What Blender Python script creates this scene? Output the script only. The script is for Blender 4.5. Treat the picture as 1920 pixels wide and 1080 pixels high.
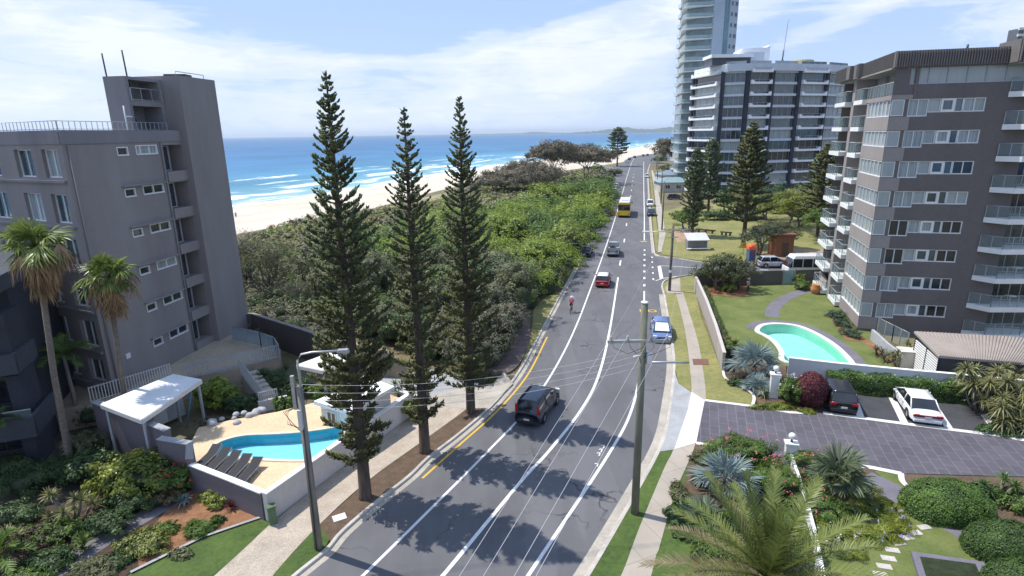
import bpy, bmesh, math, random
import numpy as np
from mathutils import Vector, Matrix
R = math.radians
for o in list(bpy.data.objects): bpy.data.objects.remove(o)
SC = bpy.context.scene
COL = SC.collection
rnd = random.Random(7)

# ------------------------------------------------------------------ camera
F_PX = 1075.0; CAM_H = 18.0; PITCH = R(15.15); ROLL = R(0.9)
cf = np.array([0, math.cos(PITCH), -math.sin(PITCH)])
_r0 = np.array([1., 0, 0]); _u0 = np.cross(_r0, cf)
cr = _r0*math.cos(ROLL) - _u0*math.sin(ROLL); cu = _u0*math.cos(ROLL) + _r0*math.sin(ROLL)
cam_d = bpy.data.cameras.new('camera'); cam = bpy.data.objects.new('camera', cam_d); COL.objects.link(cam)
cam_d.sensor_width = 36; cam_d.lens = F_PX/1920*36; cam_d.clip_end = 60000; cam_d.clip_start = 0.2
cam.matrix_world = Matrix(((cr[0], cu[0], -cf[0], 0), (cr[1], cu[1], -cf[1], 0), (cr[2], cu[2], -cf[2], CAM_H), (0, 0, 0, 1)))
SC.camera = cam

# ------------------------------------------------------------------ light and sky
SUN_EL = R(61.0); SUN_DIR = (-0.915, 0.403)      # horizontal bearing towards the sun
sl = bpy.data.lights.new('sun', 'SUN'); sl.energy = 4.3; sl.angle = R(0.55); sl.color = (1, .955, .88)
so = bpy.data.objects.new('sun', sl); COL.objects.link(so)
sv = Vector((SUN_DIR[0]*math.cos(SUN_EL), SUN_DIR[1]*math.cos(SUN_EL), math.sin(SUN_EL)))
so.rotation_euler = sv.to_track_quat('Z', 'Y').to_euler(); so.location = (-60, 30, 90)
W = bpy.data.worlds.new('World'); SC.world = W; W.use_nodes = True
SC.view_settings.view_transform = 'Standard'; SC.view_settings.look = 'None'
SC.view_settings.exposure = 0.3; SC.view_settings.gamma = 1

def NN(nt, typ, **kw):
    n = nt.nodes.new(typ)
    for k, v in kw.items():
        if k.startswith('_'): setattr(n, k[1:], v)
        else:
            n.inputs[int(k[1:]) if k[0] == 'i' and k[1:].isdigit() else k].default_value = v
    return n
def MATH(nt, op, a, b=None, c=None, clamp=False):
    n = nt.nodes.new('ShaderNodeMath'); n.operation = op; n.use_clamp = clamp
    for i, x in enumerate((a, b, c)):
        if x is None: continue
        if isinstance(x, (int, float)): n.inputs[i].default_value = x
        else: nt.links.new(x, n.inputs[i])
    return n.outputs[0]
def MIX(nt, fac, a, b, blend='MIX'):
    n = nt.nodes.new('ShaderNodeMix'); n.data_type = 'RGBA'; n.blend_type = blend
    for i, x in ((0, fac), (6, a), (7, b)):
        if isinstance(x, (int, float)): n.inputs[i].default_value = x
        elif isinstance(x, tuple): n.inputs[i].default_value = (*x[:3], 1)
        else: nt.links.new(x, n.inputs[i])
    return n.outputs[2]
def RAMP(nt, fac, stops, interp='LINEAR'):
    n = nt.nodes.new('ShaderNodeValToRGB'); cr_ = n.color_ramp; cr_.interpolation = interp
    while len(cr_.elements) < len(stops): cr_.elements.new(.5)
    for e, (p, c) in zip(cr_.elements, stops):
        e.position = p; e.color = (c, c, c, 1) if isinstance(c, (int, float)) else (*c[:3], 1)
    nt.links.new(fac, n.inputs[0]); return n.outputs[0]
def NOISE(nt, vec, scale, detail=3, rough=.55, dist=0.0):
    n = nt.nodes.new('ShaderNodeTexNoise'); n.inputs['Scale'].default_value = scale
    n.inputs['Detail'].default_value = detail; n.inputs['Roughness'].default_value = rough
    n.inputs['Distortion'].default_value = dist
    if vec is not None: nt.links.new(vec, n.inputs['Vector'])
    return n.outputs['Fac']
def MAPV(nt, vec, loc=(0, 0, 0), rot=(0, 0, 0), sca=(1, 1, 1)):
    n = nt.nodes.new('ShaderNodeMapping'); n.inputs['Location'].default_value = loc
    n.inputs['Rotation'].default_value = rot; n.inputs['Scale'].default_value = sca
    nt.links.new(vec, n.inputs['Vector']); return n.outputs[0]

def build_sky():
    nt = W.node_tree; nt.nodes.clear()
    sky = nt.nodes.new('ShaderNodeTexSky'); sky.sky_type = 'NISHITA'; sky.sun_disc = False
    sky.sun_elevation = SUN_EL; sky.sun_rotation = math.atan2(SUN_DIR[0], SUN_DIR[1])
    sky.air_density = 1.0; sky.dust_density = .6; sky.ozone_density = 1.6; sky.altitude = 20
    tc = nt.nodes.new('ShaderNodeTexCoord'); sep = nt.nodes.new('ShaderNodeSeparateXYZ'); nt.links.new(tc.outputs['Generated'], sep.inputs[0])
    x, y, z = sep.outputs
    # azimuth (0 = +Y, to the right positive) and elevation
    az = MATH(nt, 'ARCTAN2', x, y); el = MATH(nt, 'ARCSINE', z)
    cmb = nt.nodes.new('ShaderNodeCombineXYZ'); nt.links.new(az, cmb.inputs[0]); nt.links.new(MATH(nt, 'MULTIPLY', el, 2.1), cmb.inputs[1]); nt.links.new(MATH(nt, 'MULTIPLY', MATH(nt, 'COSINE', az), .8), cmb.inputs[2])
    pv = cmb.outputs[0]
    n1 = NOISE(nt, MAPV(nt, pv, (3.1, 1.7, 0), (0, 0, .18)), 5.0, 8, .58, .35)
    n2 = NOISE(nt, MAPV(nt, pv, (7.3, 2.2, 0), (0, 0, -.30), (.7, 2.6, 1)), 8.0, 8, .66, 1.0)
    # cloud banks where the photograph has them: azimuth, elevation, half widths, tilt, weight
    tot = None
    for a0, e0, wa, we, tl, k in ((-.62, .165, .24, .050, -.10, .62), (-.42, .108, .17, .022, -.05, .50), (-.70, .085, .20, .040, 0, .42), (-.22, .112, .13, .012, .02, .40), (-.55, .03, .5, .035, 0, .30),
                                  (.04, .120, .17, .034, .10, .62), (.20, .150, .20, .060, .25, .62), (.30, .215, .14, .04, .2, .40), (.1, .06, .35, .05, 0, .34), (.62, .215, .20, .045, .12, .62), (.52, .155, .14, .020, .35, .46), (.70, .13, .14, .03, .1, .42)):
        dx = MATH(nt, 'SUBTRACT', az, a0); da = MATH(nt, 'DIVIDE', dx, wa); de = MATH(nt, 'DIVIDE', MATH(nt, 'SUBTRACT', MATH(nt, 'SUBTRACT', el, e0), MATH(nt, 'MULTIPLY', dx, tl)), we)
        g_ = MATH(nt, 'EXPONENT', MATH(nt, 'MULTIPLY', MATH(nt, 'ADD', MATH(nt, 'MULTIPLY', da, da), MATH(nt, 'MULTIPLY', de, de)), -1.0))
        g_ = MATH(nt, 'MULTIPLY', g_, k); tot = g_ if tot is None else MATH(nt, 'ADD', tot, g_)
    back = MATH(nt, 'MULTIPLY', MATH(nt, 'GREATER_THAN', 0.0, y), .22)
    s = MATH(nt, 'ADD', MATH(nt, 'ADD', MATH(nt, 'MULTIPLY', MATH(nt, 'SUBTRACT', n1, .5), 1.25), MATH(nt, 'MULTIPLY', MATH(nt, 'SUBTRACT', n2, .5), .8)), MATH(nt, 'ADD', MATH(nt, 'MINIMUM', tot, .62), back))
    mask = RAMP(nt, s, [(.16, 0.0), (.40, .50), (.72, .95)], 'EASE')
    shade = RAMP(nt, NOISE(nt, MAPV(nt, pv, (1.2, 9.1, 0)), 3.2, 5, .6), [(.42, 0.0), (.66, 1.0)])
    lum = MIX(nt, MATH(nt, 'MULTIPLY', shade, .5), (8.5, 8.95, 9.9), (6.4, 7.2, 8.9))
    pale = MIX(nt, .78, sky.outputs[0], (4.2, 5.95, 9.9))
    hz = MATH(nt, 'EXPONENT', MATH(nt, 'MULTIPLY', MATH(nt, 'MAXIMUM', el, 0.0), -13.0))
    pale = MIX(nt, MATH(nt, 'MULTIPLY', hz, .80), pale, (7.0, 8.2, 10.2))
    colr = MIX(nt, mask, pale, lum)
    bg = nt.nodes.new('ShaderNodeBackground'); bg.inputs[1].default_value = 0.096; nt.links.new(colr, bg.inputs[0])
    out = nt.nodes.new('ShaderNodeOutputWorld'); nt.links.new(bg.outputs[0], out.inputs[0])
build_sky()

# ------------------------------------------------------------------ reading places off the photograph
CP = np.array([0, 0, CAM_H])
def ray(x, y): return cf + cr*((x-960)/F_PX) - cu*((y-540)/F_PX)
def g(x, y, z=0.0):
    d = ray(x, y); return CP + d*((z-CAM_H)/d[2])
def at(x, y, Y):
    d = ray(x, y); return CP + d*(Y/d[1])
def gp(pts, z=0.0): return [tuple(g(x, y, z)[:2]) for x, y in pts]
def smooth(pts, n=6, closed=False):
    P = [np.array(p, float) for p in pts]; out = []; m = len(P)
    for i in range(m if closed else m-1):
        p0 = P[(i-1) % m] if (closed or i > 0) else 2*P[0]-P[1]
        p1 = P[i]; p2 = P[(i+1) % m]
        p3 = P[(i+2) % m] if (closed or i+2 < m) else 2*P[-1]-P[-2]
        for k in range(n):
            t = k/n
            out.append(.5*((2*p1)+(-p0+p2)*t+(2*p0-5*p1+4*p2-p3)*t*t+(-p0+3*p1-3*p2+p3)*t**3))
    if not closed: out.append(P[-1])
    return out
def offset(line, d):
    """shift a plan polyline sideways (positive = to its right when walking along it)"""
    L = [np.array(p[:2], float) for p in line]; out = []
    for i, p in enumerate(L):
        t = L[min(i+1, len(L)-1)]-L[max(i-1, 0)]; t /= (np.linalg.norm(t)+1e-9)
        out.append(p+np.array([t[1], -t[0]])*d)
    return out

# ------------------------------------------------------------------ objects
LOC = {}
def link(o): COL.objects.link(o); return o
def tag(o, label=None, cat=None, group=None, kind=None):
    if label: o['label'] = label
    if cat: o['category'] = cat
    if group: o['group'] = group
    if kind: o['kind'] = kind
    return o
def thing(name, label, cat, loc=(0, 0, 0), rz=0, group=None):
    o = link(bpy.data.objects.new(name, None)); o.empty_display_size = .3
    o.location = tuple(map(float, loc)); o.rotation_euler = (0, 0, rz); LOC[o.name] = Vector(o.location)
    return tag(o, label, cat, group)
def put(name, me, parent=None, mats=()):
    for m in mats: me.materials.append(m)
    o = link(bpy.data.objects.new(name, me))
    if parent is not None:
        o.parent = parent; LOC[o.name] = LOC.get(parent.name, Vector())
    return o
def dup(o, loc=None, rz=None, scale=None, label=None, group=None, parent=None, cat=None):
    c = o.copy(); COL.objects.link(c)
    if parent is not None: c.parent = parent
    if loc is not None: c.location = tuple(map(float, loc))
    if rz is not None: c.rotation_euler = (0, 0, rz)
    if scale is not None: c.scale = (scale,)*3 if isinstance(scale, (int, float)) else scale
    if label: c['label'] = label
    if group: c['group'] = group
    if cat: c['category'] = cat
    for ch in [k for k in o.children]: dup(ch, parent=c)
    return c

class MB:
    def __init__(s): s.v = []; s.f = []; s.m = []; s.sm = []
    def add(s, vs, fs, m=0, smooth=False):
        b = len(s.v); s.v += [tuple(map(float, p)) for p in vs]
        for f in fs: s.f.append(tuple(b+i for i in f)); s.m.append(m); s.sm.append(smooth)
        return s
    def face(s, pts, m=0): return s.add(pts, [tuple(range(len(pts)))], m)
    def hexa(s, b, t, m=0):
        return s.add(list(b)+list(t), [(3, 2, 1, 0), (4, 5, 6, 7), (0, 1, 5, 4), (1, 2, 6, 5), (2, 3, 7, 6), (3, 0, 4, 7)], m)
    def box(s, c, d, rz=0, m=0):
        x, y, z = [k/2 for k in d]; ca, sa = math.cos(rz), math.sin(rz)
        P = lambda a, b_, e: (c[0]+a*ca-b_*sa, c[1]+a*sa+b_*ca, c[2]+e)
        return s.hexa([P(-x, -y, -z), P(x, -y, -z), P(x, y, -z), P(-x, y, -z)], [P(-x, -y, z), P(x, -y, z), P(x, y, z), P(-x, y, z)], m)
    def prism(s, poly, z0, z1, m=0, cap=True):
        P = [tuple(map(float, p[:2])) for p in poly]
        a = sum(P[i][0]*P[(i+1) % len(P)][1]-P[(i+1) % len(P)][0]*P[i][1] for i in range(len(P)))
        if a < 0: P = P[::-1]
        n = len(P); vs = [(x, y, z0) for x, y in P]+[(x, y, z1) for x, y in P]
        fs = [(i, (i+1) % n, n+(i+1) % n, n+i) for i in range(n)]
        if cap: fs += [tuple(range(n, 2*n)), tuple(range(n-1, -1, -1))]
        return s.add(vs, fs, m)
    def tube(s, pts, r, n=6, m=0, smooth=True):
        P = [np.array(p, float) for p in pts]; k = len(P)
        rs = [r]*k if isinstance(r, (int, float)) else list(r)
        vs = []; up = np.array([0, 0, 1.])
        for i in range(k):
            t = P[min(i+1, k-1)]-P[max(i-1, 0)]; t = t/(np.linalg.norm(t)+1e-9)
            a = np.cross(t, up if abs(t[2]) < .95 else np.array([1., 0, 0])); a /= (np.linalg.norm(a)+1e-9); b = np.cross(t, a)
            for j in range(n):
                q = 2*math.pi*j/n; vs.append(P[i]+rs[i]*(a*math.cos(q)+b*math.sin(q)))
        fs = [(i*n+j, i*n+(j+1) % n, (i+1)*n+(j+1) % n, (i+1)*n+j) for i in range(k-1) for j in range(n)]
        s.add(vs, fs, m, smooth)
        b = len(s.v)-len(vs)
        for ring in (range(n-1, -1, -1), range((k-1)*n, k*n)):
            s.f.append(tuple(b+i for i in ring)); s.m.append(m); s.sm.append(False)
        return s
    def lathe(s, prof, n=12, c=(0, 0, 0), m=0, smooth=True):
        vs = [(c[0]+r*math.cos(2*math.pi*j/n), c[1]+r*math.sin(2*math.pi*j/n), c[2]+z) for r, z in prof for j in range(n)]
        fs = [(i*n+j, i*n+(j+1) % n, (i+1)*n+(j+1) % n, (i+1)*n+j) for i in range(len(prof)-1) for j in range(n)]
        return s.add(vs, fs, m, smooth)
    def strip(s, A, B, z, m=0):
        """flat ribbon between two plan polylines (a lower edge skirt keeps it solid)"""
        n = len(A); s.add([(*p[:2], z) for p in A]+[(*p[:2], z) for p in B], [(i, n+i, n+i+1, i+1) for i in range(n-1)], m); return s
    def build(s, name, mats, parent=None, bevel=0, subsurf=0):
        me = bpy.data.meshes.new(name)
        off = LOC.get(parent.name, Vector()) if parent is not None else Vector()
        me.from_pydata([(x-off.x, y-off.y, z-off.z) for x, y, z in s.v] if parent is not None else s.v, [], s.f)
        me.polygons.foreach_set('material_index', s.m); me.polygons.foreach_set('use_smooth', s.sm); me.update()
        o = put(name, me, parent, mats if isinstance(mats, (list, tuple)) else [mats])
        if bevel:
            b = o.modifiers.new('bevel', 'BEVEL'); b.width = bevel; b.segments = 2; b.limit_method = 'ANGLE'; b.angle_limit = R(40)
        if subsurf:
            b = o.modifiers.new('sub', 'SUBSURF'); b.levels = b.render_levels = subsurf
        return o
def struct(name, mb, mat): return tag(mb.build(name, mat), kind='structure')
def sheet(name, poly, z, mat, z0=-.06): return struct(name, MB().prism(poly, z0, z), mat)

# ------------------------------------------------------------------ materials
MATS = {}
def mat(name, col, rough=.7, var=.12, scale=3.0, col2=None, bump=0.0, bscale=40, metal=0.0, spec=.4, streak=False, lo=.35, hi=.68, fine=.35):
    if name in MATS: return MATS[name]
    m = bpy.data.materials.new(name); m.use_nodes = True; nt = m.node_tree; b = nt.nodes['Principled BSDF']
    tc = nt.nodes.new('ShaderNodeTexCoord'); v = tc.outputs['Object']
    vec = MAPV(nt, v, sca=(1, 1, .18)) if streak else v
    n = NOISE(nt, vec, scale, 5, .6); n2 = NOISE(nt, v, scale*11, 2, .6)
    f = MATH(nt, 'ADD', MATH(nt, 'MULTIPLY', n, 1-fine), MATH(nt, 'MULTIPLY', n2, fine))
    c2 = col2 or tuple(max(0, c*(1-2.2*var)) for c in col); c1 = col if col2 else tuple(min(1, c*(1+var)) for c in col)
    nt.links.new(RAMP(nt, f, [(lo, c2), (hi, c1)]), b.inputs['Base Color'])
    b.inputs['Roughness'].default_value = rough; b.inputs['Metallic'].default_value = metal; b.inputs['Specular IOR Level'].default_value = spec
    if bump:
        bp = nt.nodes.new('ShaderNodeBump'); bp.inputs['Strength'].default_value = bump; bp.inputs['Distance'].default_value = .05
        nt.links.new(NOISE(nt, v, bscale, 4, .6), bp.inputs['Height']); nt.links.new(bp.outputs[0], b.inputs['Normal'])
    MATS[name] = m; return m
def leaf_mat(name, dark, light, rough=.55, trans=.25, mid=None):
    if name in MATS: return MATS[name]
    m = bpy.data.materials.new(name); m.use_nodes = True; nt = m.node_tree; b = nt.nodes['Principled BSDF']
    gm = nt.nodes.new('ShaderNodeNewGeometry'); tc = nt.nodes.new('ShaderNodeTexCoord')
    n = NOISE(nt, tc.outputs['Object'], .9, 2)
    f = MATH(nt, 'ADD', MATH(nt, 'MULTIPLY', gm.outputs['Random Per Island'], .55), MATH(nt, 'MULTIPLY', RAMP(nt, n, [(.35, 0.0), (.65, 1.0)]), .45))
    stops = [(.05, dark), (.95, light)] if mid is None else [(.05, dark), (.5, mid), (.95, light)]
    c = RAMP(nt, f, stops); nt.links.new(c, b.inputs['Base Color']); b.inputs['Roughness'].default_value = rough; b.inputs['Specular IOR Level'].default_value = .35
    if trans:
        t = nt.nodes.new('ShaderNodeBsdfTranslucent'); nt.links.new(c, t.inputs[0]); mx = nt.nodes.new('ShaderNodeMixShader'); mx.inputs[0].default_value = trans
        nt.links.new(b.outputs[0], mx.inputs[1]); nt.links.new(t.outputs[0], mx.inputs[2]); nt.links.new(mx.outputs[0], nt.nodes['Material Output'].inputs[0])
    MATS[name] = m; return m
def glass_mat(name, col, rough=.06, spec=.8, curtain=None):
    """opaque window glass: the room or a curtain shows darkly behind a shiny face"""
    if name in MATS: return MATS[name]
    m = bpy.data.materials.new(name); m.use_nodes = True; nt = m.node_tree; b = nt.nodes['Principled BSDF']
    tc = nt.nodes.new('ShaderNodeTexCoord')
    if curtain:
        w = NOISE(nt, MAPV(nt, tc.outputs['Object'], sca=(9, 9, .25)), 1.6, 3, .6)
        nt.links.new(RAMP(nt, w, [(.35, col), (.62, curtain)]), b.inputs['Base Color'])
    else:
        nt.links.new(RAMP(nt, NOISE(nt, tc.outputs['Object'], .7, 2), [(.3, tuple(c*.6 for c in col)), (.7, tuple(c*1.4 for c in col))]), b.inputs['Base Color'])
    b.inputs['Roughness'].default_value = rough; b.inputs['Specular IOR Level'].default_value = spec
    MATS[name] = m; return m
def clear_glass(name, tint, op=.25):
    if name in MATS: return MATS[name]
    m = bpy.data.materials.new(name); m.use_nodes = True; nt = m.node_tree; b = nt.nodes['Principled BSDF']
    b.inputs['Base Color'].default_value = (*tint, 1); b.inputs['Roughness'].default_value = .05; b.inputs['Specular IOR Level'].default_value = .8
    t = nt.nodes.new('ShaderNodeBsdfTransparent'); t.inputs[0].default_value = (*[min(1, .55+.45*c) for c in tint], 1)
    mx = nt.nodes.new('ShaderNodeMixShader'); mx.inputs[0].default_value = op
    nt.links.new(t.outputs[0], mx.inputs[1]); nt.links.new(b.outputs[0], mx.inputs[2]); nt.links.new(mx.outputs[0], nt.nodes['Material Output'].inputs[0])
    MATS[name] = m; return m
def paint_mat(name, col, coat=.6, rough=.35, metal=0.0):
    m = mat(name, col, rough, .04, 1.5, metal=metal, spec=.5)
    b = m.node_tree.nodes['Principled BSDF']; b.inputs['Coat Weight'].default_value = coat; b.inputs['Coat Roughness'].default_value = .05
    return m

PAVE_ANG = -72.0
ASPHALT = (.130, .129, .135)
def asphalt_mat(name, base, crack=True):
    m = bpy.data.materials.new(name); m.use_nodes = True; nt = m.node_tree; b = nt.nodes['Principled BSDF']
    v = nt.nodes.new('ShaderNodeTexCoord').outputs['Object']
    big = NOISE(nt, MAPV(nt, v, rot=(0, 0, .35), sca=(.5, .07, 1)), 1.0, 4, .6); mid = NOISE(nt, v, .35, 5, .65); fine = NOISE(nt, v, 45, 2, .7)
    f = MATH(nt, 'ADD', MATH(nt, 'ADD', MATH(nt, 'MULTIPLY', big, .45), MATH(nt, 'MULTIPLY', mid, .35)), MATH(nt, 'MULTIPLY', fine, .2))
    c = RAMP(nt, f, [(.36, tuple(k*.78 for k in base)), (.66, tuple(k*1.16 for k in base))])
    st = RAMP(nt, NOISE(nt, v, .55, 6, .7, .8), [(.60, 0.0), (.72, .45)]); c = MIX(nt, st, c, tuple(k*.62 for k in base))
    pa = RAMP(nt, NOISE(nt, MAPV(nt, v, (5, 9, 0), (0, 0, .45), (.9, .12, 1)), .35, 2, .4), [(.56, 0.0), (.575, .28)]); c = MIX(nt, pa, c, tuple(k*1.35 for k in base))
    if crack:
        vo = nt.nodes.new('ShaderNodeTexVoronoi'); vo.feature = 'DISTANCE_TO_EDGE'; vo.inputs['Scale'].default_value = .16
        d = nt.nodes.new('ShaderNodeVectorMath'); d.operation = 'ADD'
        nz = nt.nodes.new('ShaderNodeTexNoise'); nz.inputs['Scale'].default_value = .9; nz.inputs['Detail'].default_value = 5; nt.links.new(v, nz.inputs['Vector'])
        sc_ = nt.nodes.new('ShaderNodeVectorMath'); sc_.operation = 'SCALE'; sc_.inputs[3].default_value = 2.2; nt.links.new(nz.outputs['Color'], sc_.inputs[0])
        nt.links.new(v, d.inputs[0]); nt.links.new(sc_.outputs[0], d.inputs[1]); nt.links.new(d.outputs[0], vo.inputs['Vector'])
        line = RAMP(nt, vo.outputs['Distance'], [(.004, 1.0), (.010, 0.0)])
        gate = RAMP(nt, NOISE(nt, v, .11, 2), [(.47, 0.0), (.55, .85)])
        c = MIX(nt, MATH(nt, 'MULTIPLY', line, gate), c, tuple(k*.35 for k in base))
    nt.links.new(c, b.inputs['Base Color']); b.inputs['Roughness'].default_value = .85; b.inputs['Specular IOR Level'].default_value = .25
    bp = nt.nodes.new('ShaderNodeBump'); bp.inputs['Strength'].default_value = .25; bp.inputs['Distance'].default_value = .02
    nt.links.new(NOISE(nt, v, 60, 3), bp.inputs['Height']); nt.links.new(bp.outputs[0], b.inputs['Normal'])
    MATS[name] = m; return m
def tile_mat(name, c1, c2, mortar, bw, bh, rot=0.0, msize=.02, offset_=.5):
    m = bpy.data.materials.new(name); m.use_nodes = True; nt = m.node_tree; b = nt.nodes['Principled BSDF']
    v = nt.nodes.new('ShaderNodeTexCoord').outputs['Object']
    br = nt.nodes.new('ShaderNodeTexBrick'); br.offset = offset_; br.inputs['Scale'].default_value = 1; br.inputs['Mortar Size'].default_value = msize
    br.inputs['Brick Width'].default_value = bw; br.inputs['Row Height'].default_value = bh
    br.inputs['Color1'].default_value = (*c1, 1); br.inputs['Color2'].default_value = (*c2, 1); br.inputs['Mortar'].default_value = (*mortar, 1)
    nt.links.new(MAPV(nt, v, rot=(0, 0, rot)), br.inputs['Vector'])
    c = MIX(nt, RAMP(nt, NOISE(nt, v, .5, 5, .65), [(.3, .45), (.7, 0.0)]), br.outputs['Color'], tuple(k*.55 for k in c2))
    nt.links.new(c, b.inputs['Base Color']); b.inputs['Roughness'].default_value = .75
    MATS[name] = m; return m

M_asph = asphalt_mat('asphalt', ASPHALT)
M_line = mat('road_paint_white', (.72, .72, .70), .6, .10, 4, col2=(.42, .42, .42), lo=.28, hi=.46, fine=.6)
M_yel = mat('road_paint_yellow', (.72, .43, .05), .6, .12, 6, fine=.6)
M_conc = mat('concrete', (.42, .38, .32), .85, .14, .6, bump=.15)
M_concw = mat('pale_concrete', (.68, .66, .62), .85, .08, .6)
M_concg = mat('grey_concrete', (.36, .365, .37), .85, .12, .7, bump=.1)
M_path = tile_mat('footpath_concrete', (.42, .36, .295), (.375, .33, .27), (.21, .19, .16), 1.5, 2.4, R(-24), .014, 0)
M_aggr = mat('exposed_aggregate_path', (.46, .39, .31), .9, .16, 1.2, bump=.3, bscale=70, fine=.55)
M_kerb = mat('kerb_concrete', (.50, .46, .41), .85, .14, .9, bump=.15)
M_grass = mat('grass_green', (.095, .145, .028), .9, .3, .5, col2=(.038, .072, .014), bump=.6, bscale=30, fine=.45)
M_lawn = mat('lawn_green', (.185, .200, .060), .9, .2, .5, col2=(.070, .110, .024), bump=.6, bscale=30, fine=.35, lo=.3, hi=.7)
M_dry = mat('dry_grass', (.30, .26, .10), .9, .2, .25, col2=(.14, .16, .045), bump=.5, bscale=25, fine=.45)
M_soil = mat('ground_soil', (.22, .17, .10), .95, .2, .12, col2=(.10, .10, .045), bump=.4, bscale=8)
M_mulch = mat('bark_mulch', (.19, .125, .08), .95, .2, 2.2, col2=(.055, .04, .025), bump=.9, bscale=24, fine=.6)
M_omulch = mat('orange_mulch', (.40, .20, .10), .95, .2, 2.5, col2=(.15, .07, .035), bump=.9, bscale=24, fine=.6)
M_sand = mat('beach_sand', (.64, .56, .455), .95, .06, .05, col2=(.48, .405, .315), bump=.25, bscale=2.0)
M_deck = mat('sandstone_paving', (.74, .56, .36), .85, .12, .5, col2=(.52, .38, .24), bump=.1, fine=.45)
M_plaza = mat('plaza_concrete', (.46, .37, .26), .85, .15, .25, col2=(.30, .25, .19))
M_pave = tile_mat('driveway_pavers', (.118, .106, .124), (.088, .081, .098), (.205, .19, .20), 1.0, .55, R(PAVE_ANG), .016, .5)
M_white = mat('white_paint', (.80, .80, .78), .6, .05, 1.0, streak=True)
M_wood = mat('pole_timber', (.27, .25, .21), .9, .25, 5, streak=True, bump=.5, bscale=20)
M_steel = mat('galvanised_steel', (.50, .51, .52), .45, .1, 4, metal=.6)
M_dark = mat('dark_metal', (.05, .05, .055), .5, .15, 4)
M_wire = mat('wire_aluminium', (.60, .60, .60), .4, .05, 4, metal=.3)
# ================================================================== SETTING: ground, beach, sea, roads, paths
LK = gp([(505,1130),(560,1080),(615,1035),(645,1000),(702,950),(770,896),(807,860),(866,814),(925,762),(965,714),(991,672),(1021,614),(1055,549),(1078,505),(1098,462),(1116,420),(1130,382),(1137,350),(1138,325)])
RK = gp([(1052,1140),(1097,1080),(1188,925),(1238,830),(1253,760),(1261,690),(1257,640),(1249,590),(1243,552)])
RK2 = gp([(1226,475),(1221,430),(1218,385),(1216,350),(1215,322),(1219,308)])
LKs = smooth(LK, 5); RKs = smooth(RK, 5); RK2s = smooth(RK2, 5)
SNEAR = smooth(gp([(1243,552),(1240,534),(1255,523),(1305,515),(1380,512.5),(1470,511),(1560,509),(1700,505)]), 5)   # near kerb of the side street
SFAR = smooth(gp([(1226,475),(1232,481),(1273,486),(1317,493),(1380,496.5),(1460,497),(1560,496),(1700,492)]), 5)

# ground: one wide sheet, then the beach falling to the sea
DUNE = [(-130,-160),(-95,-20),(-72,50),(-54,106),(-36,144),(-11,225),(50,321),(112,453),(330,1000),(980,2500),(2900,6000)]
SHORE = [(-420,-420),(-210,-30),(-150,90),(-97,194),(-62,262),(-20,383),(79,607),(183,827),(345,1198),(1100,2650),(3000,6200)]
gpoly = [(4000,-300),(4000,6000)] + [tuple(p) for p in smooth(DUNE, 4)][::-1]
def beach():
    A = smooth(DUNE, 8); C_ = smooth(SHORE, 8); mb = MB(); K = 14; n = len(A); vs = []
    for a, c in zip(A, C_):
        for k in range(K+1):
            t = k/K*1.35; p = a+(c-a)*t; zz = -.05-5.0*(t**1.15 if t < 1 else t)+.25*math.sin(p[0]*.21+p[1]*.13)*math.sin(math.pi*min(1, t))
            if k == 0: zz = -.05
            vs.append((p[0], p[1], zz))
    mb.add(vs, [(i*(K+1)+k, (i+1)*(K+1)+k, (i+1)*(K+1)+k+1, i*(K+1)+k+1) for i in range(n-1) for k in range(K)], 0, True)
    o = struct('beach', mb, M_sand)
beach()
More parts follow.
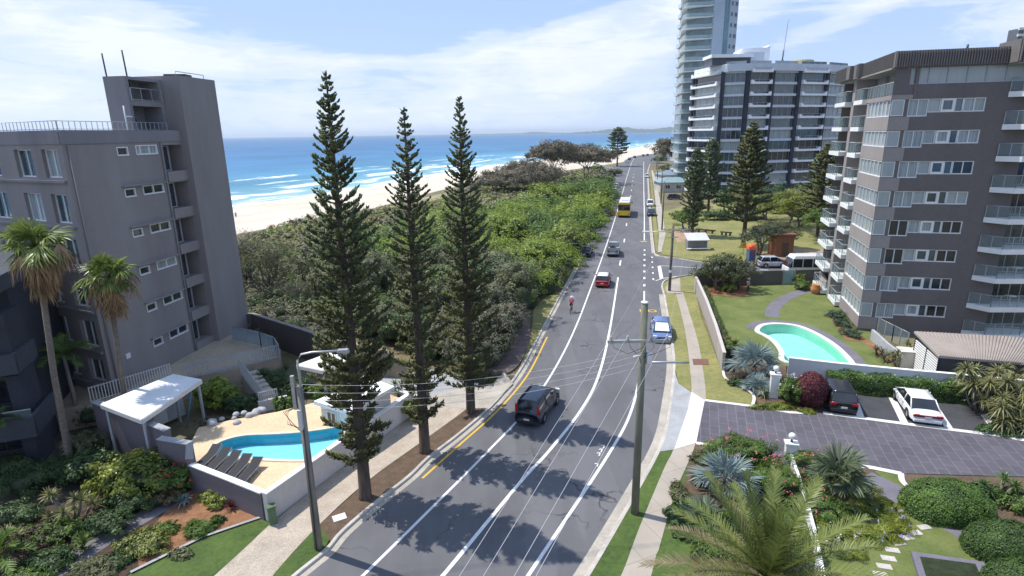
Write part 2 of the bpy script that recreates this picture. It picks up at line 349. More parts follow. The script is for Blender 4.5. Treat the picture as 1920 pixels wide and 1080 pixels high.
def sea_mat():
    m = bpy.data.materials.new('sea_water'); m.use_nodes = True; nt = m.node_tree; b = nt.nodes['Principled BSDF']
    a = nt.nodes.new('ShaderNodeAttribute'); a.attribute_name = 'offshore'; d = a.outputs['Fac']
    a2 = nt.nodes.new('ShaderNodeAttribute'); a2.attribute_name = 'along'; s = a2.outputs['Fac']
    cmb = nt.nodes.new('ShaderNodeCombineXYZ'); nt.links.new(MATH(nt, 'MULTIPLY', d, .045), cmb.inputs[0]); nt.links.new(MATH(nt, 'MULTIPLY', s, .010), cmb.inputs[1])
    wv = cmb.outputs[0]
    nA = NOISE(nt, wv, 1.3, 5, .62); nB = NOISE(nt, MAPV(nt, wv, sca=(1.6, 1, 1)), 6.0, 7, .74, .6); nC = NOISE(nt, MAPV(nt, wv, sca=(.35, 1, 1)), 1.9, 3, .5)
    dd = MATH(nt, 'ADD', d, MATH(nt, 'MULTIPLY', MATH(nt, 'SUBTRACT', nA, .5), 62))
    foam = None
    for c0, w0, amt, th in ((2, 9, 1.0, .0), (24, 5, .75, .40), (46, 8, .95, .44), (70, 5, .6, .5), (100, 5, .7, .52)):
        t = MATH(nt, 'SUBTRACT', 1.0, MATH(nt, 'DIVIDE', MATH(nt, 'ABSOLUTE', MATH(nt, 'SUBTRACT', dd, c0)), w0), None, True)
        t = MATH(nt, 'MULTIPLY', t, amt*1.9)
        if th: t = MATH(nt, 'MULTIPLY', t, RAMP(nt, NOISE(nt, MAPV(nt, wv, (c0, c0*.37, 0), sca=(.25, 1, 1)), 2.2, 3, .5), [(th, 0.0), (th+.1, 1.0)]))
        foam = t if foam is None else MATH(nt, 'MAXIMUM', foam, t)
    foam = MATH(nt, 'MULTIPLY', foam, RAMP(nt, nB, [(.34, 0.0), (.58, 1.15)]), None, True)
    dn = MATH(nt, 'DIVIDE', dd, 1500.0, None, True)
    col = RAMP(nt, dn, [(0.0, (.34, .42, .39)), (.014, (.17, .36, .40)), (.045, (.070, .245, .35)), (.12, (.040, .165, .31)), (.35, (.026, .130, .275)), (1.0, (.026, .125, .26))])
    patch = RAMP(nt, NOISE(nt, MAPV(nt, wv, sca=(.4, 1, 1)), .5, 6, .68), [(.35, .70), (.68, 1.25)])
    col = MIX(nt, 1.0, col, patch, 'MULTIPLY')
    col = MIX(nt, foam, col, (.80, .83, .84))
    nt.links.new(col, b.inputs['Base Color'])
    nt.links.new(MATH(nt, 'ADD', MATH(nt, 'MULTIPLY', foam, .6), .38), b.inputs['Roughness']); b.inputs['Specular IOR Level'].default_value = .12
    v = nt.nodes.new('ShaderNodeTexCoord').outputs['Object']
    bp = nt.nodes.new('ShaderNodeBump'); bp.inputs['Strength'].default_value = .7; bp.inputs['Distance'].default_value = 1.1
    h = MATH(nt, 'ADD', NOISE(nt, MAPV(nt, v, rot=(0, 0, .45), sca=(.16, .05, 1)), 1, 5, .65), MATH(nt, 'MULTIPLY', NOISE(nt, v, .5, 3), .3))
    nt.links.new(h, bp.inputs['Height']); nt.links.new(bp.outputs[0], b.inputs['Normal'])
    return m
def sea():
    S = smooth(SHORE, 8); n = len(S)
    D = [-14, -6, 0, 6, 12, 20, 30, 42, 56, 72, 90, 115, 150, 210, 320, 500, 900, 1600, 4000, 9000, 22000]
    vs = []; at_ = []; al = []; L = 0
    for i, p in enumerate(S):
        t = S[min(i+1, n-1)]-S[max(i-1, 0)]; t = t/np.linalg.norm(t); nrm = np.array([-t[1], t[0]])
        if i: L += np.linalg.norm(S[i]-S[i-1])
        for d in D:
            w = min(1, max(0, (d-200)/3000)); nn = nrm*(1-w)+np.array([-.75, .66])*w; nn /= np.linalg.norm(nn)
            q = p+nn*d; vs.append((q[0], q[1], -5.0)); at_.append(d); al.append(L)
    K = len(D); mb = MB(); mb.add(vs, [(i*K+k, i*K+k+1, (i+1)*K+k+1, (i+1)*K+k) for i in range(n-1) for k in range(K-1)], 0, True)
    o = struct('sea', mb, sea_mat()); me = o.data
    for nm, arr in (('offshore', at_), ('along', al)):
        a = me.attributes.new(nm, 'FLOAT', 'POINT'); a.data.foreach_set('value', arr)
    # one far sheet under it closes the water to the horizon
    sheet2 = MB().face([(-26000,-3000,-5.6),(16000,-3000,-5.6),(16000,26000,-5.6),(-26000,26000,-5.6)])
    struct('sea_far', sheet2, mat('far_sea_water', (.026, .125, .26), .4, .1, .0006, spec=.12))
sea()
def hills():
    M = mat('headland_bush', (.05, .085, .04), .95, .2, .004)
    for nm, x0, x1, Y, hs in (('headland_hill', 1060, 1330, 7600, [(0,4),(.1,18),(.2,26),(.32,50),(.42,70),(.5,46),(.6,40),(.72,62),(.8,60),(.86,92),(.92,98),(1,70)]),
                              ('distant_coast_hills', 870, 1085, 9800, [(0,3),(.15,10),(.35,14),(.5,16),(.6,34),(.66,30),(.8,12),(1,5)])):
        a, b = at(x0, 246, Y), at(x1, 246, Y); mb = MB(); N = 70; vs = []
        for i in range(N+1):
            t = i/N; k = [j for j in range(len(hs)-1) if hs[j][0] <= t][-1]; u = (t-hs[k][0])/(hs[k+1][0]-hs[k][0]); u = u*u*(3-2*u)
            h = hs[k][1]*(1-u)+hs[k+1][1]*u + 3*math.sin(i*1.9)+2*math.sin(i*4.1)
            x = a[0]+(b[0]-a[0])*t
            for dy, f in ((-500, -.1), (-200, .45), (0, 1), (250, .8), (900, -.1)): vs.append((x, Y+dy, -6+max(-1, f*h)))
        mb.add(vs, [(i*5+k, (i+1)*5+k, (i+1)*5+k+1, i*5+k+1) for i in range(N) for k in range(4)], 0, True)
        struct(nm, mb, M)
hills()
sheet('dune_ground', gp([(432,470),(560,420),(700,392),(905,346),(1010,333),(1128,312),(1146,336),(1120,360),(965,392),(880,404),(760,450),(640,480),(520,520)], 0), .0, mat('dune_ground', (.40, .33, .20), .95, .2, .12, col2=(.17, .17, .07), bump=.5, bscale=6))

# roads
road_poly = [tuple(p) for p in LKs] + gp([(1146,313),(1166,308),(1172,300),(1184,294),(1205,290),(1240,287),(1275,285)]) + gp([(1278,300),(1250,303),(1228,306)]) + [tuple(p) for p in RK2s[::-1]]
road_poly += [tuple(p) for p in SFAR[1:]] + [tuple(p) for p in SNEAR[::-1]] + [tuple(p) for p in RKs[::-1][1:]]
sheet('road', road_poly, 0.0, M_asph, -.045)
def kerb(name, line, side, wk=.18, h=.13, wg=.32, gut=True):
    a = offset(line, 0); b = offset(line, side*wk); mb = MB()
    n = len(a)
    vs = [(*p, -.04) for p in a]+[(*p, h-.012) for p in offset(line, side*.02)]+[(*p, h) for p in offset(line, side*.05)]+[(*p, h) for p in b]+[(*p, -.04) for p in b]
    mb.add(vs, [(k*n+i, k*n+i+1, (k+1)*n+i+1, (k+1)*n+i) for k in range(4) for i in range(n-1)])
    struct(name, mb, M_kerb)
    if gut: struct('gutter', MB().strip(offset(line, -side*wg), a, .006), M_conc)
kerb('kerb', LKs, -1); kerb('kerb', RKs, 1, .22, .13, .45); kerb('kerb', RK2s, 1); kerb('kerb', SNEAR, 1, gut=False); kerb('kerb', SFAR, -1, gut=False)

def paint_line(name, px, w, mt=M_line, z=.012, n=6, world=False):
    L = smooth(px if world else gp(px), n); return struct(name, MB().strip(offset(L, -w/2), offset(L, w/2), z), mt)
def dashes(name, px, w, k=None, z=.012, mt=M_line, duty=.45, ln=1.6, gap=None):
    L = smooth(gp(px), 14); seg = [0]
    for i in range(1, len(L)): seg.append(seg[-1]+np.linalg.norm(L[i]-L[i-1]))
    P = lambda s: L[0]*0+np.array([np.interp(s, seg, [q[0] for q in L]), np.interp(s, seg, [q[1] for q in L])])
    n = k; step = seg[-1]/n; mb = MB()
    for i in range(n):
        a, b = P(i*step), P(i*step+min(ln, step*.6)); t = (b-a)/np.linalg.norm(b-a); nr = np.array([t[1], -t[0]])*w/2
        mb.face([(*(a-nr), z), (*(a+nr), z), (*(b+nr), z), (*(b-nr), z)])
    return struct(name, mb, mt)
paint_line('edge_line_marking', [(610,1140),(680,1080),(862,900),(917,844),(975,783),(1024,718),(1060,655),(1085,600),(1106,545),(1130,480),(1150,420),(1165,370),(1176,330),(1184,306),(1189,297)], .15)
paint_line('centre_line_marking', [(770,1145),(830,1080),(975,905),(1030,845),(1090,768),(1122,705),(1143,620),(1159,520)], .19)
paint_line('parking_line_marking', [(950,1140),(990,1080),(1146,844),(1185,766),(1201,690),(1207,610),(1208,546)], .17)
paint_line('parking_line_marking', [(1208,451),(1208,400),(1207,340),(1207,303)], .19)
dashes('lane_dash_marking', [(1162,498),(1170,455),(1176,412),(1182,370),(1187,335),(1189,322)], .22, 11, ln=3.4)
dashes('junction_dash_marking', [(1208,537),(1208.5,462)], .26, 7, ln=1.0)
dashes('junction_dash_marking', [(1225,525),(1222,475)], .2, 5, ln=.8)
paint_line('stop_line_marking', [(1236,499),(1240.5,523)], .45)
paint_line('side_street_centre_marking', [(1236,498),(1270,500),(1317,503),(1380,505.2),(1440,506.2)], .16)
paint_line('junction_edge_marking', [(1229,526.5),(1250,521),(1303,514.2)], .14)
paint_line('junction_edge_marking', [(1227,475.5),(1240,481.5),(1252,484)], .14)
paint_line('no_stopping_line_marking', [(792,897),(862,834),(935,768),(990,702),(1026,632)], .14, M_yel)
def text_marking(name, s, px, size, rz, mt, z=.012):
    c = bpy.data.curves.new(name, 'FONT'); c.body = s; c.size = size; c.extrude = .002; c.offset = .02
    o = link(bpy.data.objects.new(name, c)); p = g(*px); o.location = (p[0], p[1], z); o.rotation_euler = (0, 0, rz); c.materials.append(mt); return tag(o, kind='structure')
text_marking('road_lettering', 'KO', (1199, 585), 1.25, R(-6), M_yel)
paint_line('road_paint_patch', [(1200,453.5),(1213,452.5)], .5, M_yel)
for q in ((1123,852),(1127,845),(1131,838),(1119,872)):
    paint_line('survey_tick_marking', [(q[0]-4,q[1]-2),(q[0]+2,q[1]-3),(q[0],q[1]+3)], .07, n=2)

# ---- left roadside, near to far
mul = LKs[6:44]
lfoot_l = gp([(385,1100),(462,1030),(510,985),(600,912),(700,822),(775,758),(800,735)])
lfoot_r = gp([(500,1112),(515,1080),(597,990),(690,905),(790,832),(872,772),(905,742)])
sheet('footpath', smooth(lfoot_l, 4)+smooth(lfoot_r, 4)[::-1], .128, M_aggr)
sheet('grass_verge', gp([(440,1150),(510,1080),(597,990),(622,1006)])+[tuple(p) for p in offset(LKs[:11], -.17)][::-1], .116, M_grass)
lk = offset(LKs, -.17)
sheet('mulch_verge', gp([(610,1003),(597,990),(690,905),(790,832),(872,772),(905,742),(918,752)])+[tuple(p) for p in lk[12:40]][::-1], .118, M_mulch)
sheet('lawn_strip', gp([(150,1150),(245,1080),(380,1012),(494,972),(510,985),(462,1030),(400,1085),(340,1140)]), .125, M_grass)
sheet('garden_bed', gp([(335,935),(366,918),(440,951),(505,974),(380,1010),(262,1070),(255,1030)]), .134, M_omulch)
sheet('garden_bed', gp([(-200,1180),(-60,1000),(300,880),(360,930),(340,990),(262,1070),(245,1078),(150,1150)]), .128, mat('shade_dark_ground', (.10, .065, .04), .95, .25, 2.0, col2=(.03, .022, .015), bump=.9, bscale=20))  # ground colour darkened to carry the shade of the charcoal block
struct('garden_edging', MB().strip(gp([(245,1078),(380,1011),(500,970)]), offset(gp([(245,1078),(380,1011),(500,970)]), .16), .2), M_concg)
sheet('driveway', gp([(655,705),(700,690),(770,690),(845,700),(868,706),(930,738),(905,742),(820,742),(775,757),(700,735)]), .134, M_concg)
sheet('driveway_apron', gp([(820,741),(905,722),(945,700),(962,722),(915,768),(872,770),(835,765)]), .138, M_conc)
sheet('scrub_path', smooth(gp([(905,700),(940,660),(962,620),(972,590),(985,592),(995,625),(985,665),(955,700)]), 4, True), .12, mat('bare_path', (.20, .15, .13), .95, .2, 1.0))
sheet('grass_verge', [tuple(p) for p in smooth(gp([(962,712),(975,690),(990,650),(998,610),(1000,585),(1010,570),(1030,555)]), 4)]+[tuple(p) for p in lk[45:61]][::-1], .116, M_dry)

# ---- right roadside
sheet('soil_base', [tuple(p) for p in offset(RKs, .2)[:27]]+gp([(1330,748),(1480,775),(2080,850),(2200,1140)]), .108, M_grass)
rk = offset(RKs, .22)
VW = gp([(1225,1110),(1268,1000),(1300,905),(1330,850)])
path_l = gp([(1140,1120),(1166,1080),(1200,990),(1245,882),(1263,845),(1290,770),(1296,738),(1294,700),(1287,640),(1277,590),(1266,548)])
path_r = gp([(1205,1120),(1222,1080),(1232,1045),(1265,930),(1286,880),(1303,838),(1320,770),(1323,738),(1317,690),(1308,640),(1293,590),(1280,548)])
sheet('footpath', smooth(path_l, 5)+smooth(path_r, 5)[::-1], .128, M_path)
sheet('grass_verge', [tuple(p) for p in rk[:14]]+gp([(1235,852),(1240,849),(1263,845),(1245,882),(1200,990),(1166,1080),(1140,1120)]), .118, M_grass)
sheet('driveway_apron', [tuple(p) for p in rk[13:25]]+gp([(1272,722),(1296,739),(1290,770),(1264,846),(1236,850)]), .124, M_concg)
sheet('driveway_apron', gp([(1296,738),(1321,754),(1316,780),(1305,834),(1264,846),(1290,770)]), .140, M_concw)
sheet('grass_verge', [tuple(p) for p in rk[25:]]+gp([(1266,548),(1277,590),(1287,640),(1294,700),(1296,738),(1272,722)]), .118, M_dry)
sheet('grass_verge', gp([(1280,548),(1303,545),(1316,600),(1335,650),(1353,698),(1362,715),(1400,738),(1412,745),(1410,762),(1360,757),(1323,752),(1323,738),(1317,690),(1308,640),(1293,590)]), .119, M_dry)
sheet('grass_verge', gp([(1243,551),(1240,536),(1255,525),(1303,517),(1303,545),(1266,549)]), .114, M_dry)
sheet('corner_footpath', gp([(1250,552),(1248,540),(1258,527),(1275,523),(1276,551)]), .127, M_path)
sheet('drain_cover', gp([(1298,676),(1327,676),(1329,687),(1300,687)]), .15, mat('rusty_iron', (.20, .10, .07), .9, .2, 6))
# lawn block
def ribbon_px(name, px, w, z, mt, z0=None, n=6):
    L = smooth(gp(px), n); return struct(name, MB().strip(offset(L, -w/2), offset(L, w/2), z), mt)
ribbon_px('garden_path', [(1560,547),(1515,547),(1472,562),(1450,581),(1447,597)], 1.3, .160, M_concg if False else mat('dark_path_paving', (.165, .155, .185), .85, .12, .8))
M_dpath = MATS['dark_path_paving']
# paved car court
court = gp([(1321,754),(1424,767),(1480,777),(1543,776),(1700,797),(1874,820),(1960,836),(2080,850),(2080,925),(1916,898),(1800,895),(1689,892),(1637,882),(1580,874),(1520,868),(1440,858),(1360,846),(1305,834)])
sheet('paved_driveway', court, .146, M_pave)
bays = gp([(1543,776),(1545,738),(1584,733),(1677,745),(1751,753),(1832,763),(1872,800),(1874,820),(1700,797)])
sheet('parking_bay_surface', bays, .150, mat('bay_asphalt', (.060, .062, .070), .85, .15, .8))
def court_line(px, w=.34, z=.158): return paint_line('bay_line_marking', px, w, M_concw, z, n=1)
court_line([(1321,754),(1424,767),(1480,777),(1525,779)], .3); court_line([(1543,778),(1700,799),(1874,821),(1960,837)], .36)
court_line([(1584,734),(1677,746),(1751,754),(1832,764)], .22)
for a, b in (((1596,736),(1613,786)),((1670,746),(1695,797)),((1744,754),(1778,806)),((1832,764),(1871,819))): court_line([a, b], .42, .162)
court_line([(1305,835),(1330,838),(1352,842)], .3); court_line([(1580,874),(1637,882),(1690,893)], .35, .166)
# near garden
sheet('garden_bed', gp([(1262,1000),(1290,880),(1305,838),(1352,845),(1440,860),(1580,876),(1637,885),(1690,960),(1620,1000),(1520,1040),(1470,1130),(1232,1130),(1240,1050)]), .14, M_mulch)
sheet('grass_verge', gp([(1230,1045),(1262,985),(1290,1000),(1300,1060),(1270,1130),(1205,1130),(1222,1080)]), .146, M_grass)
sheet('lawn', gp([(1520,1040),(1600,1005),(1665,965),(1690,930),(1637,886),(1690,894),(1835,1000),(1830,1130),(1500,1130)]), .150, M_lawn)
GP2 = [(1618,898),(1680,930),(1720,955),(1790,990),(1850,1030),(1900,1075)]
ribbon_px('garden_path', GP2, 1.55, .156, M_dpath)
sheet('garden_bed', gp([(1688,893),(1700,920),(1760,960),(1815,985),(1834,1003),(1900,1060),(1990,1100),(2080,1000),(2080,926),(1916,900),(1800,897)]), .152, M_mulch)
EDGE = smooth(gp([(1688,893),(1692,910),(1715,930),(1760,962),(1808,985),(1830,1003)]), 5)
struct('garden_edging', MB().strip(offset(EDGE, -.14), offset(EDGE, .14), .21), M_concw)
for i, (x, y) in enumerate(((1732,994),(1715,1005),(1700,1014),(1684,1024),(1672,1037),(1665,1053),(1657,1068),(1650,1083))):
    p = g(x, y); mb = MB().box((p[0], p[1], .14), (.56, .32, .08), R(8 if i < 4 else -14))
    o = mb.build('stepping_stone', M_kerb, bevel=.01)
    tag(o, 'pale stepping stone laid in the lawn beside the dark garden path', 'stepping stone', 'stepping stones across the lawn')

# ================================================================== BUILDINGS
class Fac:
    """a vertical plane: O plan point, d direction along it, outward normal n"""
    def __init__(s, O, d, out=1):
        s.O = np.array(O[:2], float); s.d = np.array(d[:2], float); s.d /= np.linalg.norm(s.d)
        s.n = np.array([s.d[1], -s.d[0]])*out; s.out = out
    def p(s, a, z, o=0.0):
        q = s.O+s.d*a+s.n*o; return (q[0], q[1], z)
    def box(s, mb, a0, a1, z0, z1, o0, o1, m=0):
        if s.out > 0: b = [s.p(a0, z0, o1), s.p(a1, z0, o1), s.p(a1, z0, o0), s.p(a0, z0, o0)]; t = [s.p(a0, z1, o1), s.p(a1, z1, o1), s.p(a1, z1, o0), s.p(a0, z1, o0)]
        else: b = [s.p(a0, z0, o0), s.p(a1, z0, o0), s.p(a1, z0, o1), s.p(a0, z0, o1)]; t = [s.p(a0, z1, o0), s.p(a1, z1, o0), s.p(a1, z1, o1), s.p(a0, z1, o1)]
        return mb.hexa(b, t, m)
    def quad(s, mb, a0, a1, z0, z1, o, m=0):
        P = [s.p(a0, z0, o), s.p(a1, z0, o), s.p(a1, z1, o), s.p(a0, z1, o)]
        return mb.face(P if s.out > 0 else P[::-1], m)
    def wall(s, mb, a0, a1, z0, z1, holes, depth=.25, o=0.0, m=0, back=True):
        """front face with real openings (a0,a1,z0,z1) and their reveals"""
        A = sorted({a0, a1, *[h[0] for h in holes], *[h[1] for h in holes]}); Z = sorted({z0, z1, *[h[2] for h in holes], *[h[3] for h in holes]})
        A = [a for a in A if a0-1e-6 <= a <= a1+1e-6]; Z = [z for z in Z if z0-1e-6 <= z <= z1+1e-6]
        for i in range(len(A)-1):
            for j in range(len(Z)-1):
                ca, cz = (A[i]+A[i+1])/2, (Z[j]+Z[j+1])/2
                if any(h[0] < ca < h[1] and h[2] < cz < h[3] for h in holes): continue
                s.quad(mb, A[i], A[i+1], Z[j], Z[j+1], o, m)
        for h in holes:
            dp = h[4] if len(h) > 4 else depth; b0, b1, y0, y1 = h[:4]
            for P in ([s.p(b0, y0, o), s.p(b1, y0, o), s.p(b1, y0, o-dp), s.p(b0, y0, o-dp)], [s.p(b0, y1, o-dp), s.p(b1, y1, o-dp), s.p(b1, y1, o), s.p(b0, y1, o)],
                      [s.p(b0, y0, o-dp), s.p(b0, y1, o-dp), s.p(b0, y1, o), s.p(b0, y0, o)], [s.p(b1, y0, o), s.p(b1, y1, o), s.p(b1, y1, o-dp), s.p(b1, y0, o-dp)]):
                mb.face(P if s.out > 0 else P[::-1], m)
            if back: s.quad(mb, b0, b1, y0, y1, o-dp, m)
    def window(s, root, a0, a1, z0, z1, o, muns=(), mf=None, mg=None, fw=.06, proud=.05, name='window', bars=()):
        """frame (with mullions) as one part, its pane a sub-part"""
        f = MB(); i0, i1 = o+.004, o+proud
        s.box(f, a0, a1, z0, z0+fw*1.3, i0, i1+.03); s.box(f, a0, a1, z1-fw, z1, i0, i1)
        for a in (a0, a1-fw): s.box(f, a, a+fw, z0+fw*1.3, z1-fw, i0, i1)
        for t in muns: a = a0+(a1-a0)*t; s.box(f, a-fw*.5, a+fw*.5, z0+fw*1.3, z1-fw, i0, i1-.008)
        for t in bars: z = z0+(z1-z0)*t; s.box(f, a0+fw, a1-fw, z-fw*.4, z+fw*.4, i0, i1-.012)
        fo = f.build(name, mf or M_wframe, root)
        p = MB(); s.quad(p, a0+fw*.5, a1-fw*.5, z0+fw*.5, z1-fw*.5, o+.012); p.build('pane', mg or M_gdark, fo)
        return fo
def railing(mb, pts, z0, h, step=.12, r=.012, rail=.025, posts=True):
    """balustrade along a 3-D plan line"""
    for i in range(len(pts)-1):
        a, b = np.array(pts[i][:2], float), np.array(pts[i+1][:2], float); za = pts[i][2] if len(pts[i]) > 2 else z0; zb = pts[i+1][2] if len(pts[i+1]) > 2 else z0
        L = np.linalg.norm(b-a); n = max(1, int(L/step)); ang = math.atan2(b[1]-a[1], b[0]-a[0])
        mb.tube([(*a, za+h), (*b, zb+h)], rail, 5); mb.tube([(*a, za+.08), (*b, zb+.08)], rail*.8, 5)
        for k in range(n+1):
            t = k/n; q = a+(b-a)*t; z = za+(zb-za)*t; rr = r*2 if k in (0, n) else r
            mb.box((q[0], q[1], z+h/2), (rr*2, rr*2, h), ang)

M_wframe = mat('window_frame_white', (.72, .72, .71), .5, .05, 3)
M_agrey = mat('aluminium_grey', (.40, .41, .42), .45, .08, 3, metal=.3)
M_gdark = glass_mat('window_glass_dark', (.022, .028, .036))
M_gcur = glass_mat('window_glass_curtained', (.20, .235, .24), .10, .5, (.36, .40, .40))
M_gcur2 = glass_mat('window_glass_pale_blind', (.30, .34, .335), .12, .5, (.36, .39, .385))
M_gsea = glass_mat('window_glass_bluish', (.045, .075, .085), .05, 1.0)
M_gbal = clear_glass('balustrade_glass', (.55, .68, .70), .15)
M_lb = mat('render_mauve_grey', (.262, .236, .229), .9, .09, .35, streak=True, fine=.12)
M_lb2 = mat('render_slate_grey', (.225, .215, .225), .9, .10, .35, streak=True, fine=.12)
M_soff = mat('soffit_grey', (.30, .29, .28), .9, .1, .5)

# ---- the grey apartment block by the beach, with its stair tower
def beach_block():
    z0 = 1.5; O = g(215, 742, z0)
    root = thing('apartment_building', 'mauve grey apartment block with a tall stair tower beside the beach', 'building', (O[0], O[1], z0))
    F = Fac(O, (.134, .991), 1)                 # long wall facing the street
    Wg = Fac(O, (-.907, .42), -1)                # windowed wing facing the camera
    Wg.n = np.array([-.42, -.907])
    zt = 18.5; rows = [16.9, 14.15, 11.4, 8.7, 6.0, 3.35]
    mb = MB(); holes = []
    for i, z in enumerate(rows):
        holes += [(4.07, 5.04, z, z+.58, .12), (5.73, 7.77, z, z+.66, .12)]
        holes.append((8.35, 10.45, z-1.35, z+.62, 1.7))
    F.wall(mb, 0, 10.5, z0-.6, zt, holes)
    # body behind: the wing wall, rear and roof
    wh = []; cols = [(.55, 2.2), (3.3, 5.2), (7.2, 9.3), (10.3, 12.2), (14.2, 16.2), (17.4, 19.3)]
    wz = [(15.75, 17.45), (12.95, 14.75), (10.2, 12.0), (7.5, 9.3), (4.75, 6.6), (2.3, 3.9)]
    for a, b in cols:
        for y0, y1 in wz: wh.append((a, b, y0, y1, .30))
    Wg.wall(mb, 0, 24, z0-.6, zt, wh)
    a_, b_, c_, d_ = F.p(0, 0), Wg.p(24, 0), (Wg.p(24, 0)[0]+F.d[0]*14.8, Wg.p(24, 0)[1]+F.d[1]*14.8), F.p(14.8, 0)
    mb.face([(*b_[:2], z0-.6), (*b_[:2], zt), (*c_[:2], zt), (*c_[:2], z0-.6)]); mb.face([(*c_[:2], z0-.6), (*c_[:2], zt), (*d_[:2], zt), (*d_[:2], z0-.6)])
    mb.build('wall', M_lb, root)
    mb = MB().prism([F.p(.25, 0, -.25), F.p(14.5, 0, -.25), c_, Wg.p(23.7, 0, -.3)], zt-.35, zt-.30); mb.build('roof', M_concg, root)
    mb = MB(); F.box(mb, -.02, 10.5, zt-.75, zt+.06, .01, .06); Wg.box(mb, .03, 24, zt-.75, zt+.06, .01, .06); mb.build('parapet', M_lb2, root)
    # windows on the street wall
    for i, z in enumerate(rows):
        F.window(root, 4.07, 5.04, z, z+.58, -.115, (), fw=.07, proud=.13)
        F.window(root, 5.73, 7.77, z, z+.66, -.115, (.5,) if i else (.2, .62), None, M_gcur if i in (0, 3) else M_gdark, fw=.07, proud=.13)
        # sun hood over the pair
        if i: h = MB(); F.box(h, 3.9, 7.9, z+.72, z+.80, .005, .28); h.build('window_hood', M_lb, root)
        F.window(root, 8.42, 9.5, z-1.28, z+.56, -.55, (.12,), M_agrey, M_gdark, fw=.06, proud=.06, name='balcony_door')
        w = MB(); F.box(w, 9.5, 9.6, z-1.33, z+.60, -1.6, -.5); w.build('balcony_screen', M_lb2, root)
        s_ = MB(); F.box(s_, 8.35, 10.5, z-2.05, z-1.30, .004, .10); s_.build('balcony_parapet', M_lb, root)
    # wing windows: tall paired sliders
    for y0, y1 in wz:
        for k, (a, b) in enumerate(cols): Wg.window(root, a, b, y0, y1, -.29, (.5,), M_wframe, [M_gsea, M_gdark, M_gsea, M_gcur][(k*5+int(y0*3)) % 4], fw=.07, proud=.08)
    p = MB()
    for y0, y1 in wz: Wg.box(p, 0.2, 20, y0-.30, y0-.14, .006, .16)
    p.build('sill_band', M_lb2, root)
    j = MB()
    for z in rows: F.box(j, .0, 8.3, z+.98, z+1.0, .001, .008)
    j.build('render_joint', M_lb2, root)
    for a in (.35, 8.1): d_ = MB(); d_.tube([F.p(a, z0, .09), F.p(a, zt-.8, .09)], .05, 7); d_.build('downpipe', M_lb2, root)
    # stair tower
    t = MB(); F.wall(t, 10.5, 14.85, z0-.6, 22.5, [], 0, .55)
    q = [F.p(10.5, 0, .55), F.p(14.85, 0, .55), F.p(14.85, 0, -5), F.p(10.5, 0, -5)]
    t.face([(*q[0][:2], z0-.6), (*q[0][:2], 22.5), (*q[3][:2], 22.5), (*q[3][:2], z0-.6)]); t.face([(*q[1][:2], z0-.6), (*q[2][:2], z0-.6), (*q[2][:2], 22.5), (*q[1][:2], 22.5)])
    t.face([(*q[3][:2], z0-.6), (*q[3][:2], 22.5), (*q[2][:2], 22.5), (*q[2][:2], z0-.6)]); t.face([(*k[:2], 22.5) for k in q])
    t.build('stair_tower', M_lb, root)
    # penthouse: two recessed balconies beside a solid cheek
    ph = MB(); F.wall(ph, 7.0, 10.48, zt-.2, 22.2, [(7.25, 10.1, 20.65, 22.0, 1.5), (7.25, 10.1, 18.2, 20.25, 1.5)], 0, -.9)
    q = [F.p(7.0, 0, -.9), F.p(10.48, 0, -.9), F.p(10.48, 0, -2.6), F.p(7.0, 0, -2.6)]
    for i, j in ((0, 3), (1, 2), (3, 2)): ph.face([(*q[i][:2], zt-.2), (*q[j][:2], zt-.2), (*q[j][:2], 22.2), (*q[i][:2], 22.2)])
    ph.face([(*k[:2], 22.2) for k in q]); ph.build('penthouse', M_lb2, root)
    for zz in (18.25, 20.7):
        F.window(root, 7.3, 8.2, zz, zz+1.3, -2.36, (), M_agrey, M_gdark, name='penthouse_door'); F.window(root, 8.3, 9.2, zz, zz+1.3, -2.36, (), M_agrey, M_gsea, name='penthouse_door')
    r = MB(); railing(r, [F.p(7.2, 0, -.85)[:2]+(20.6,), F.p(10.2, 0, -.85)[:2]+(20.6,)], 0, .85, .9, .02); r.build('balcony_railing', M_agrey, root)
    r = MB(); railing(r, [Wg.p(23, zt+.05, -.4), F.p(.35, zt+.05, -.35), F.p(9.6, zt+.05, -.35)], 0, .55, .42, .014, .022); r.build('roof_railing', M_agrey, root)
    for a, h, zb in ((7.05, 1.5, 22.2), (7.6, 1.75, 22.2)):
        c = F.p(a, 0, -2.3 if a < 7.3 else -1.2); MB().tube([(c[0], c[1], zb-.3), (c[0]-.05, c[1], zb+h)], .05, 6).build('roof_mast', M_dark, root)
    c = F.p(6.4, 0, -.9); m = MB(); m.tube([(c[0], c[1], 18.2), (c[0], c[1], 20.2)], .045, 6); m.box((c[0]+.1, c[1]+.3, 19.5), (.12, .5, .08)); m.build('vent_pipe', M_wframe, root)
    r = MB(); c0, c1 = F.p(11, 22.7, 0), F.p(14.3, 22.7, 0); r.tube([(*c0[:2], 22.5), (*c0[:2], 22.85), (*c1[:2], 22.85), (*c1[:2], 22.5)], .03, 5); r.build('tower_rail', M_agrey, root)
    c = F.p(12.6, 0, -1); MB().box((c[0], c[1], 22.62), (1.6, 1.2, .3), .1).build('roof_hatch', M_dark, root)
    w = MB(); F.box(w, 1.5, 1.85, 3.5, 3.85, .005, .07); w.build('meter_box', M_wframe, root)
beach_block()

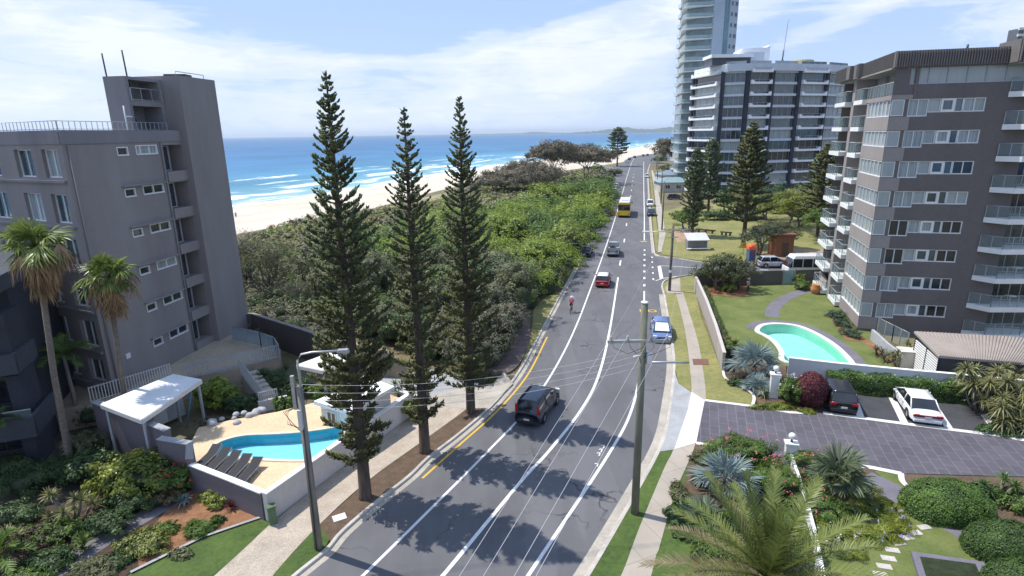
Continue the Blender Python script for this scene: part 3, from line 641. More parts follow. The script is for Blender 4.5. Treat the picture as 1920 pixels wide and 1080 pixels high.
# ---- shadowed apartment block whose balconies enter at the edge of the picture
def dark_block():
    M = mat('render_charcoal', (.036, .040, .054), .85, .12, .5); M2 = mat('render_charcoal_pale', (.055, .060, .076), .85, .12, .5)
    O = np.array([-26.0, 29.0])
    root = thing('apartment_building', 'charcoal apartment block in shade with deep balconies beside the palms', 'building', (O[0], O[1], 0))
    dv = np.array([.93, .36]); F = Fac(O-dv*16, dv, 1); n = F.n
    zf = [0.0, 2.95, 6.4]; tops = 10.2
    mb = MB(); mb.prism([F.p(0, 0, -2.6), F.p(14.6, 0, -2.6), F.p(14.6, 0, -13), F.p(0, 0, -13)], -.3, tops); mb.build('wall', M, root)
    for i, z in enumerate(zf):
        out = [0.2, .75, .15, .0][i]
        if i:
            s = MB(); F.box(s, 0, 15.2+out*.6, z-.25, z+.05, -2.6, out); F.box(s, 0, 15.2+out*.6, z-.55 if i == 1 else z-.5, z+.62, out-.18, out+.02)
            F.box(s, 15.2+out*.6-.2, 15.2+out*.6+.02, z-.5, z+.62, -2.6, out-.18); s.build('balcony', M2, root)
            if i == 1:
                r = MB(); a, b = F.p(1, 0, out-.1), F.p(15.6, 0, out-.1); r.tube([(*a[:2], z+1.05), (*b[:2], z+1.05)], .035, 6); ro = r.build('balcony_railing', M_agrey, root)
                q = MB(); F.quad(q, 1, 15.6, z+.62, z+1.03, out-.1); q.build('balustrade_glass', M_gbal, ro)
        c = MB(); F.box(c, 14.5, 15.1, z, z+2.75, -2.4, -.25); c.build('pier', M, root)
        for a in (2.2, 7.2, 11.6): F.window(root, a, a+2.4, z+.3, z+2.3, -2.6, (.5,), M_dark, M_gdark)
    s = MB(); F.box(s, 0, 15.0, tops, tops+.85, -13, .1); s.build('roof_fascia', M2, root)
dark_block()

# ---- right hand apartment block: lit bay side and shaded main wall
def right_block():
    O = g(1606, 622, 0); dm = np.array([.972, -.236]); ds = np.array([.29, .957])
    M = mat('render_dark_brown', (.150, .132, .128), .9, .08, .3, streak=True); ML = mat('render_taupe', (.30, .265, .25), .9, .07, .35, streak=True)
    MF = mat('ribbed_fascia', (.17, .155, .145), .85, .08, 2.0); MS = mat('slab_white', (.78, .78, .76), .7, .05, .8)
    root = thing('apartment_building', 'brown nine storey apartment block with white edged balconies beside the curved pool', 'building', (O[0], O[1], 0))
    F = Fac(O, dm, 1); S = Fac(O, ds, -1); S.n = np.array([-.957, .29])
    zb = [2.82-.0+2.475*k for k in range(9)]            # window heads, lowest first
    top = 23.85
    # main wall
    mb = MB(); holes = []
    for k, zh in enumerate(zb):
        if k < 8: holes += [(1.3, 2.75, zh-1.36, zh, .16), (2.75, 6.75, zh-1.06, zh, .16)]
        else: holes += [(1.15, 9.2, zh-1.32, zh, .16)]
    F.wall(mb, 0, 9.9, -.8, top-1.25, holes)
    n2 = F.p(9.9, 0)
    q = [F.p(0, 0), S.p(16.5, 0), (S.p(16.5, 0)[0]+dm[0]*22, S.p(16.5, 0)[1]+dm[1]*22), F.p(22, 0, -1.2), F.p(9.9, 0, -1.2)]
    mb.face([(*q[1][:2], -.8), (*q[1][:2], top-1.25), (*q[2][:2], top-1.25), (*q[2][:2], -.8)]); mb.face([(*q[2][:2], -.8), (*q[2][:2], top-1.25), (*q[3][:2], top-1.25), (*q[3][:2], -.8)])
    mb.face([(*F.p(9.9, 0)[:2], -.8), (*F.p(9.9, 0, -1.2)[:2], -.8), (*F.p(9.9, 0, -1.2)[:2], top-1.25), (*F.p(9.9, 0)[:2], top-1.25)])
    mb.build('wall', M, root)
    # far part of the main wall carries the windows beyond the balcony stack
    mb = MB(); h2 = [(14.3, 17.6, zh-1.5, zh, .15) for zh in zb[:8]]; F.wall(mb, 9.9, 22, -.8, top-1.25, [(9.95, 13.4, zh-2.0, zh+.1, .05) for zh in zb]+h2, .2, -1.2); mb.build('wing_wall', M, root)
    rr = random.Random(3); kinds = [M_gcur, M_gcur2, M_gcur, M_gdark, M_gsea]
    for k, zh in enumerate(zb):
        if k < 8:
            F.window(root, 1.3, 2.74, zh-1.36, zh, -.155, (.5,), M_wframe, kinds[[0, 0, 3, 3, 0, 0, 0, 0][k]], fw=.055, proud=.13)
            F.window(root, 2.76, 3.62, zh-1.06, zh, -.155, (), M_wframe, [M_gcur2, M_gcur, M_gcur2, M_gcur, M_gcur2, M_gcur2, M_gcur, M_gcur2][k], fw=.045, proud=.12)
            F.window(root, 3.66, 4.62, zh-1.06, zh, -.155, (), M_wframe, M_gsea if k % 3 else M_gcur, fw=.15, proud=.13)
            F.window(root, 4.64, 5.22, zh-1.06, zh, -.155, (), M_wframe, M_gsea, fw=.05, proud=.11)
            F.window(root, 5.24, 6.74, zh-1.06, zh, -.155, (.5,), M_wframe, [M_gdark, M_gdark, M_gdark, M_gdark, M_gcur2, M_gdark, M_gcur, M_gcur][k], fw=.06, proud=.13)
            F.window(root, 14.3, 17.6, zh-1.5, zh, -1.345, (.33, .66), M_wframe, rr.choice(kinds), fw=.06, proud=.13)
        else:
            F.window(root, 1.15, 9.2, zh-1.32, zh, -.155, (.165, .33, .5, .66, .83), M_agrey, M_gcur2, fw=.05, proud=.12)
        F.window(root, 10.0, 13.35, zh-2.0, zh+.08, -1.24, (.28, .52, .76), M_agrey, rr.choice([M_gdark, M_gcur, M_gsea]), name='balcony_door', proud=.04)
    # balcony stack in front of the wing
    for k, zh in enumerate(zb):
        zs = zh-2.08; P = [F.p(8.15, 0, .06), F.p(9.35, 0, 1.25), F.p(12.2, 0, .72), F.p(13.9, 0, -1.19), F.p(9.92, 0, -1.19), F.p(9.92, 0, .06)]
        b = MB().prism(P, zs-.42, zs); bo = b.build('balcony', MS, root)
        r = MB(); g_ = MB(); L = [F.p(8.2, zs, .10), F.p(9.37, zs, 1.19), F.p(12.17, zs, .66), F.p(13.8, zs, -1.13)]
        for i in range(3):
            a, c = np.array(L[i]), np.array(L[i+1]); n = [2, 4, 3][i]
            r.tube([a+[0, 0, 1.0], c+[0, 0, 1.0]], .03, 5)
            for j in range(n+1): p = a+(c-a)*j/n; r.box((p[0], p[1], zs+.5), (.045, .045, 1.0), math.atan2(dm[1], dm[0]))
            g_.face([a+[0, 0, .08], c+[0, 0, .08], c+[0, 0, .95], a+[0, 0, .95]])
        r.build('balcony_railing', M_agrey, bo); g_.build('balustrade_glass', M_gbal, bo)
        if k in (1, 2, 4, 6):                          # outdoor setting on some balconies
            c = F.p(11.4, 0, -.2); mcol = MS if k != 6 else mat('orange_fabric', (.65, .16, .05), .8, .1, 4)
            t = MB().lathe([(0, .72), (.42, .72), (.42, .75), (0, .75)], 12, (c[0], c[1], zs)); t.tube([(c[0], c[1], zs+.01), (c[0], c[1], zs+.72)], .035, 6)
            t.lathe([(.22, .0), (.2, .03), (0, .03)], 8, (c[0], c[1], zs+.004)); tag(t.build('balcony_table', mcol), 'round %s table on the %s storey corner balcony of the brown apartment block' % ('orange' if k == 6 else 'white', ['first', 'second', 'third', 'fourth', 'fifth', 'sixth', 'seventh'][k]), 'table')
    # lit side: bays near the corner, balconies beyond
    mb = MB(); S.wall(mb, 7.4, 16.5, -.8, top-1.25, [(8.0, 10.6, zh-2.0, zh+.1, .05) for zh in zb]+[(12.2, 15.4, zh-2.0, zh+.1, .05) for zh in zb], .2, -1.5); mb.build('side_wall', M, root)
    for k, zh in enumerate(zb):
        zs = zh-2.12
        if k < 8:
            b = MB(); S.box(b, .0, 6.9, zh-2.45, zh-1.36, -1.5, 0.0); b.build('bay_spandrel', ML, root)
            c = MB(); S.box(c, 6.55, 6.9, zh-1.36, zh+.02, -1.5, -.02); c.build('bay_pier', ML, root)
            S.window(root, .02, 6.5, zh-1.34, zh+.0, -.14, (.16, .33, .5, .66, .83), M_wframe, M_gcur if k % 3 else M_gcur2, fw=.06, proud=.12, name='bay_window')
            F.window(root, .06, 1.0, zh-1.30, zh-.02, .0, (), M_wframe, M_gcur2, fw=.05, proud=.03, name='bay_window')
        for a, b_ in ((7.3, 10.4), (12.0, 16.4)):
            s = MB(); S.box(s, a, b_, zs-.40, zs, -1.5, .35 if a < 10 else .75); so_ = s.build('balcony', MS, root)
            o1 = .28 if a < 10 else .68
            r = MB(); L = [S.p(a+.06, zs, -1.4), S.p(a+.06, zs, o1), S.p(b_-.06, zs, o1), S.p(b_-.06, zs, -1.4)]
            g_ = MB()
            for i in range(3):
                p0, p1 = np.array(L[i]), np.array(L[i+1]); n = max(2, int(np.linalg.norm(p1-p0)/.75)); r.tube([p0+[0, 0, 1.0], p1+[0, 0, 1.0]], .03, 5)
                for j in range(n+1): p = p0+(p1-p0)*j/n; r.box((p[0], p[1], zs+.5), (.04, .04, 1.0), math.atan2(ds[1], ds[0]))
                g_.face([p0+[0, 0, .06], p1+[0, 0, .06], p1+[0, 0, .96], p0+[0, 0, .96]])
            r.build('balcony_railing', M_agrey, so_); g_.build('balustrade_glass', M_gbal, so_)
            S.window(root, (8.0 if a < 10 else 12.2), (10.5 if a < 10 else 15.3), zh-2.0, zh+.08, -1.54, (.33, .66), M_agrey, rr.choice([M_gcur, M_gcur2, M_gdark, M_gcur]), name='balcony_door', proud=.03)
        d = MB(); S.box(d, 10.75, 11.75, zs-.40, zh+.35, -1.5, .2); d.build('party_wall', ML, root)
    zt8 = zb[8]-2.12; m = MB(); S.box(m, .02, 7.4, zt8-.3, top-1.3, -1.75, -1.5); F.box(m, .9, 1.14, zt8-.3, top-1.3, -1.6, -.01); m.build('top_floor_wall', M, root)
    S.window(root, 1.2, 6.6, zt8+.1, zt8+2.15, -1.495, (.25, .5, .75), M_agrey, M_gcur, name='balcony_door', proud=.03)
    m = MB(); S.box(m, .0, 7.3, zt8-.36, zt8, -1.5, .02); F.box(m, .0, 1.1, zt8-.36, zt8-.004, -1.5, .02); bo = m.build('balcony', ML, root)
    r = MB(); gq = MB(); L = [S.p(7.2, zt8, -.05), S.p(.08, zt8, -.05), F.p(1.0, zt8, -.05)]
    for i in range(2):
        p0, p1 = np.array(L[i]), np.array(L[i+1]); n = max(2, int(np.linalg.norm(p1-p0)/.75)); r.tube([p0+[0, 0, 1.0], p1+[0, 0, 1.0]], .03, 5)
        for j in range(n+1): p = p0+(p1-p0)*j/n; r.box((p[0], p[1], zt8+.5), (.04, .04, 1.0))
        gq.face([p0+[0, 0, .06], p1+[0, 0, .06], p1+[0, 0, .96], p0+[0, 0, .96]])
    r.build('balcony_railing', M_agrey, bo); gq.build('balustrade_glass', M_gbal, bo)
    # roof and ribbed fascia
    mb = MB(); mb.prism([F.p(-.1, 0, .12), F.p(22, 0, .12), (q[2][0], q[2][1]), S.p(16.5, 0, .1)], top-1.28, top-1.16); mb.build('roof', MF, root)
    f = MB(); F.box(f, -.2, 7.6, top-1.24, top, -.1, .22); S.box(f, .03, 9.2, top-1.24, top, -.4, .18); S.box(f, 9.2, 11.0, top-1.3, top+.03, -.4, .55); S.box(f, 11.0, 17, top-1.24, top, -.4, .9)
    F.box(f, 7.62, 22, top-1.24, top+.4, -1.5, 1.5)
    for i in range(42): F.box(f, -.15+i*.185, -.15+i*.185+.085, top-1.2, top-.03, .21, .34)
    for i in range(75): F.box(f, 7.7+i*.185, 7.7+i*.185+.085, top-1.2, top+.37, 1.49, 1.64)
    for i in range(85):
        if not 49 < i*.185*5.4 < 60: S.box(f, .1+i*.2, .1+i*.2+.06, top-1.2, top-.03, .1, .22 if i*.2 < 9 else (.58 if i*.2 < 10.9 else .94))
    f.build('roof_fascia', MF, root)
    s = MB(); S.box(s, .05, 17, top-1.36, top-1.25, -1.5, .3); F.box(s, 7.7, 22, top-1.36, top-1.25, -1.2, 1.45); s.build('eave_soffit', M_soff, root)
    c = F.p(5, 0, -.5); MB().tube([(c[0], c[1], top-.2), (c[0], c[1], top+.35)], .08, 8).build('vent_pipe', M_dark, root)
right_block()

# ---- mid distance twelve storey block with white balconies
def white_balcony_block():
    D = 160.0; pts = [at(x, 200, d) for x, d in ((1300, 174), (1352, 159), (1397, 157), (1442, 158), (1491, 160), (1543, 163), (1581, 168))]
    P = [np.array(p[:2]) for p in pts]
    base = (P[0]+P[-1])/2
    root = thing('apartment_tower', 'navy and grey apartment block with white upswept balconies behind the pines', 'building', (base[0], base[1]+6, 0))
    MW = mat('balcony_white', (.82, .83, .85), .8, .05, .4); MG = mat('spandrel_grey', (.56, .60, .66), .8, .06, .4); MN = mat('column_navy', (.030, .034, .055), .7, .15, .6)
    top = 34.2; nf = 12; fh = 2.86; rr = random.Random(5)
    core = MB().prism([*P, P[-1]+[4, 16], P[0]+[8, 16]], 0, top-1.6); core.build('wall', mat('recess_dark', (.10, .11, .14), .8, .1, .5), root)
    f = MB().prism([*[p+np.array([0, -1.3]) for p in P], P[-1]+[4.5, 16], P[0]+[8, 16]], top-1.75, top); f.build('roof_fascia', MG, root)
    a0, a1 = P[0]+[-.6, -1.0], P[1]+[0, -1.6]
    Fw = Fac(a0, a1-a0, 1); fw_ = MB(); Fw.box(fw_, 0, np.linalg.norm(a1-a0), top-1.9, top+.1, -1, .05); fw_.build('white_fascia', MW, root)
    gl = [M_gcur, M_gsea, M_gdark, M_gsea]
    for j in range(6):
        a, b = P[j], P[j+1]; F = Fac(a, b-a, 1); L = np.linalg.norm(b-a)
        col = MB(); F.box(col, -.55, .45, 0, top-1.7, -.3, .75); col.build('column', MN, root)
        for k in range(nf):
            z = 1.0+k*fh
            kind = 'bal' if j in (0, 2, 4) else 'flat'
            F.window(root, .5, L-.55, z+.15, z+fh-.35, .02, (.25, .5, .75), M_agrey, gl[(k*7+j*3+rr.randrange(3)) % 4], fw=.08, proud=.08)
            if kind == 'flat':
                s = MB(); F.box(s, .46, L-.56, z-.45, z+.12, .06, .55 if j != 5 else .7); s.build('spandrel', MG if j else MW, root)
            else:
                s = MB(); o0, o1 = .06, 1.5
                F.box(s, .48, L-.58, z-.4, z-.12, o0, o1)
                # front upstand with upswept horns at both ends
                e0, e1 = .48, L-.58
                pr = [(e0, z-.12), (e1, z-.12), (e1, z+.62), (e1-.28, z+.62), (e1-1.0, z+.1), (e0+1.0, z+.1), (e0+.28, z+.62), (e0, z+.62)]
                vs = [F.p(x, zz, o1) for x, zz in pr]+[F.p(x, zz, o1-.15) for x, zz in pr]; n = len(pr)
                s.add(vs, [tuple(range(n)), tuple(range(2*n-1, n-1, -1))]+[(i, n+i, n+(i+1) % n, (i+1) % n) for i in range(n)])
                for e in (e0, e1-.12): F.box(s, e, e+.12, z-.12, z+.6, o0, o1-.16)
                bo = s.build('balcony', MW, root)
                r = MB(); r.tube([F.p(e0+.2, z+.68, o1-.08), F.p(e1-.2, z+.68, o1-.08)], .035, 5)
                for i in range(5): p = F.p(e0+.9+(e1-e0-1.8)*i/4, z+.4, o1-.08); r.box(p, (.04, .04, .56))
                r.build('balcony_railing', M_agrey, bo)
        if j == 5:
            for k in range(nf):
                F.window(root, L-2.6, L-1.1, 1.0+k*fh+1.0, 1.0+k*fh+2.0, .12, (.5,), M_wframe, M_gcur2, proud=.06)
    # roof plant: white sawtooth room, glazed lounge, water tank
    c = P[1]*.5+P[2]*.5; m = MB(); m.box((c[0]-1, c[1]+4, top+1.0), (10, 6, 2.0)); m.build('roof_lounge', mat('lounge_glass', (.06, .07, .09), .3, .1, 1), root)
    m = MB(); m.box((c[0]-1, c[1]+3.8, top+2.15), (11, 7, .8)); m.build('lounge_roof', MW, root)
    c = P[2]*.45+P[3]*.55; F = Fac((c[0]-4.2, c[1]+5), (1, 0), 1); m = MB()
    pr = [(0, top), (8, top), (8, top+5.2), (7.2, top+4.6), (.8, top+4.3), (0, top+3.6)]
    vs = [F.p(x, z, 0) for x, z in pr]+[F.p(x, z, -5) for x, z in pr]; n = 6
    m.add(vs, [tuple(range(n)), tuple(range(2*n-1, n-1, -1))]+[(i, n+i, n+(i+1) % n, (i+1) % n) for i in range(n)]); m.build('plant_room', MW, root)
    m = MB(); F.box(m, 1.0, 6.6, top+.6, top+3.4, .004, .06); m.build('plant_room_panel', MG, root)
    c = P[4]*.5+P[5]*.5; MB().lathe([(3.1, 0), (3.1, 1.5), (2.9, 1.7), (0, 1.9)], 20, (c[0]-.5, c[1]+6, top)).build('water_tank', mat('tank_ochre', (.38, .34, .20), .7, .1, 1), root)
    c = P[3]; m = MB(); m.tube([(c[0]+4, c[1]+4, top), (c[0]+4.2, c[1]+4, top+4.2)], [.22, .08], 6); m.tube([(c[0]+4.2, c[1]+4, top+4.2), (c[0]+4.6, c[1]+4, top+11)], .05, 5)
    for i in range(4): m.box((c[0]+4.1, c[1]+4, top+1.2+i*.7), (.8, .1, .08), i)
    m.build('antenna_mast', M_dark, root)
white_balcony_block()

# ---- tall tower behind it
def tall_tower():
    D = 188.0; A = at(1283, 60, D); B = at(1336, 60, D-3); C_ = at(1381, 60, D+3); E = at(1281, 60, D+12)
    root = thing('apartment_tower', 'very tall pale blue tower with curved white balconies rising out of the picture', 'building', ((A[0]+C_[0])/2, D+8, 0))
    MP = mat('tower_pale_blue', (.36, .43, .48), .7, .06, .2); MW = mat('balcony_rim_white', (.74, .75, .75), .7, .04, .4)
    H_ = 92; nf = 30; fh = 3.04
    m = MB().prism([B[:2], C_[:2], C_[:2]+np.array([3, 16]), B[:2]+np.array([-1, 16])], 0, H_); m.build('wall', MP, root)
    core = MB().prism([A[:2]+np.array([.9, 1.4]), B[:2]+np.array([0, .8]), B[:2]+np.array([-1, 15]), E[:2]+np.array([1, 8])], 0, H_-1); core.build('glazed_wall', mat('tower_glazing', (.16, .23, .23), .2, .25, .4, fine=.5, spec=.8), root)
    for k in range(nf):
        z = 2+k*fh
        curve = smooth([E[:2]+np.array([-.3, 6]), E[:2]+np.array([-.6, 1]), A[:2]+np.array([-.3, .4]), A[:2]+np.array([3.2, -1.9]), A[:2]+np.array([6.2, -2.0]), B[:2]+np.array([-.2, -.4])], 5)
        s = MB().prism(curve+[B[:2]+np.array([-.5, 6]), E[:2]+np.array([2, 9])], z-.28, z); so_ = s.build('balcony', MW, root)
        r = MB(); L = [tuple(p) for p in offset(curve, .12)]
        r.strip([], [], 0) if False else None
        n = len(L); r.add([(*p, z+.02) for p in L]+[(*p, z+.95) for p in L], [(i, i+1, n+i+1, n+i) for i in range(n-1)]); r.build('balustrade_glass', clear_glass('tower_balustrade', (.5, .62, .62), .45), so_)
    F = Fac(B, C_-B, 1); L = np.linalg.norm((C_-B)[:2])
    g_ = MB(); F.box(g_, L*.44, L*.64, 3, H_-2, .01, .08); g_.build('glass_strip', mat('tower_teal_glass', (.07, .19, .24), .15, .3, .25, spec=.9, fine=.5), root)
    for k in range(12, nf-2):
        z = 2+k*fh
        for a, b in ((.70, .78), (.86, .97)): F.window(root, L*a, L*b, z+.5, z+1.7, .005, (.5,), M_agrey, M_gdark, fw=.06, proud=.06)
tall_tower()

def far_tower(x0, x1, ytop, D, label, fh, wide):
    A, B = at(x0, ytop, D), at(x1, ytop, D); H_ = A[2]
    root = thing('apartment_tower', label, 'building', ((A[0]+B[0])/2, D+8, 0)); MW = mat('far_tower_white', (.62, .62, .60), .8, .05, .2); MD = mat('far_tower_dark', (.12, .13, .15), .6, .1, .2)
    F = Fac(A, B-A, 1); L = np.linalg.norm((B-A)[:2])
    m = MB().prism([F.p(0, 0), F.p(L, 0), F.p(L, 0, -7), F.p(0, 0, -7)], 0, H_-.3); m.build('wall', MD, root)
    k = 0; z = H_
    while z > 12 and k < 26:
        s = MB(); F.box(s, -.8, L*wide, z-1.25, z, .02, 1.0); s.build('balcony', MW, root); z -= fh; k += 1
    s = MB(); F.box(s, L*wide, L*wide+2.4, 10, H_+1.6, .02, 1.2); s.build('pier', MW, root)
far_tower(1571, 1612, 140, 262, 'distant white slatted tower seen in the gap between the two apartment blocks', 2.9, .62)
far_tower(1912, 1945, 52, 330, 'distant white striped tower top above the ribbed roof of the brown block', 3.1, .25)

# ---- low houses beside the far road
def low_house(px, Y, w, d, h, label, roofc, wallc):
    c = at(*px, Y); x, y = c[0], Y
    root = thing('beach_house', label, 'house', (x, y, 0)); MWl = mat('house_wall_'+wallc[0], wallc[1], .85, .1, .5); MR = mat('house_roof_'+roofc[0], roofc[1], .6, .1, 1.2)
    MB().prism([(x-w/2, y-d/2), (x+w/2, y-d/2), (x+w/2, y+d/2), (x-w/2, y+d/2)], -.05, h).build('wall', MWl, root)
    e = .5; m = MB(); a = [(x-w/2-e, y-d/2-e, h), (x+w/2+e, y-d/2-e, h), (x+w/2+e, y+d/2+e, h), (x-w/2-e, y+d/2+e, h)]; r = [(x-w/2+d*.35, y, h+d*.16), (x+w/2-d*.35, y, h+d*.16)]
    m.add(a+r, [(0, 1, 5, 4), (1, 2, 5), (2, 3, 4, 5), (3, 0, 4), (3, 2, 1, 0)]); m.build('roof', MR, root)
    F = Fac((x-w/2, y-d/2), (1, 0), 1)
    for a0 in (.15, .5, .75): F.window(root, w*a0, w*a0+w*.16, 1.0, 2.2, .0, (.5,), M_wframe, M_gdark)
low_house((1262, 330), 178, 9.5, 8, 2.9, 'low beach house with a pale teal hip roof nearer the pines', ('teal', (.22, .33, .36)), ('cream', (.52, .50, .44)))
low_house((1268, 312), 205, 12, 9, 3.1, 'low beach house with a grey blue roof behind the teal roofed one', ('greyblue', (.21, .27, .33)), ('pale', (.60, .60, .58)))
# ================================================================== WALLS, POOLS, FENCES, POLES, SMALL STRUCTURES
def wall_line(name, label, pts, h, t, mt, cap=None, z0=-.04, cat='wall', caph=.07, world=False, capover=.03):
    P = [np.array(p[:2], float) for p in (pts if world else gp(pts))]; a = offset(P, -t/2); b = offset(P, t/2); m = MB()
    hs = h if isinstance(h, (list, tuple)) else [h]*len(P); c0 = P[0]
    root = thing(name, label, cat, (c0[0], c0[1], 0))
    for i in range(len(P)-1):
        m.hexa([(*a[i], z0), (*b[i], z0), (*b[i+1], z0), (*a[i+1], z0)], [(*a[i], hs[i]), (*b[i], hs[i]), (*b[i+1], hs[i+1]), (*a[i+1], hs[i+1])])
    m.build('wall', mt, root)
    if cap:
        a = offset(P, -t/2-capover); b = offset(P, t/2+capover); m = MB()
        for i in range(len(P)-1): m.hexa([(*a[i], hs[i]+.002), (*b[i], hs[i]+.002), (*b[i+1], hs[i+1]+.002), (*a[i+1], hs[i+1]+.002)], [(*a[i], hs[i]+caph), (*b[i], hs[i]+caph), (*b[i+1], hs[i+1]+caph), (*a[i+1], hs[i+1]+caph)])
        m.build('coping', cap, root)
    return root
def holed(name, outer, inner, z, mt):
    bm = bmesh.new()
    for loop in (outer, inner):
        vs = [bm.verts.new((p[0], p[1], z)) for p in loop]
        for i in range(len(vs)): bm.edges.new((vs[i], vs[(i+1) % len(vs)]))
    bmesh.ops.triangle_fill(bm, use_beauty=True, edges=bm.edges[:]); bmesh.ops.recalc_face_normals(bm, faces=bm.faces[:])
    for f in bm.faces:
        if f.normal.z < 0: f.normal_flip()
    me = bpy.data.meshes.new(name); bm.to_mesh(me); bm.free()
    return tag(put(name, me, None, [mt]), kind='structure')
def water_mat(name, tint):
    m = bpy.data.materials.new(name); m.use_nodes = True; nt = m.node_tree; b = nt.nodes['Principled BSDF']
    nt.nodes.remove(b); t = nt.nodes.new('ShaderNodeBsdfTransparent'); t.inputs[0].default_value = (*tint, 1)
    gl = nt.nodes.new('ShaderNodeBsdfGlossy'); gl.inputs['Roughness'].default_value = .03; fr = nt.nodes.new('ShaderNodeFresnel'); fr.inputs[0].default_value = 1.33
    v = nt.nodes.new('ShaderNodeTexCoord').outputs['Object']; bp = nt.nodes.new('ShaderNodeBump'); bp.inputs['Strength'].default_value = .25; bp.inputs['Distance'].default_value = .05
    nt.links.new(NOISE(nt, v, 2.2, 3), bp.inputs['Height']); nt.links.new(bp.outputs[0], gl.inputs['Normal']); nt.links.new(bp.outputs[0], fr.inputs['Normal'])
    mx = nt.nodes.new('ShaderNodeMixShader'); nt.links.new(fr.outputs[0], mx.inputs[0]); nt.links.new(t.outputs[0], mx.inputs[1]); nt.links.new(gl.outputs[0], mx.inputs[2])
    nt.links.new(mx.outputs[0], nt.nodes['Material Output'].inputs[0]); return m
def pool(label, outline, z, depth, floor_m, wall_m, water, coping_m=None, cw=.4, slope=0.0):
    n = len(outline); c = np.mean(outline, axis=0); root = thing('swimming_pool', label, 'pool', (c[0], c[1], z))
    fl = [c+(p-c)*.94 for p in outline]; m = MB()
    m.add([(*p, z) for p in outline]+[(*p, z-depth) for p in outline], [(i, n+i, n+(i+1) % n, (i+1) % n) for i in range(n)]); 
    m.build('basin_wall', wall_m, root)
    m = MB(); m.face([(*p, z-depth) for p in outline]); m.build('basin_floor', floor_m, root)
    up_ = outline if sum(outline[i][0]*outline[(i+1) % n][1]-outline[(i+1) % n][0]*outline[i][1] for i in range(n)) > 0 else outline[::-1]
    m = MB(); m.face([(*p, z-.12) for p in up_]); m.build('water_surface', water, root)
    if coping_m:
        o = offset(outline+outline[:1], cw); a = offset(outline+outline[:1], 0)
        area = sum(outline[i][0]*outline[(i+1) % n][1]-outline[(i+1) % n][0]*outline[i][1] for i in range(n))
        if area < 0: o = offset(outline+outline[:1], -cw)
        m = MB(); k = n+1; m.add([(*p, z+.05) for p in a]+[(*p, z+.05) for p in o]+[(*p, z-.03) for p in a]+[(*p, z-.06) for p in o], [(i, i+1, k+i+1, k+i) for i in range(n)]+[(2*k+i, 2*k+i+1, i+1, i) for i in range(n)]+[(k+i, k+i+1, 3*k+i+1, 3*k+i) for i in range(n)])
        bm = m.build('coping', coping_m, root)
    return root

# ---- pool terrace on the beach side
DZ = 1.28
POOL1 = [p for p in smooth(gp([(400,846),(403,836),(425,825),(460,817.5),(505,815.5),(555,812.5),(600,807),(630,803),(645,810),(640,826),(622,842),(598,856),(572,862),(530,862),(487,860),(440,856),(412,853)], DZ), 4, True)]
deck_out = gp([(496,926),(368,876),(352,840),(372,802),(430,788),(520,772),(600,752),(700,728),(755,748)], DZ)
struct('pool_deck_base', MB().prism(deck_out, -.05, DZ-.72), M_concg)
struct('pool_deck_edge', MB().add([(*p, DZ-.72) for p in deck_out]+[(*p, DZ-.004) for p in deck_out], [(i, (i+1) % len(deck_out), len(deck_out)+(i+1) % len(deck_out), len(deck_out)+i) for i in range(len(deck_out))]), M_concg)
holed('pool_deck', deck_out, POOL1, DZ, M_deck)
mblue = mat('pool_paint_blue', (.30, .66, .78), .6, .05, .8); mteal = mat('pool_wall_shade_teal', (.05, .40, .52), .6, .06, .8)  # darker teal puts the shade of the basin walls into their colour
pool('kidney shaped bright blue pool set in the sandstone deck behind the white topped wall', POOL1, DZ, .62, mblue, mteal, water_mat('pool_water', (.80, .95, .98)), mat('pool_edge_tile', (.66, .58, .46), .7, .08, 2), .22)
M_pw = mat('wall_warm_grey', (.64, .60, .56), .9, .06, .35, streak=True); M_pwd = mat('wall_mauve_dark', (.17, .145, .155), .9, .08, .4, streak=True)
wall_line('boundary_wall', 'long grey rendered wall with a white coping between the pool deck and the footpath', [(503,981),(600,908),(700,832),(770,780)], 1.60, .26, M_pw, M_white)
wall_line('boundary_wall', 'dark mauve wall with a white coping closing the pool deck towards the mulch garden', [(368,921),(440,951),(500,977)], 1.58, .26, M_pwd, M_white)
wall_line('boundary_wall', 'short grey wall with a white top turning in from the driveway beside the pine', [(772,779),(735,764),(700,752)], 1.5, .22, M_pw, M_white)
p0, p1, p2, p3 = g(178,752,2.9), g(313,805,2.9), g(298,819,2.7), g(355,829,2.7)
wall_line('boundary_wall', 'stepped mauve wall running behind the leafy shrubs to the carport', [tuple(p0[:2]), tuple(p1[:2])], 2.85, .35, M_pwd, M_concg, world=True, caph=.05)
wall_line('boundary_wall', 'low mauve wall end beside the red flowering shrub', [tuple(p2[:2]), tuple(p3[:2]), tuple(g(366,921)[:2])], [2.62, 2.62, 1.9], .35, M_pwd, M_concg, world=True, caph=.05)
# raised plaza round the grey block, with its fence
PZ = 1.5
plaza = gp([(-260,760),(120,770),(215,752),(340,712),(440,692),(524,670),(526,655),(492,634),(438,618),(430,590)], PZ)
struct('plaza', MB().prism(plaza, -.05, PZ), M_plaza)
def slat_fence(label, px, z, h, step, mt, thick=.03, w=.05, world=False, name='slat_fence'):
    P = [np.array(p[:2], float) for p in (px if world else gp(px, z))]; root = thing(name, label, 'fence', (P[0][0], P[0][1], z)); m = MB(); r = MB()
    for a, b in zip(P[:-1], P[1:]):
        L = np.linalg.norm(b-a); n = max(1, int(L/step)); ang = math.atan2(b[1]-a[1], b[0]-a[0])
        for k in range(n+1):
            q = a+(b-a)*k/n; m.box((q[0], q[1], z+h/2+.02), (w, thick, h), ang)
        for zz in (.12, h-.08): c = (a+b)/2; r.box((c[0], c[1], z+zz+.02), (L, .03, .05), ang)
    m.build('slats', mt, root); r.build('rail', mt, root); return root
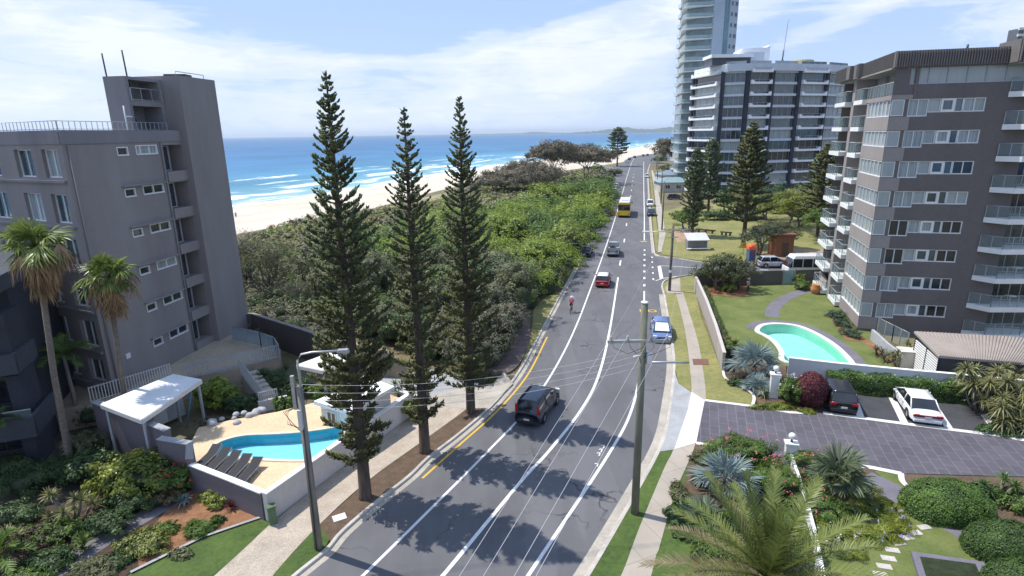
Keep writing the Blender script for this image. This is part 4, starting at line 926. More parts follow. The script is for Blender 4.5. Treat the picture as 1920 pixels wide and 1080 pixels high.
M_fgrey = mat('fence_grey', (.42, .43, .45), .7, .08, 2)
slat_fence('grey slat fence along the plaza edge above the pool garden', [(345,712),(440,692),(524,671)], PZ, 1.1, .13, M_fgrey)
slat_fence('white picket fence along the far side of the white carport roof', [(172,757),(250,733),(322,710)], PZ, 1.15, .16, mat('fence_white', (.66, .65, .62), .7, .08, 2))
def glass_fence(label, px, z, h, n, mt=M_gbal):
    P = [np.array(p[:2], float) for p in gp(px, z)]; root = thing('glass_fence', label, 'fence', (P[0][0], P[0][1], z)); q = MB(); r = MB()
    for a, b in zip(P[:-1], P[1:]):
        q.face([(*a, z+.06), (*b, z+.06), (*b, z+h), (*a, z+h)]); r.tube([(*a, z+h), (*b, z+h)], .03, 5)
        for k in range(n+1): c = a+(b-a)*k/n; r.box((c[0], c[1], z+h/2), (.06, .06, h))
    r.build('fence_frame', M_agrey, root); q.build('glass_panel', mt, root)
M_gfrost = clear_glass('frosted_glass', (.30, .42, .48), .75)
glass_fence('blue tinted glass balustrade curving round the plaza corner by the stair tower', [(437,638),(490,650),(516,660),(525,674)], PZ, 1.25, 2, M_gfrost)
# stairs from the plaza down to the pool garden
def stairs():
    A, B = np.array(g(452,697,PZ)[:2]), np.array(g(500,762,.2)[:2]); root = thing('garden_stairs', 'concrete steps with grey slatted side screen leading down from the plaza', 'stairs', (A[0], A[1], 0))
    t = (B-A)/np.linalg.norm(B-A); n = np.array([-t[1], t[0]]); L = np.linalg.norm(B-A); m = MB(); k = 8
    for i in range(k):
        a = A+t*L*i/k; b = A+t*L*(i+1)/k; z = PZ-(PZ-.15)*(i+1)/k
        m.hexa([(*a, -.04), (*b, -.04), (*(b+n*1.1), -.04), (*(a+n*1.1), -.04)], [(*a, z), (*b, z), (*(b+n*1.1), z), (*(a+n*1.1), z)])
    m.build('steps', M_conc, root); s = MB()
    for i in range(26):
        u = i/25; q = A+t*L*u-n*.06; z = PZ-(PZ-.15)*u; s.box((q[0], q[1], z+.5), (.05, .03, 1.2), math.atan2(t[1], t[0]))
    s.tube([(*(A-n*.06), PZ+1.12), (*(B-n*.06), 1.27)], .03, 5); s.build('side_screen', M_fgrey, root)
stairs()
slat_fence('white slatted pool gate fence at the foot of the plaza steps', [(488,765),(522,757)], .25, 1.15, .12, mat('fence_white', (.66, .65, .62)), name='pool_gate')
wall_line('garden_wall', 'short pale wall below the pool gate fence', [(486,772),(540,760)], .75, .2, M_concw)
# carport with a white sheet roof
def canopy(label, px, z, base_z, posts, inner=None):
    P = [g(x, y, z) for x, y in px]; c = sum(P)/4; root = thing('carport', label, 'carport', (c[0], c[1], base_z)); m = MB().prism([p[:2] for p in P], z-.05, z); m.build('roof', M_white, root)
    m = MB()
    for i in range(4):
        a, b = P[i], P[(i+1) % 4]; L = np.linalg.norm((b-a)[:2]); q = (a+b)/2; m.box((q[0], q[1], z-.16), (L, .10, .24), math.atan2(b[1]-a[1], b[0]-a[0]))
    m.build('fascia', M_concw, root)
    for i in posts: q = c+(P[i]-c)*.92; MB().box((q[0], q[1], (z-.05+base_z)/2), (.12, .12, z-.05-base_z)).build('post', M_fgrey, root)
    return root, P
rt, P = canopy('flat white carport roof half in shade beside the plaza fence', [(189,757),(325,701),(377,711),(265,786)], 3.5, .2, (0, 1, 2, 3))
def shed():
    a, b = g(268,800,.3), g(335,770,.3); c = (a+b)/2; ang = math.atan2(b[1]-a[1], b[0]-a[0]); root = thing('garden_shed', 'small grey shed with a ribbed lean-to lid standing under the white carport roof', 'shed', (c[0], c[1], .2))
    MB().box((c[0], c[1], 1.2), (2.4, 1.4, 2.0), ang).build('wall', M_fgrey, root)
    m = MB(); m.box((c[0]+.2, c[1]-.25, 2.28), (2.6, 1.8, .08), ang)
    for i in range(9): m.box((c[0]+.2+math.cos(ang)*(i-4)*.28, c[1]-.25+math.sin(ang)*(i-4)*.28, 2.34), (.05, 1.8, .05), ang)
    m.build('roof', M_soff, root); F = Fac(c[:2]+np.array([-math.cos(ang), -math.sin(ang)])*1.2+np.array([math.sin(ang), -math.cos(ang)])*.7, (math.cos(ang), math.sin(ang)), 1)
    d = MB(); F.box(d, .3, 1.2, .25, 2.05, .005, .05); d.build('door', M_wframe, root)
shed()
p = g(350,800,.3); tag(MB().tube([(p[0], p[1], .2), (p[0]+.25, p[1]+.9, 2.7)], .03, 6).build('leaning_pole', mat('blue_pole', (.08, .35, .62), .5, .05, 2)), 'thin blue pole leaning beside the grey shed', 'pole')
canopy('flat white garden shelter roof beyond the street lamp, half in shade', [(556,684),(618,661),(660,672),(606,694)], 2.9, 0.0, (0, 1, 2, 3))
def pool_house():
    z = 2.75; P = [g(x, y, z) for x, y in ((588,752), (694,708), (740,724), (655,772))]; c = sum(P)/4; root = thing('pool_house', 'white flat roofed pool house half hidden behind the tallest pine', 'pool house', (c[0], c[1], 0)); MB().prism([p[:2] for p in P], z-.22, z).build('roof', M_white, root); MB().prism([(c+(p-c)*.86)[:2] for p in P], -.04, z-.22).build('wall', M_pw, root)
    Q = [c+(p-c)*.86 for p in P]; F = Fac(Q[0][:2], Q[3][:2]-Q[0][:2], 1); L = np.linalg.norm((Q[3]-Q[0])[:2]); F.window(root, L*.2, L*.5, 1.4, 2.2, .0, (.5,)); d = MB(); F.box(d, L*.65, L*.88, 1.25, 2.4, .004, .05); d.build('door', M_wframe, root)
pool_house()
# dark retaining wall towards the dunes
wall_line('retaining_wall', 'tall dark brown retaining wall from the stair tower towards the pines', [(430,640),(480,637),(556,664),(625,690),(690,706)], 2.5, .3, mat('wall_brown_dark', (.095, .08, .075), .9, .12, .5, streak=True), mat('coping_taupe', (.26, .22, .19), .9, .1, 2), caph=.06)
wall_line('retaining_wall', 'tan retaining wall curving behind the grey driveway', [(690,706),(730,708),(772,716)], [2.4, 2.2, 1.0], .3, mat('wall_tan', (.27, .22, .17), .9, .12, .5, streak=True), None)
wall_line('bollard_wall', 'white rendered letterbox block beside the second pine', [(776,772),(782,768)], 1.15, .5, M_white)
# loungers beside the side wall
def lounger():
    root = thing('sun_lounger', '', 'sun lounger', (0, 0, 0)); f = MB(); w = .26
    for s in (-w, w):
        f.tube([(-.95, s, .30), (.35, s, .30), (.95, s, .52)], .022, 6)
        for x in (-.8, .3): f.tube([(x, s, .30), (x-.05, s, .0)], .02, 6)
    for x in (-.95, .35): f.tube([(x, -w, .30), (x, w, .30)], .02, 6)
    f.build('frame', M_steel, root); m = MB(); m.hexa([(-.93, -w, .30), (.35, -w, .30), (.35, w, .30), (-.93, w, .30)], [(-.93, -w, .325), (.35, -w, .325), (.35, w, .325), (-.93, w, .325)])
    m.build('seat', mat('sling_black', (.03, .03, .035), .8, .1, 4), root); m = MB(); m.hexa([(.35, -w, .30), (.94, -w, .51), (.94, w, .51), (.35, w, .30)], [(.34, -w, .325), (.93, -w, .535), (.93, w, .535), (.34, w, .325)]); m.build('backrest', MATS['sling_black'], root)
    return root
lg = lounger(); names = ['nearest the grey wall end', 'second from the grey wall end', 'in the middle of the row', 'second from the white coping corner', 'closest to the white coping corner']
a, b = g(392,866,DZ), g(470,892,DZ); ang = math.atan2(b[1]-a[1], b[0]-a[0])+R(112)
for i in range(5):
    q = a+(b-a)*i/4; o = lg if i == 0 else dup(lg); o.location = (q[0], q[1], DZ); o.rotation_euler.z = ang; o['label'] = 'black sling sun lounger on the pool deck, '+names[i]; o['group'] = 'sun loungers in a row by the pool'
# green service pillar
p = g(513,985); m = MB().box((p[0], p[1], .55), (.34, .3, 1.0), .6); m.box((p[0], p[1], 1.07), (.4, .36, .06), .6); tag(m.build('service_pillar', mat('service_green', (.10, .16, .09), .6, .1, 3)), 'green metal service pillar at the corner of the grey pool wall', 'service box')
p = g(637,975); tag(MB().box((p[0], p[1], .14), (.62, .48, .05), .5).build('pit_lid', M_concw), 'pale square concrete pit lid in the mulch near the street lamp pole', 'pit lid')

# ---- right side: lawn walls, pool, fences
M_lw = mat('wall_taupe_render', (.40, .36, .33), .9, .07, .4, streak=True)
wall_line('boundary_wall', 'taupe rendered wall between the footpath and the pool lawn', [(1303,546),(1322,592),(1340,645),(1355,699)], [1.75, 1.72, 1.68, 1.62], .2, M_lw, mat('coping_pink', (.52, .46, .43), .85, .05, 1), caph=.05)
wall_line('boundary_wall', 'white garden wall between the curved pool and the clipped hedge', [(1474,717),(1560,728),(1680,741),(1800,753),(1960,771)], 1.92, .22, mat('wall_white_render', (.62, .62, .62), .85, .05, .4, streak=True), M_white)
inner = smooth(gp([(1424,619),(1432,611.5),(1450,608.5),(1475,609.5),(1499,614),(1530,628),(1561,648),(1588,675),(1592,690),(1560,687),(1500,680),(1472,676),(1470,660),(1456,641),(1438,629),(1427,624)], .15), 4, True)
POOL2 = inner
maq = mat('pool_paint_aqua', (.50, .76, .68), .6, .05, .8); maq2 = mat('pool_wall_aqua', (.34, .66, .55), .6, .05, .8)
pool('curved pale turquoise pool with a white coping in the green lawn', POOL2, .16, .85, maq, maq2, water_mat('aqua_water', (.72, .95, .90)), M_concw, .42)
struct('pool_surround', MB().strip(offset(POOL2[:36], -.45), offset(POOL2[:36], -1.25), .158), M_dpath)
# the lawn and the ground get real openings for that basin
holed('lawn', gp([(1303,520),(1560,512),(1640,600),(1668,676),(1690,695),(1474,690),(1366,662),(1340,600)]), POOL2, .15, M_lawn)
holed('ground', [(x, y) for x, y in gpoly], POOL2, -.05, M_soil)
# rear fence with a glass gate
def rear_fence():
    P = gp([(1303,540),(1403,537),(1466,535),(1488,534.5),(1535,533)]); root = thing('panel_fence', 'dark grey panel fence with pale posts along the side street behind the lawn', 'fence', (*P[0], 0)); m = MB(); q = MB(); gt = MB()
    for i in range(len(P)-1):
        a, b = np.array(P[i]), np.array(P[i+1]); L = np.linalg.norm(b-a); ang = math.atan2(b[1]-a[1], b[0]-a[0]); c = (a+b)/2
        if i == 2: gt.box((c[0], c[1], .95), (L-.15, .04, 1.75), ang); continue
        m.box((c[0], c[1], .9), (L, .06, 1.85), ang); n = max(1, int(L/3.9))
        for k in range(n+1): z = a+(b-a)*k/n; q.box((z[0], z[1]-.06, .96), (.14, .10, 1.95), ang)
    m.build('panel', mat('fence_panel_dark', (.115, .11, .105), .8, .1, 1), root); q.build('posts', mat('fence_post_taupe', (.30, .27, .25), .8, .1, 2), root); gt.build('gate', M_gfrost, root)
rear_fence()
wall_line('boundary_wall', 'short pale wall beside the rear fence at the balcony corner', [(1535,533),(1548,552)], 1.6, .2, M_lw)
# garage with a ribbed roof
def garage():
    z = 2.75; P = [g(1714,621,z+.25), g(1760,667,z), g(1935,682,z), g(1990,636,z+.25)]; c = sum(P)/4; root = thing('garage', 'low garage with a ribbed taupe roof beside the brown apartment block', 'garage', (c[0], c[1], 0))
    M = mat('ribbed_roof_taupe', (.36, .31, .275), .7, .08, .8); m = MB(); m.add([P[0], P[1], P[2], P[3]]+[p-np.array([0, 0, .16]) for p in P], [(3, 2, 1, 0), (4, 5, 6, 7), (0, 1, 5, 4), (1, 2, 6, 5), (2, 3, 7, 6), (3, 0, 4, 7)])
    for i in range(1, 40):
        u = i/40; a = P[0]+(P[3]-P[0])*u; b = P[1]+(P[2]-P[1])*u; m.tube([a+[0, 0, .02], b+[0, 0, .02]], .035, 4)
    m.build('roof', M, root); k = .94; Q = [c+(p-c)*k for p in P]; m = MB(); m.prism([q[:2] for q in Q], -.05, z-.18); m.build('wall', mat('garage_dark', (.07, .07, .075), .8, .1, 1), root)
    F = Fac(Q[0][:2], Q[1][:2]-Q[0][:2], 1); L = np.linalg.norm((Q[1]-Q[0])[:2]); s = MB(); fr = MB()
    for i in range(13): s_ = z-.35-i*.17; F.box(s, .1, L-.1, s_-.09, s_, .05, .10)
    for a in (0, L*.5, L-.08): F.box(fr, a, a+.08, 0, z-.2, .03, .13)
    s.build('louvre_screen', M_white, root); fr.build('louvre_frame', M_dark, root)
garage()
p = g(1720,694); m = MB().box((p[0]+.4, p[1]+.2, .75), (3.2, 1.0, 1.4), R(-14)); m.box((p[0]+.4, p[1]+.2, 1.48), (3.4, 1.15, .09), R(-14)); tag(m.build('pump_housing', mat('pump_cream', (.66, .63, .54), .8, .06, 1), bevel=.02), 'cream box housing standing behind the white wall beside the garage', 'pump housing')
wall_line('ramp_wall', 'grey ramp wall with thin fence posts at the foot of the brown block', [(1633,640),(1662,668),(1690,690)], 1.1, .2, M_fgrey)
glass_fence('clear pool fence on the ramp between brown block and garage', [(1644,625),(1672,640),(1700,655)], .6, 1.4, 2)
# pillars with ball lamps
def pillar(px, h, label):
    p = g(*px); root = thing('gate_pillar', label, 'pillar', (p[0], p[1], .1)); m = MB().box((p[0], p[1], h/2+.05), (.55, .42, h), R(-14)); m.build('shaft', M_white, root, bevel=.015)
    m = MB().box((p[0], p[1], h+.11), (.68, .55, .12), R(-14)); m.build('cap', M_white, root, bevel=.02); m = MB(); m.lathe([(.0, 0), (.07, 0), (.05, .18), (0, .18)], 8, (p[0], p[1], h+.17)); m.build('lamp_stem', M_dark, root)
    m = MB(); m.lathe([(.02, 0)]+[(.19*math.sin(t*math.pi/8), .19-.19*math.cos(t*math.pi/8)) for t in range(1, 8)]+[(.01, .38)], 14, (p[0], p[1], h+.33)); m.build('globe', mat('globe_opal', (.82, .82, .80), .3, .03, 2), root)
pillar((1449,748), 1.75, 'white gate pillar with a ball lamp among the silver palms')
pillar((1478,878), 1.45, 'white gate pillar with a ball lamp at the end of the thin white garden wall')
wall_line('garden_wall', 'thin white garden wall dividing the flower beds from pillar to lawn', [(1479,882),(1493,925),(1508,975),(1524,1040),(1540,1130)], 1.05, .14, M_white, None)
# raised planter with a dark paved border
pl = gp([(1706,1046),(1842,1066),(1875,1140),(1735,1140)]); tag(struct('planter_border', MB().prism(pl, -.02, .34), M_dpath), 'dark paved border of the sunken planter in the near lawn', 'planter', kind='thing')
sheet('planter_soil', [tuple(np.array(pl[0])*0+np.array(g(x, y)[:2])) for x, y in ((1722,1056),(1826,1070),(1855,1140),(1748,1140))], .346, mat('planter_dark', (.03, .045, .015), .9, .3, 3, bump=.6))
p = g(1372,545); root = thing('garden_lamp', 'small pale ball lamp on a post in the shady rear garden bed', 'lamp', (p[0], p[1], .1)); MB().tube([(p[0], p[1], .1), (p[0], p[1], 1.1)], .04, 6).build('post', M_dark, root); MB().lathe([(.02, 0)]+[(.2*math.sin(t*math.pi/6), .2-.2*math.cos(t*math.pi/6)) for t in range(1, 6)]+[(.01, .4)], 10, (p[0], p[1], 1.1)).build('globe', MATS['globe_opal'], root)
p = g(1528,553); tag(MB().lathe([(0, 0), (.32, 0), (.5, .4), (.52, .75), (.38, 1.0), (.44, 1.1), (.36, 1.1), (.3, .95), (0, .9)], 14, (p[0], p[1], .12)).build('garden_pot', mat('terracotta', (.55, .24, .10), .8, .1, 2)), 'large terracotta pot at the end of the dark garden path', 'pot')

# ---- poles and wires
M_tim2 = mat('pole_timber_green', (.20, .205, .155), .9, .2, 4, streak=True, bump=.4, bscale=20)
def pole_obj(label, x, y, h, r0, r1, mt, group='power poles along the road'):
    root = thing('power_pole', label, 'power pole', (x, y, 0), 0, group); MB().tube([(x, y, -.05), (x, y, h*.5), (x, y, h)], [r0, (r0+r1)/2, r1], 14).build('shaft', mt, root); return root
def insul(m, x, y, z): m.lathe([(0, 0), (.05, 0), (.06, .06), (.03, .1), (.055, .14), (.03, .2), (0, .2)], 8, (x, y, z))
A = g(1190, 966); AX, AY = A[0], A[1]
ra = pole_obj('tall round greenish timber power pole with one steel crossarm beside the near footpath', AX, AY, 10.75, .19, .15, M_tim2)
MB().lathe([(0, 0), (.16, 0), (.16, .06), (0, .08)], 14, (AX, AY, 10.745)).build('cap', M_white, ra)
INS = [(4.32, 23.75), (5.05, 23.75), (6.08, 23.75), (6.78, 23.75)]
m = MB(); m.box(((4.2+6.9)/2, 23.75, 9.05), (2.75, .12, .13)); m.build('crossarm', M_steel, ra)
m = MB(); [insul(m, x, y, 9.12) for x, y in INS]; m.build('insulators', mat('porcelain', (.55, .50, .46), .3, .1, 3), ra)
m = MB(); m.tube([(AX, AY, 7.95), (AX+1.2, AY+.05, 7.93), (AX+2.15, AY+.1, 7.88)], .055, 8); m.build('side_arm', M_steel, ra)
m = MB(); m.box((AX+.28, AY-.12, 8.25), (.22, .3, .5)); m.box((AX-.25, AY-.1, 8.3), (.4, .08, .08), .4); m.build('switch_box', M_wframe, ra, bevel=.02)
m = MB()
for k, (x, y) in enumerate(INS):
    m.tube([(x, y, 9.25), (x+.1, y-.25, 8.85), (AX+(x-AX)*.5, y-.2, 8.55), (AX, AY-.18, 8.75-.15*k)], .012, 4)
m.build('jumper_wires', M_dark, ra)
B = g(598, 1031); BX, BY = B[0], B[1]; YB = 21.9
rb = pole_obj('weathered grey timber power pole carrying the street lamp beside the pool wall', BX, BY, 8.0, .185, .14, M_wood)
m = MB(); m.box((BX-.22, BY-.05, 7.75), (.14, .14, 1.5)); m.build('bracket_post', M_steel, rb)
m = MB(); m.box((BX-.02, BY-.22, 6.6), (.16, .16, .9)); m.build('fuse_box', mat('fuse_grey', (.55, .56, .58), .5, .05, 2), rb, bevel=.01)
m = MB()
for k in range(3): m.tube([(BX-.22, BY-.1, 7.1), (BX-.55-.1*k, BY-.1, 6.9), (BX-.6+.12*k, BY-.15, 6.35), (BX-.05, BY-.2, 6.2-.1*k)], .014, 5)
m.tube([(BX+.05, BY-.19, 6.2), (BX+.02, BY-.21, 3.2), (BX-.02, BY-.2, .1)], .03, 6); m.build('cables', M_dark, rb)
rl = thing('street_lamp', 'steel street lamp arm curving from the timber pole with a boxy white head', 'street lamp', (BX, BY, 7.0), 0, 'street lamps over the road')
MB().tube([(BX+.1, BY, 6.9), (BX+.05, BY, 8.6), (BX+.06, BY, 9.15), (BX+.25, BY, 9.42), (BX+.7, BY, 9.5), (BX+1.75, BY, 9.55)], .045, 8).build('arm', M_steel, rl)
m = MB(); m.hexa([(BX+1.72, BY-.12, 9.47), (BX+2.22, BY-.14, 9.45), (BX+2.22, BY+.14, 9.45), (BX+1.72, BY+.12, 9.47)], [(BX+1.76, BY-.09, 9.61), (BX+2.18, BY-.10, 9.63), (BX+2.18, BY+.10, 9.63), (BX+1.76, BY+.09, 9.61)]); m.build('lamp_head', M_concg, rl, bevel=.03)
Cc = g(1255, 547); rc = pole_obj('timber power pole with a wide crossarm at the side street corner', Cc[0], Cc[1], 7.75, .17, .13, mat('pole_timber_dark', (.16, .14, .125), .9, .2, 4, streak=True))
m = MB(); m.box((Cc[0]+.3, Cc[1]-.16, 7.25), (2.9, .1, .12)); m.box((Cc[0], Cc[1]-.16, 6.4), (1.2, .1, .1)); m.build('crossarm', M_steel, rc)
m = MB(); [insul(m, Cc[0]+x, Cc[1]-.16, 7.31) for x in (-1.0, -.4, .8, 1.6)]; m.build('insulators', MATS['porcelain'], rc)
m = MB().lathe([(.178, 0), (.178, .3)], 14, (Cc[0], Cc[1], 2.3)); m.build('band', M_wframe, rc)
D_ = g(1241, 432); rd = pole_obj('slim timber pole holding the white lamp that reaches over the lane', D_[0], D_[1], 9.0, .14, .1, MATS['pole_timber_dark'])
re_ = thing('street_lamp', 'white street lamp reaching over the lane from the slim timber pole', 'street lamp', (D_[0], D_[1], 7), 0, 'street lamps over the road')
lp = at(1198, 432, 108.0); 
E_ = g(1238, 520)
MB().tube([(Cc[0], Cc[1], 6.9), (Cc[0]-1.0, Cc[1]+.1, 7.05), (Cc[0]-2.6, Cc[1]+.2, 7.0)], .045, 6).build('arm', M_steel, re_)
re_.location = (Cc[0], Cc[1], 7); 
for ch in re_.children:
    for v in ch.data.vertices: v.co.x += D_[0]-Cc[0]; v.co.y += D_[1]-Cc[1]
m = MB(); m.box((D_[0]-2.95, D_[1]+.2, 7.0), (.8, .28, .16)); hd = m.build('lamp_head', M_wframe, re_, bevel=.04)
for v in hd.data.vertices: v.co.x += D_[0]-Cc[0]*1.0-(D_[0]-Cc[0]) if False else Cc[0]-Cc[0]; 
re_['label'] = 'white street lamp reaching over the lane beyond the corner pole'
for k, (x, y, h, t) in enumerate(((1229,382,8.6,'third timber pole along the far footpath beyond the parked cars'), (1222,345,8.4,'fourth timber pole along the far footpath by the low houses'), (1221,318,8.2,'last thin timber pole before the road bends'))):
    q = g(x+10, y); r_ = pole_obj(t, q[0], q[1], h, .15, .1, MATS['pole_timber_dark']); m = MB().box((q[0], q[1]-.15, h-.6), (2.2, .1, .1)); m.build('crossarm', M_steel, r_)
def wire(pts_a, pts_b, sag, label, group, r=.008, n=14):
    P = []
    for i in range(n+1):
        t = i/n; p = np.array(pts_a)*(1-t)+np.array(pts_b)*t; p[2] -= sag*4*t*(1-t); P.append(p)
    return tag(MB().tube(P, r, 4).build('power_line', M_wire), label, 'power line', group)
ends = [g(860,1080,9.3), g(905,1080,9.3), g(963,1080,9.3), g(1004,1080,9.3)]; nm = ['first', 'second', 'third', 'fourth']
for k, (x, y) in enumerate(INS):
    a = np.array([x, y, 9.3]); e = ends[k]; b = a+(e-a)*2.3; b[2] = 9.5
    wire(a, b, .12, 'overhead line running towards the camera, %s from the pool side of the crossarm' % nm[k], 'overhead lines from the crossarm', .0085)
for k in range(4):
    wire((AX-.1, AY-.12, 8.65-.28*k), (BX+.1-.25*(k < 2), BY, 8.1-.36*k), .62, 'overhead line strung across the road to the lamp pole, %s from the top' % nm[k], 'lines across the road', .0075)
for k, dx in enumerate((-1.0, .8, 1.6)):
    wire((INS[[0, 2, 3][k]][0], 23.75, 9.3), (Cc[0]+dx, Cc[1]-.16, 7.5), .7, 'overhead line running away to the corner pole, %s from the road side' % nm[k], 'lines to the corner pole', .005)

# ---- park corner across the side street
def phone_booth():
    p = g(1406, 497); x, y = p[0], p[1]; root = thing('phone_booth', 'blue and orange public phone booth beside the side street', 'phone booth', (x, y, .05)); mbl = paint_mat('booth_blue', (.02, .10, .25), .3); mo = paint_mat('booth_orange', (.85, .13, .03), .3)
    m = MB().box((x, y, 1.15), (.9, .9, 2.1)); m.build('cabinet', mbl, root, bevel=.03); m = MB().box((x, y, 2.42), (1.05, 1.05, .42)); m.lathe([(.52, 0), (.45, .22), (.2, .34), (0, .36)], 12, (x, y, 2.63)); m.build('roof', mo, root, bevel=.03)
    m = MB(); [m.box((x+a, y-.47, 1.15), (.07, .05, 2.1)) for a in (-.45, .45)]; m.build('frame', M_steel, root); m = MB().box((x, y-.475, 1.75), (.6, .03, .3)); m.box((x+.1, y-.475, .95), (.3, .03, .3)); m.build('poster', mat('poster_red', (.35, .05, .05), .6, .2, 3), root)
phone_booth()
p = g(1393, 478); root = thing('street_sign', 'yellow warning sign on a thin post in the park', 'sign', (p[0], p[1], 0)); MB().tube([(p[0], p[1], 0), (p[0], p[1], 3.2)], .04, 6).build('post', M_steel, root)
m = MB().hexa([(p[0]-.45, p[1]-.06, 2.45), (p[0], p[1]-.06, 2.0), (p[0]+.45, p[1]-.06, 2.45), (p[0], p[1]-.06, 2.9)], [(p[0]-.45, p[1]-.04, 2.45), (p[0], p[1]-.04, 2.0), (p[0]+.45, p[1]-.04, 2.45), (p[0], p[1]-.04, 2.9)]); m.box((p[0], p[1]-.05, 1.5), (.7, .03, .6)); m.build('plate', mat('sign_yellow', (.85, .50, .03), .5, .05, 2), root)
m = MB(); m.box((p[0], p[1]-.075, 2.45), (.12, .02, .36)); m.box((p[0], p[1]-.075, 1.52), (.36, .02, .1)); m.build('sign_symbol', M_dark, root)
p = g(1469, 482); root = thing('brick_kiosk', 'small brown brick kiosk under the drooping tree', 'kiosk', (p[0], p[1], 0)); MB().box((p[0], p[1]+1.2, 1.6), (2.6, 2.4, 3.2)).build('wall', mat('kiosk_brick', (.27, .11, .055), .9, .15, 4), root); MB().box((p[0], p[1]+1.2, 3.28), (3.2, 3.0, .16)).build('roof', mat('kiosk_roof', (.20, .10, .06), .8, .1, 2), root); MB().box((p[0]+.1, p[1]-.015, 1.1), (.9, .05, 2.0)).build('door', mat('kiosk_door', (.10, .07, .05), .8, .1, 2), root)
def park_shelter():
    p = g(1306, 468); x, y = p[0], p[1]; root = thing('park_shelter', 'low grey shelter with a white sloping roof at the park corner', 'shelter', (x, y, 0)); m = MB(); m.hexa([(x-1.7, y-.8, 1.5), (x+1.7, y-.8, 1.5), (x+1.7, y+1.4, 2.3), (x-1.7, y+1.4, 2.3)], [(x-1.7, y-.8, 1.62), (x+1.7, y-.8, 1.62), (x+1.7, y+1.4, 2.42), (x-1.7, y+1.4, 2.42)]); m.build('roof', mat('shelter_roof', (.60, .60, .60), .6, .08, 1), root)
    MB().box((x, y+.4, .8), (3.0, 1.5, 1.5)).build('wall', mat('shelter_grey', (.24, .24, .26), .8, .1, 1), root); m = MB(); m.box((x, y-.9, .35), (3.6, .5, .08)); [m.box((x+a, y-.9, .15), (.1, .4, .35)) for a in (-1.5, 1.5)]; m.build('bench', M_concw, root)
park_shelter()
for a, b, t in (((1305,436),(1341,439),'low dark log rail in the park nearer the shelter'), ((1350,441),(1372,443),'short low dark log rail in the park beside the pine trunk')):
    p, q = g(*a), g(*b); root = thing('log_rail', t, 'rail', (p[0], p[1], 0), 0, 'log rails in the park'); MB().tube([(p[0], p[1], .62), (q[0], q[1], .62)], .13, 7).build('rail', mat('log_dark', (.10, .075, .055), .9, .2, 4), root)
    for u in (.15, .5, .85): c = p+(q-p)*u; MB().box((c[0], c[1], .27), (.26, .22, .62)).build('post', MATS['log_dark'], root)
sheet('park_lawn', gp([(1232,470),(1245,478),(1275,483.5),(1317,490),(1380,494),(1460,494.5),(1600,493),(1640,440),(1560,400),(1420,385),(1300,380),(1236,400),(1232,440)]), .04, M_dry)
sheet('park_path', gp([(1233,474),(1240,473),(1248,440),(1240,385),(1229,335),(1224,320),(1221,320),(1226,350),(1231,400),(1236,440)]), .075, M_conc)
sheet('bare_earth', gp([(1270,455),(1300,448),(1310,436),(1290,430),(1262,436)]), .055, mat('bare_earth', (.40, .27, .18), .95, .15, .6)); sheet('bare_earth', gp([(1415,478),(1460,488),(1520,480),(1560,488),(1640,480),(1560,470),(1470,466)]), .055, MATS['bare_earth'])
sheet('grass_verge', gp([(1219,320),(1217,320),(1221,350),(1222,385),(1225,430),(1229,470),(1233,472),(1234,440),(1229,400),(1224,350)]), .10, M_dry)
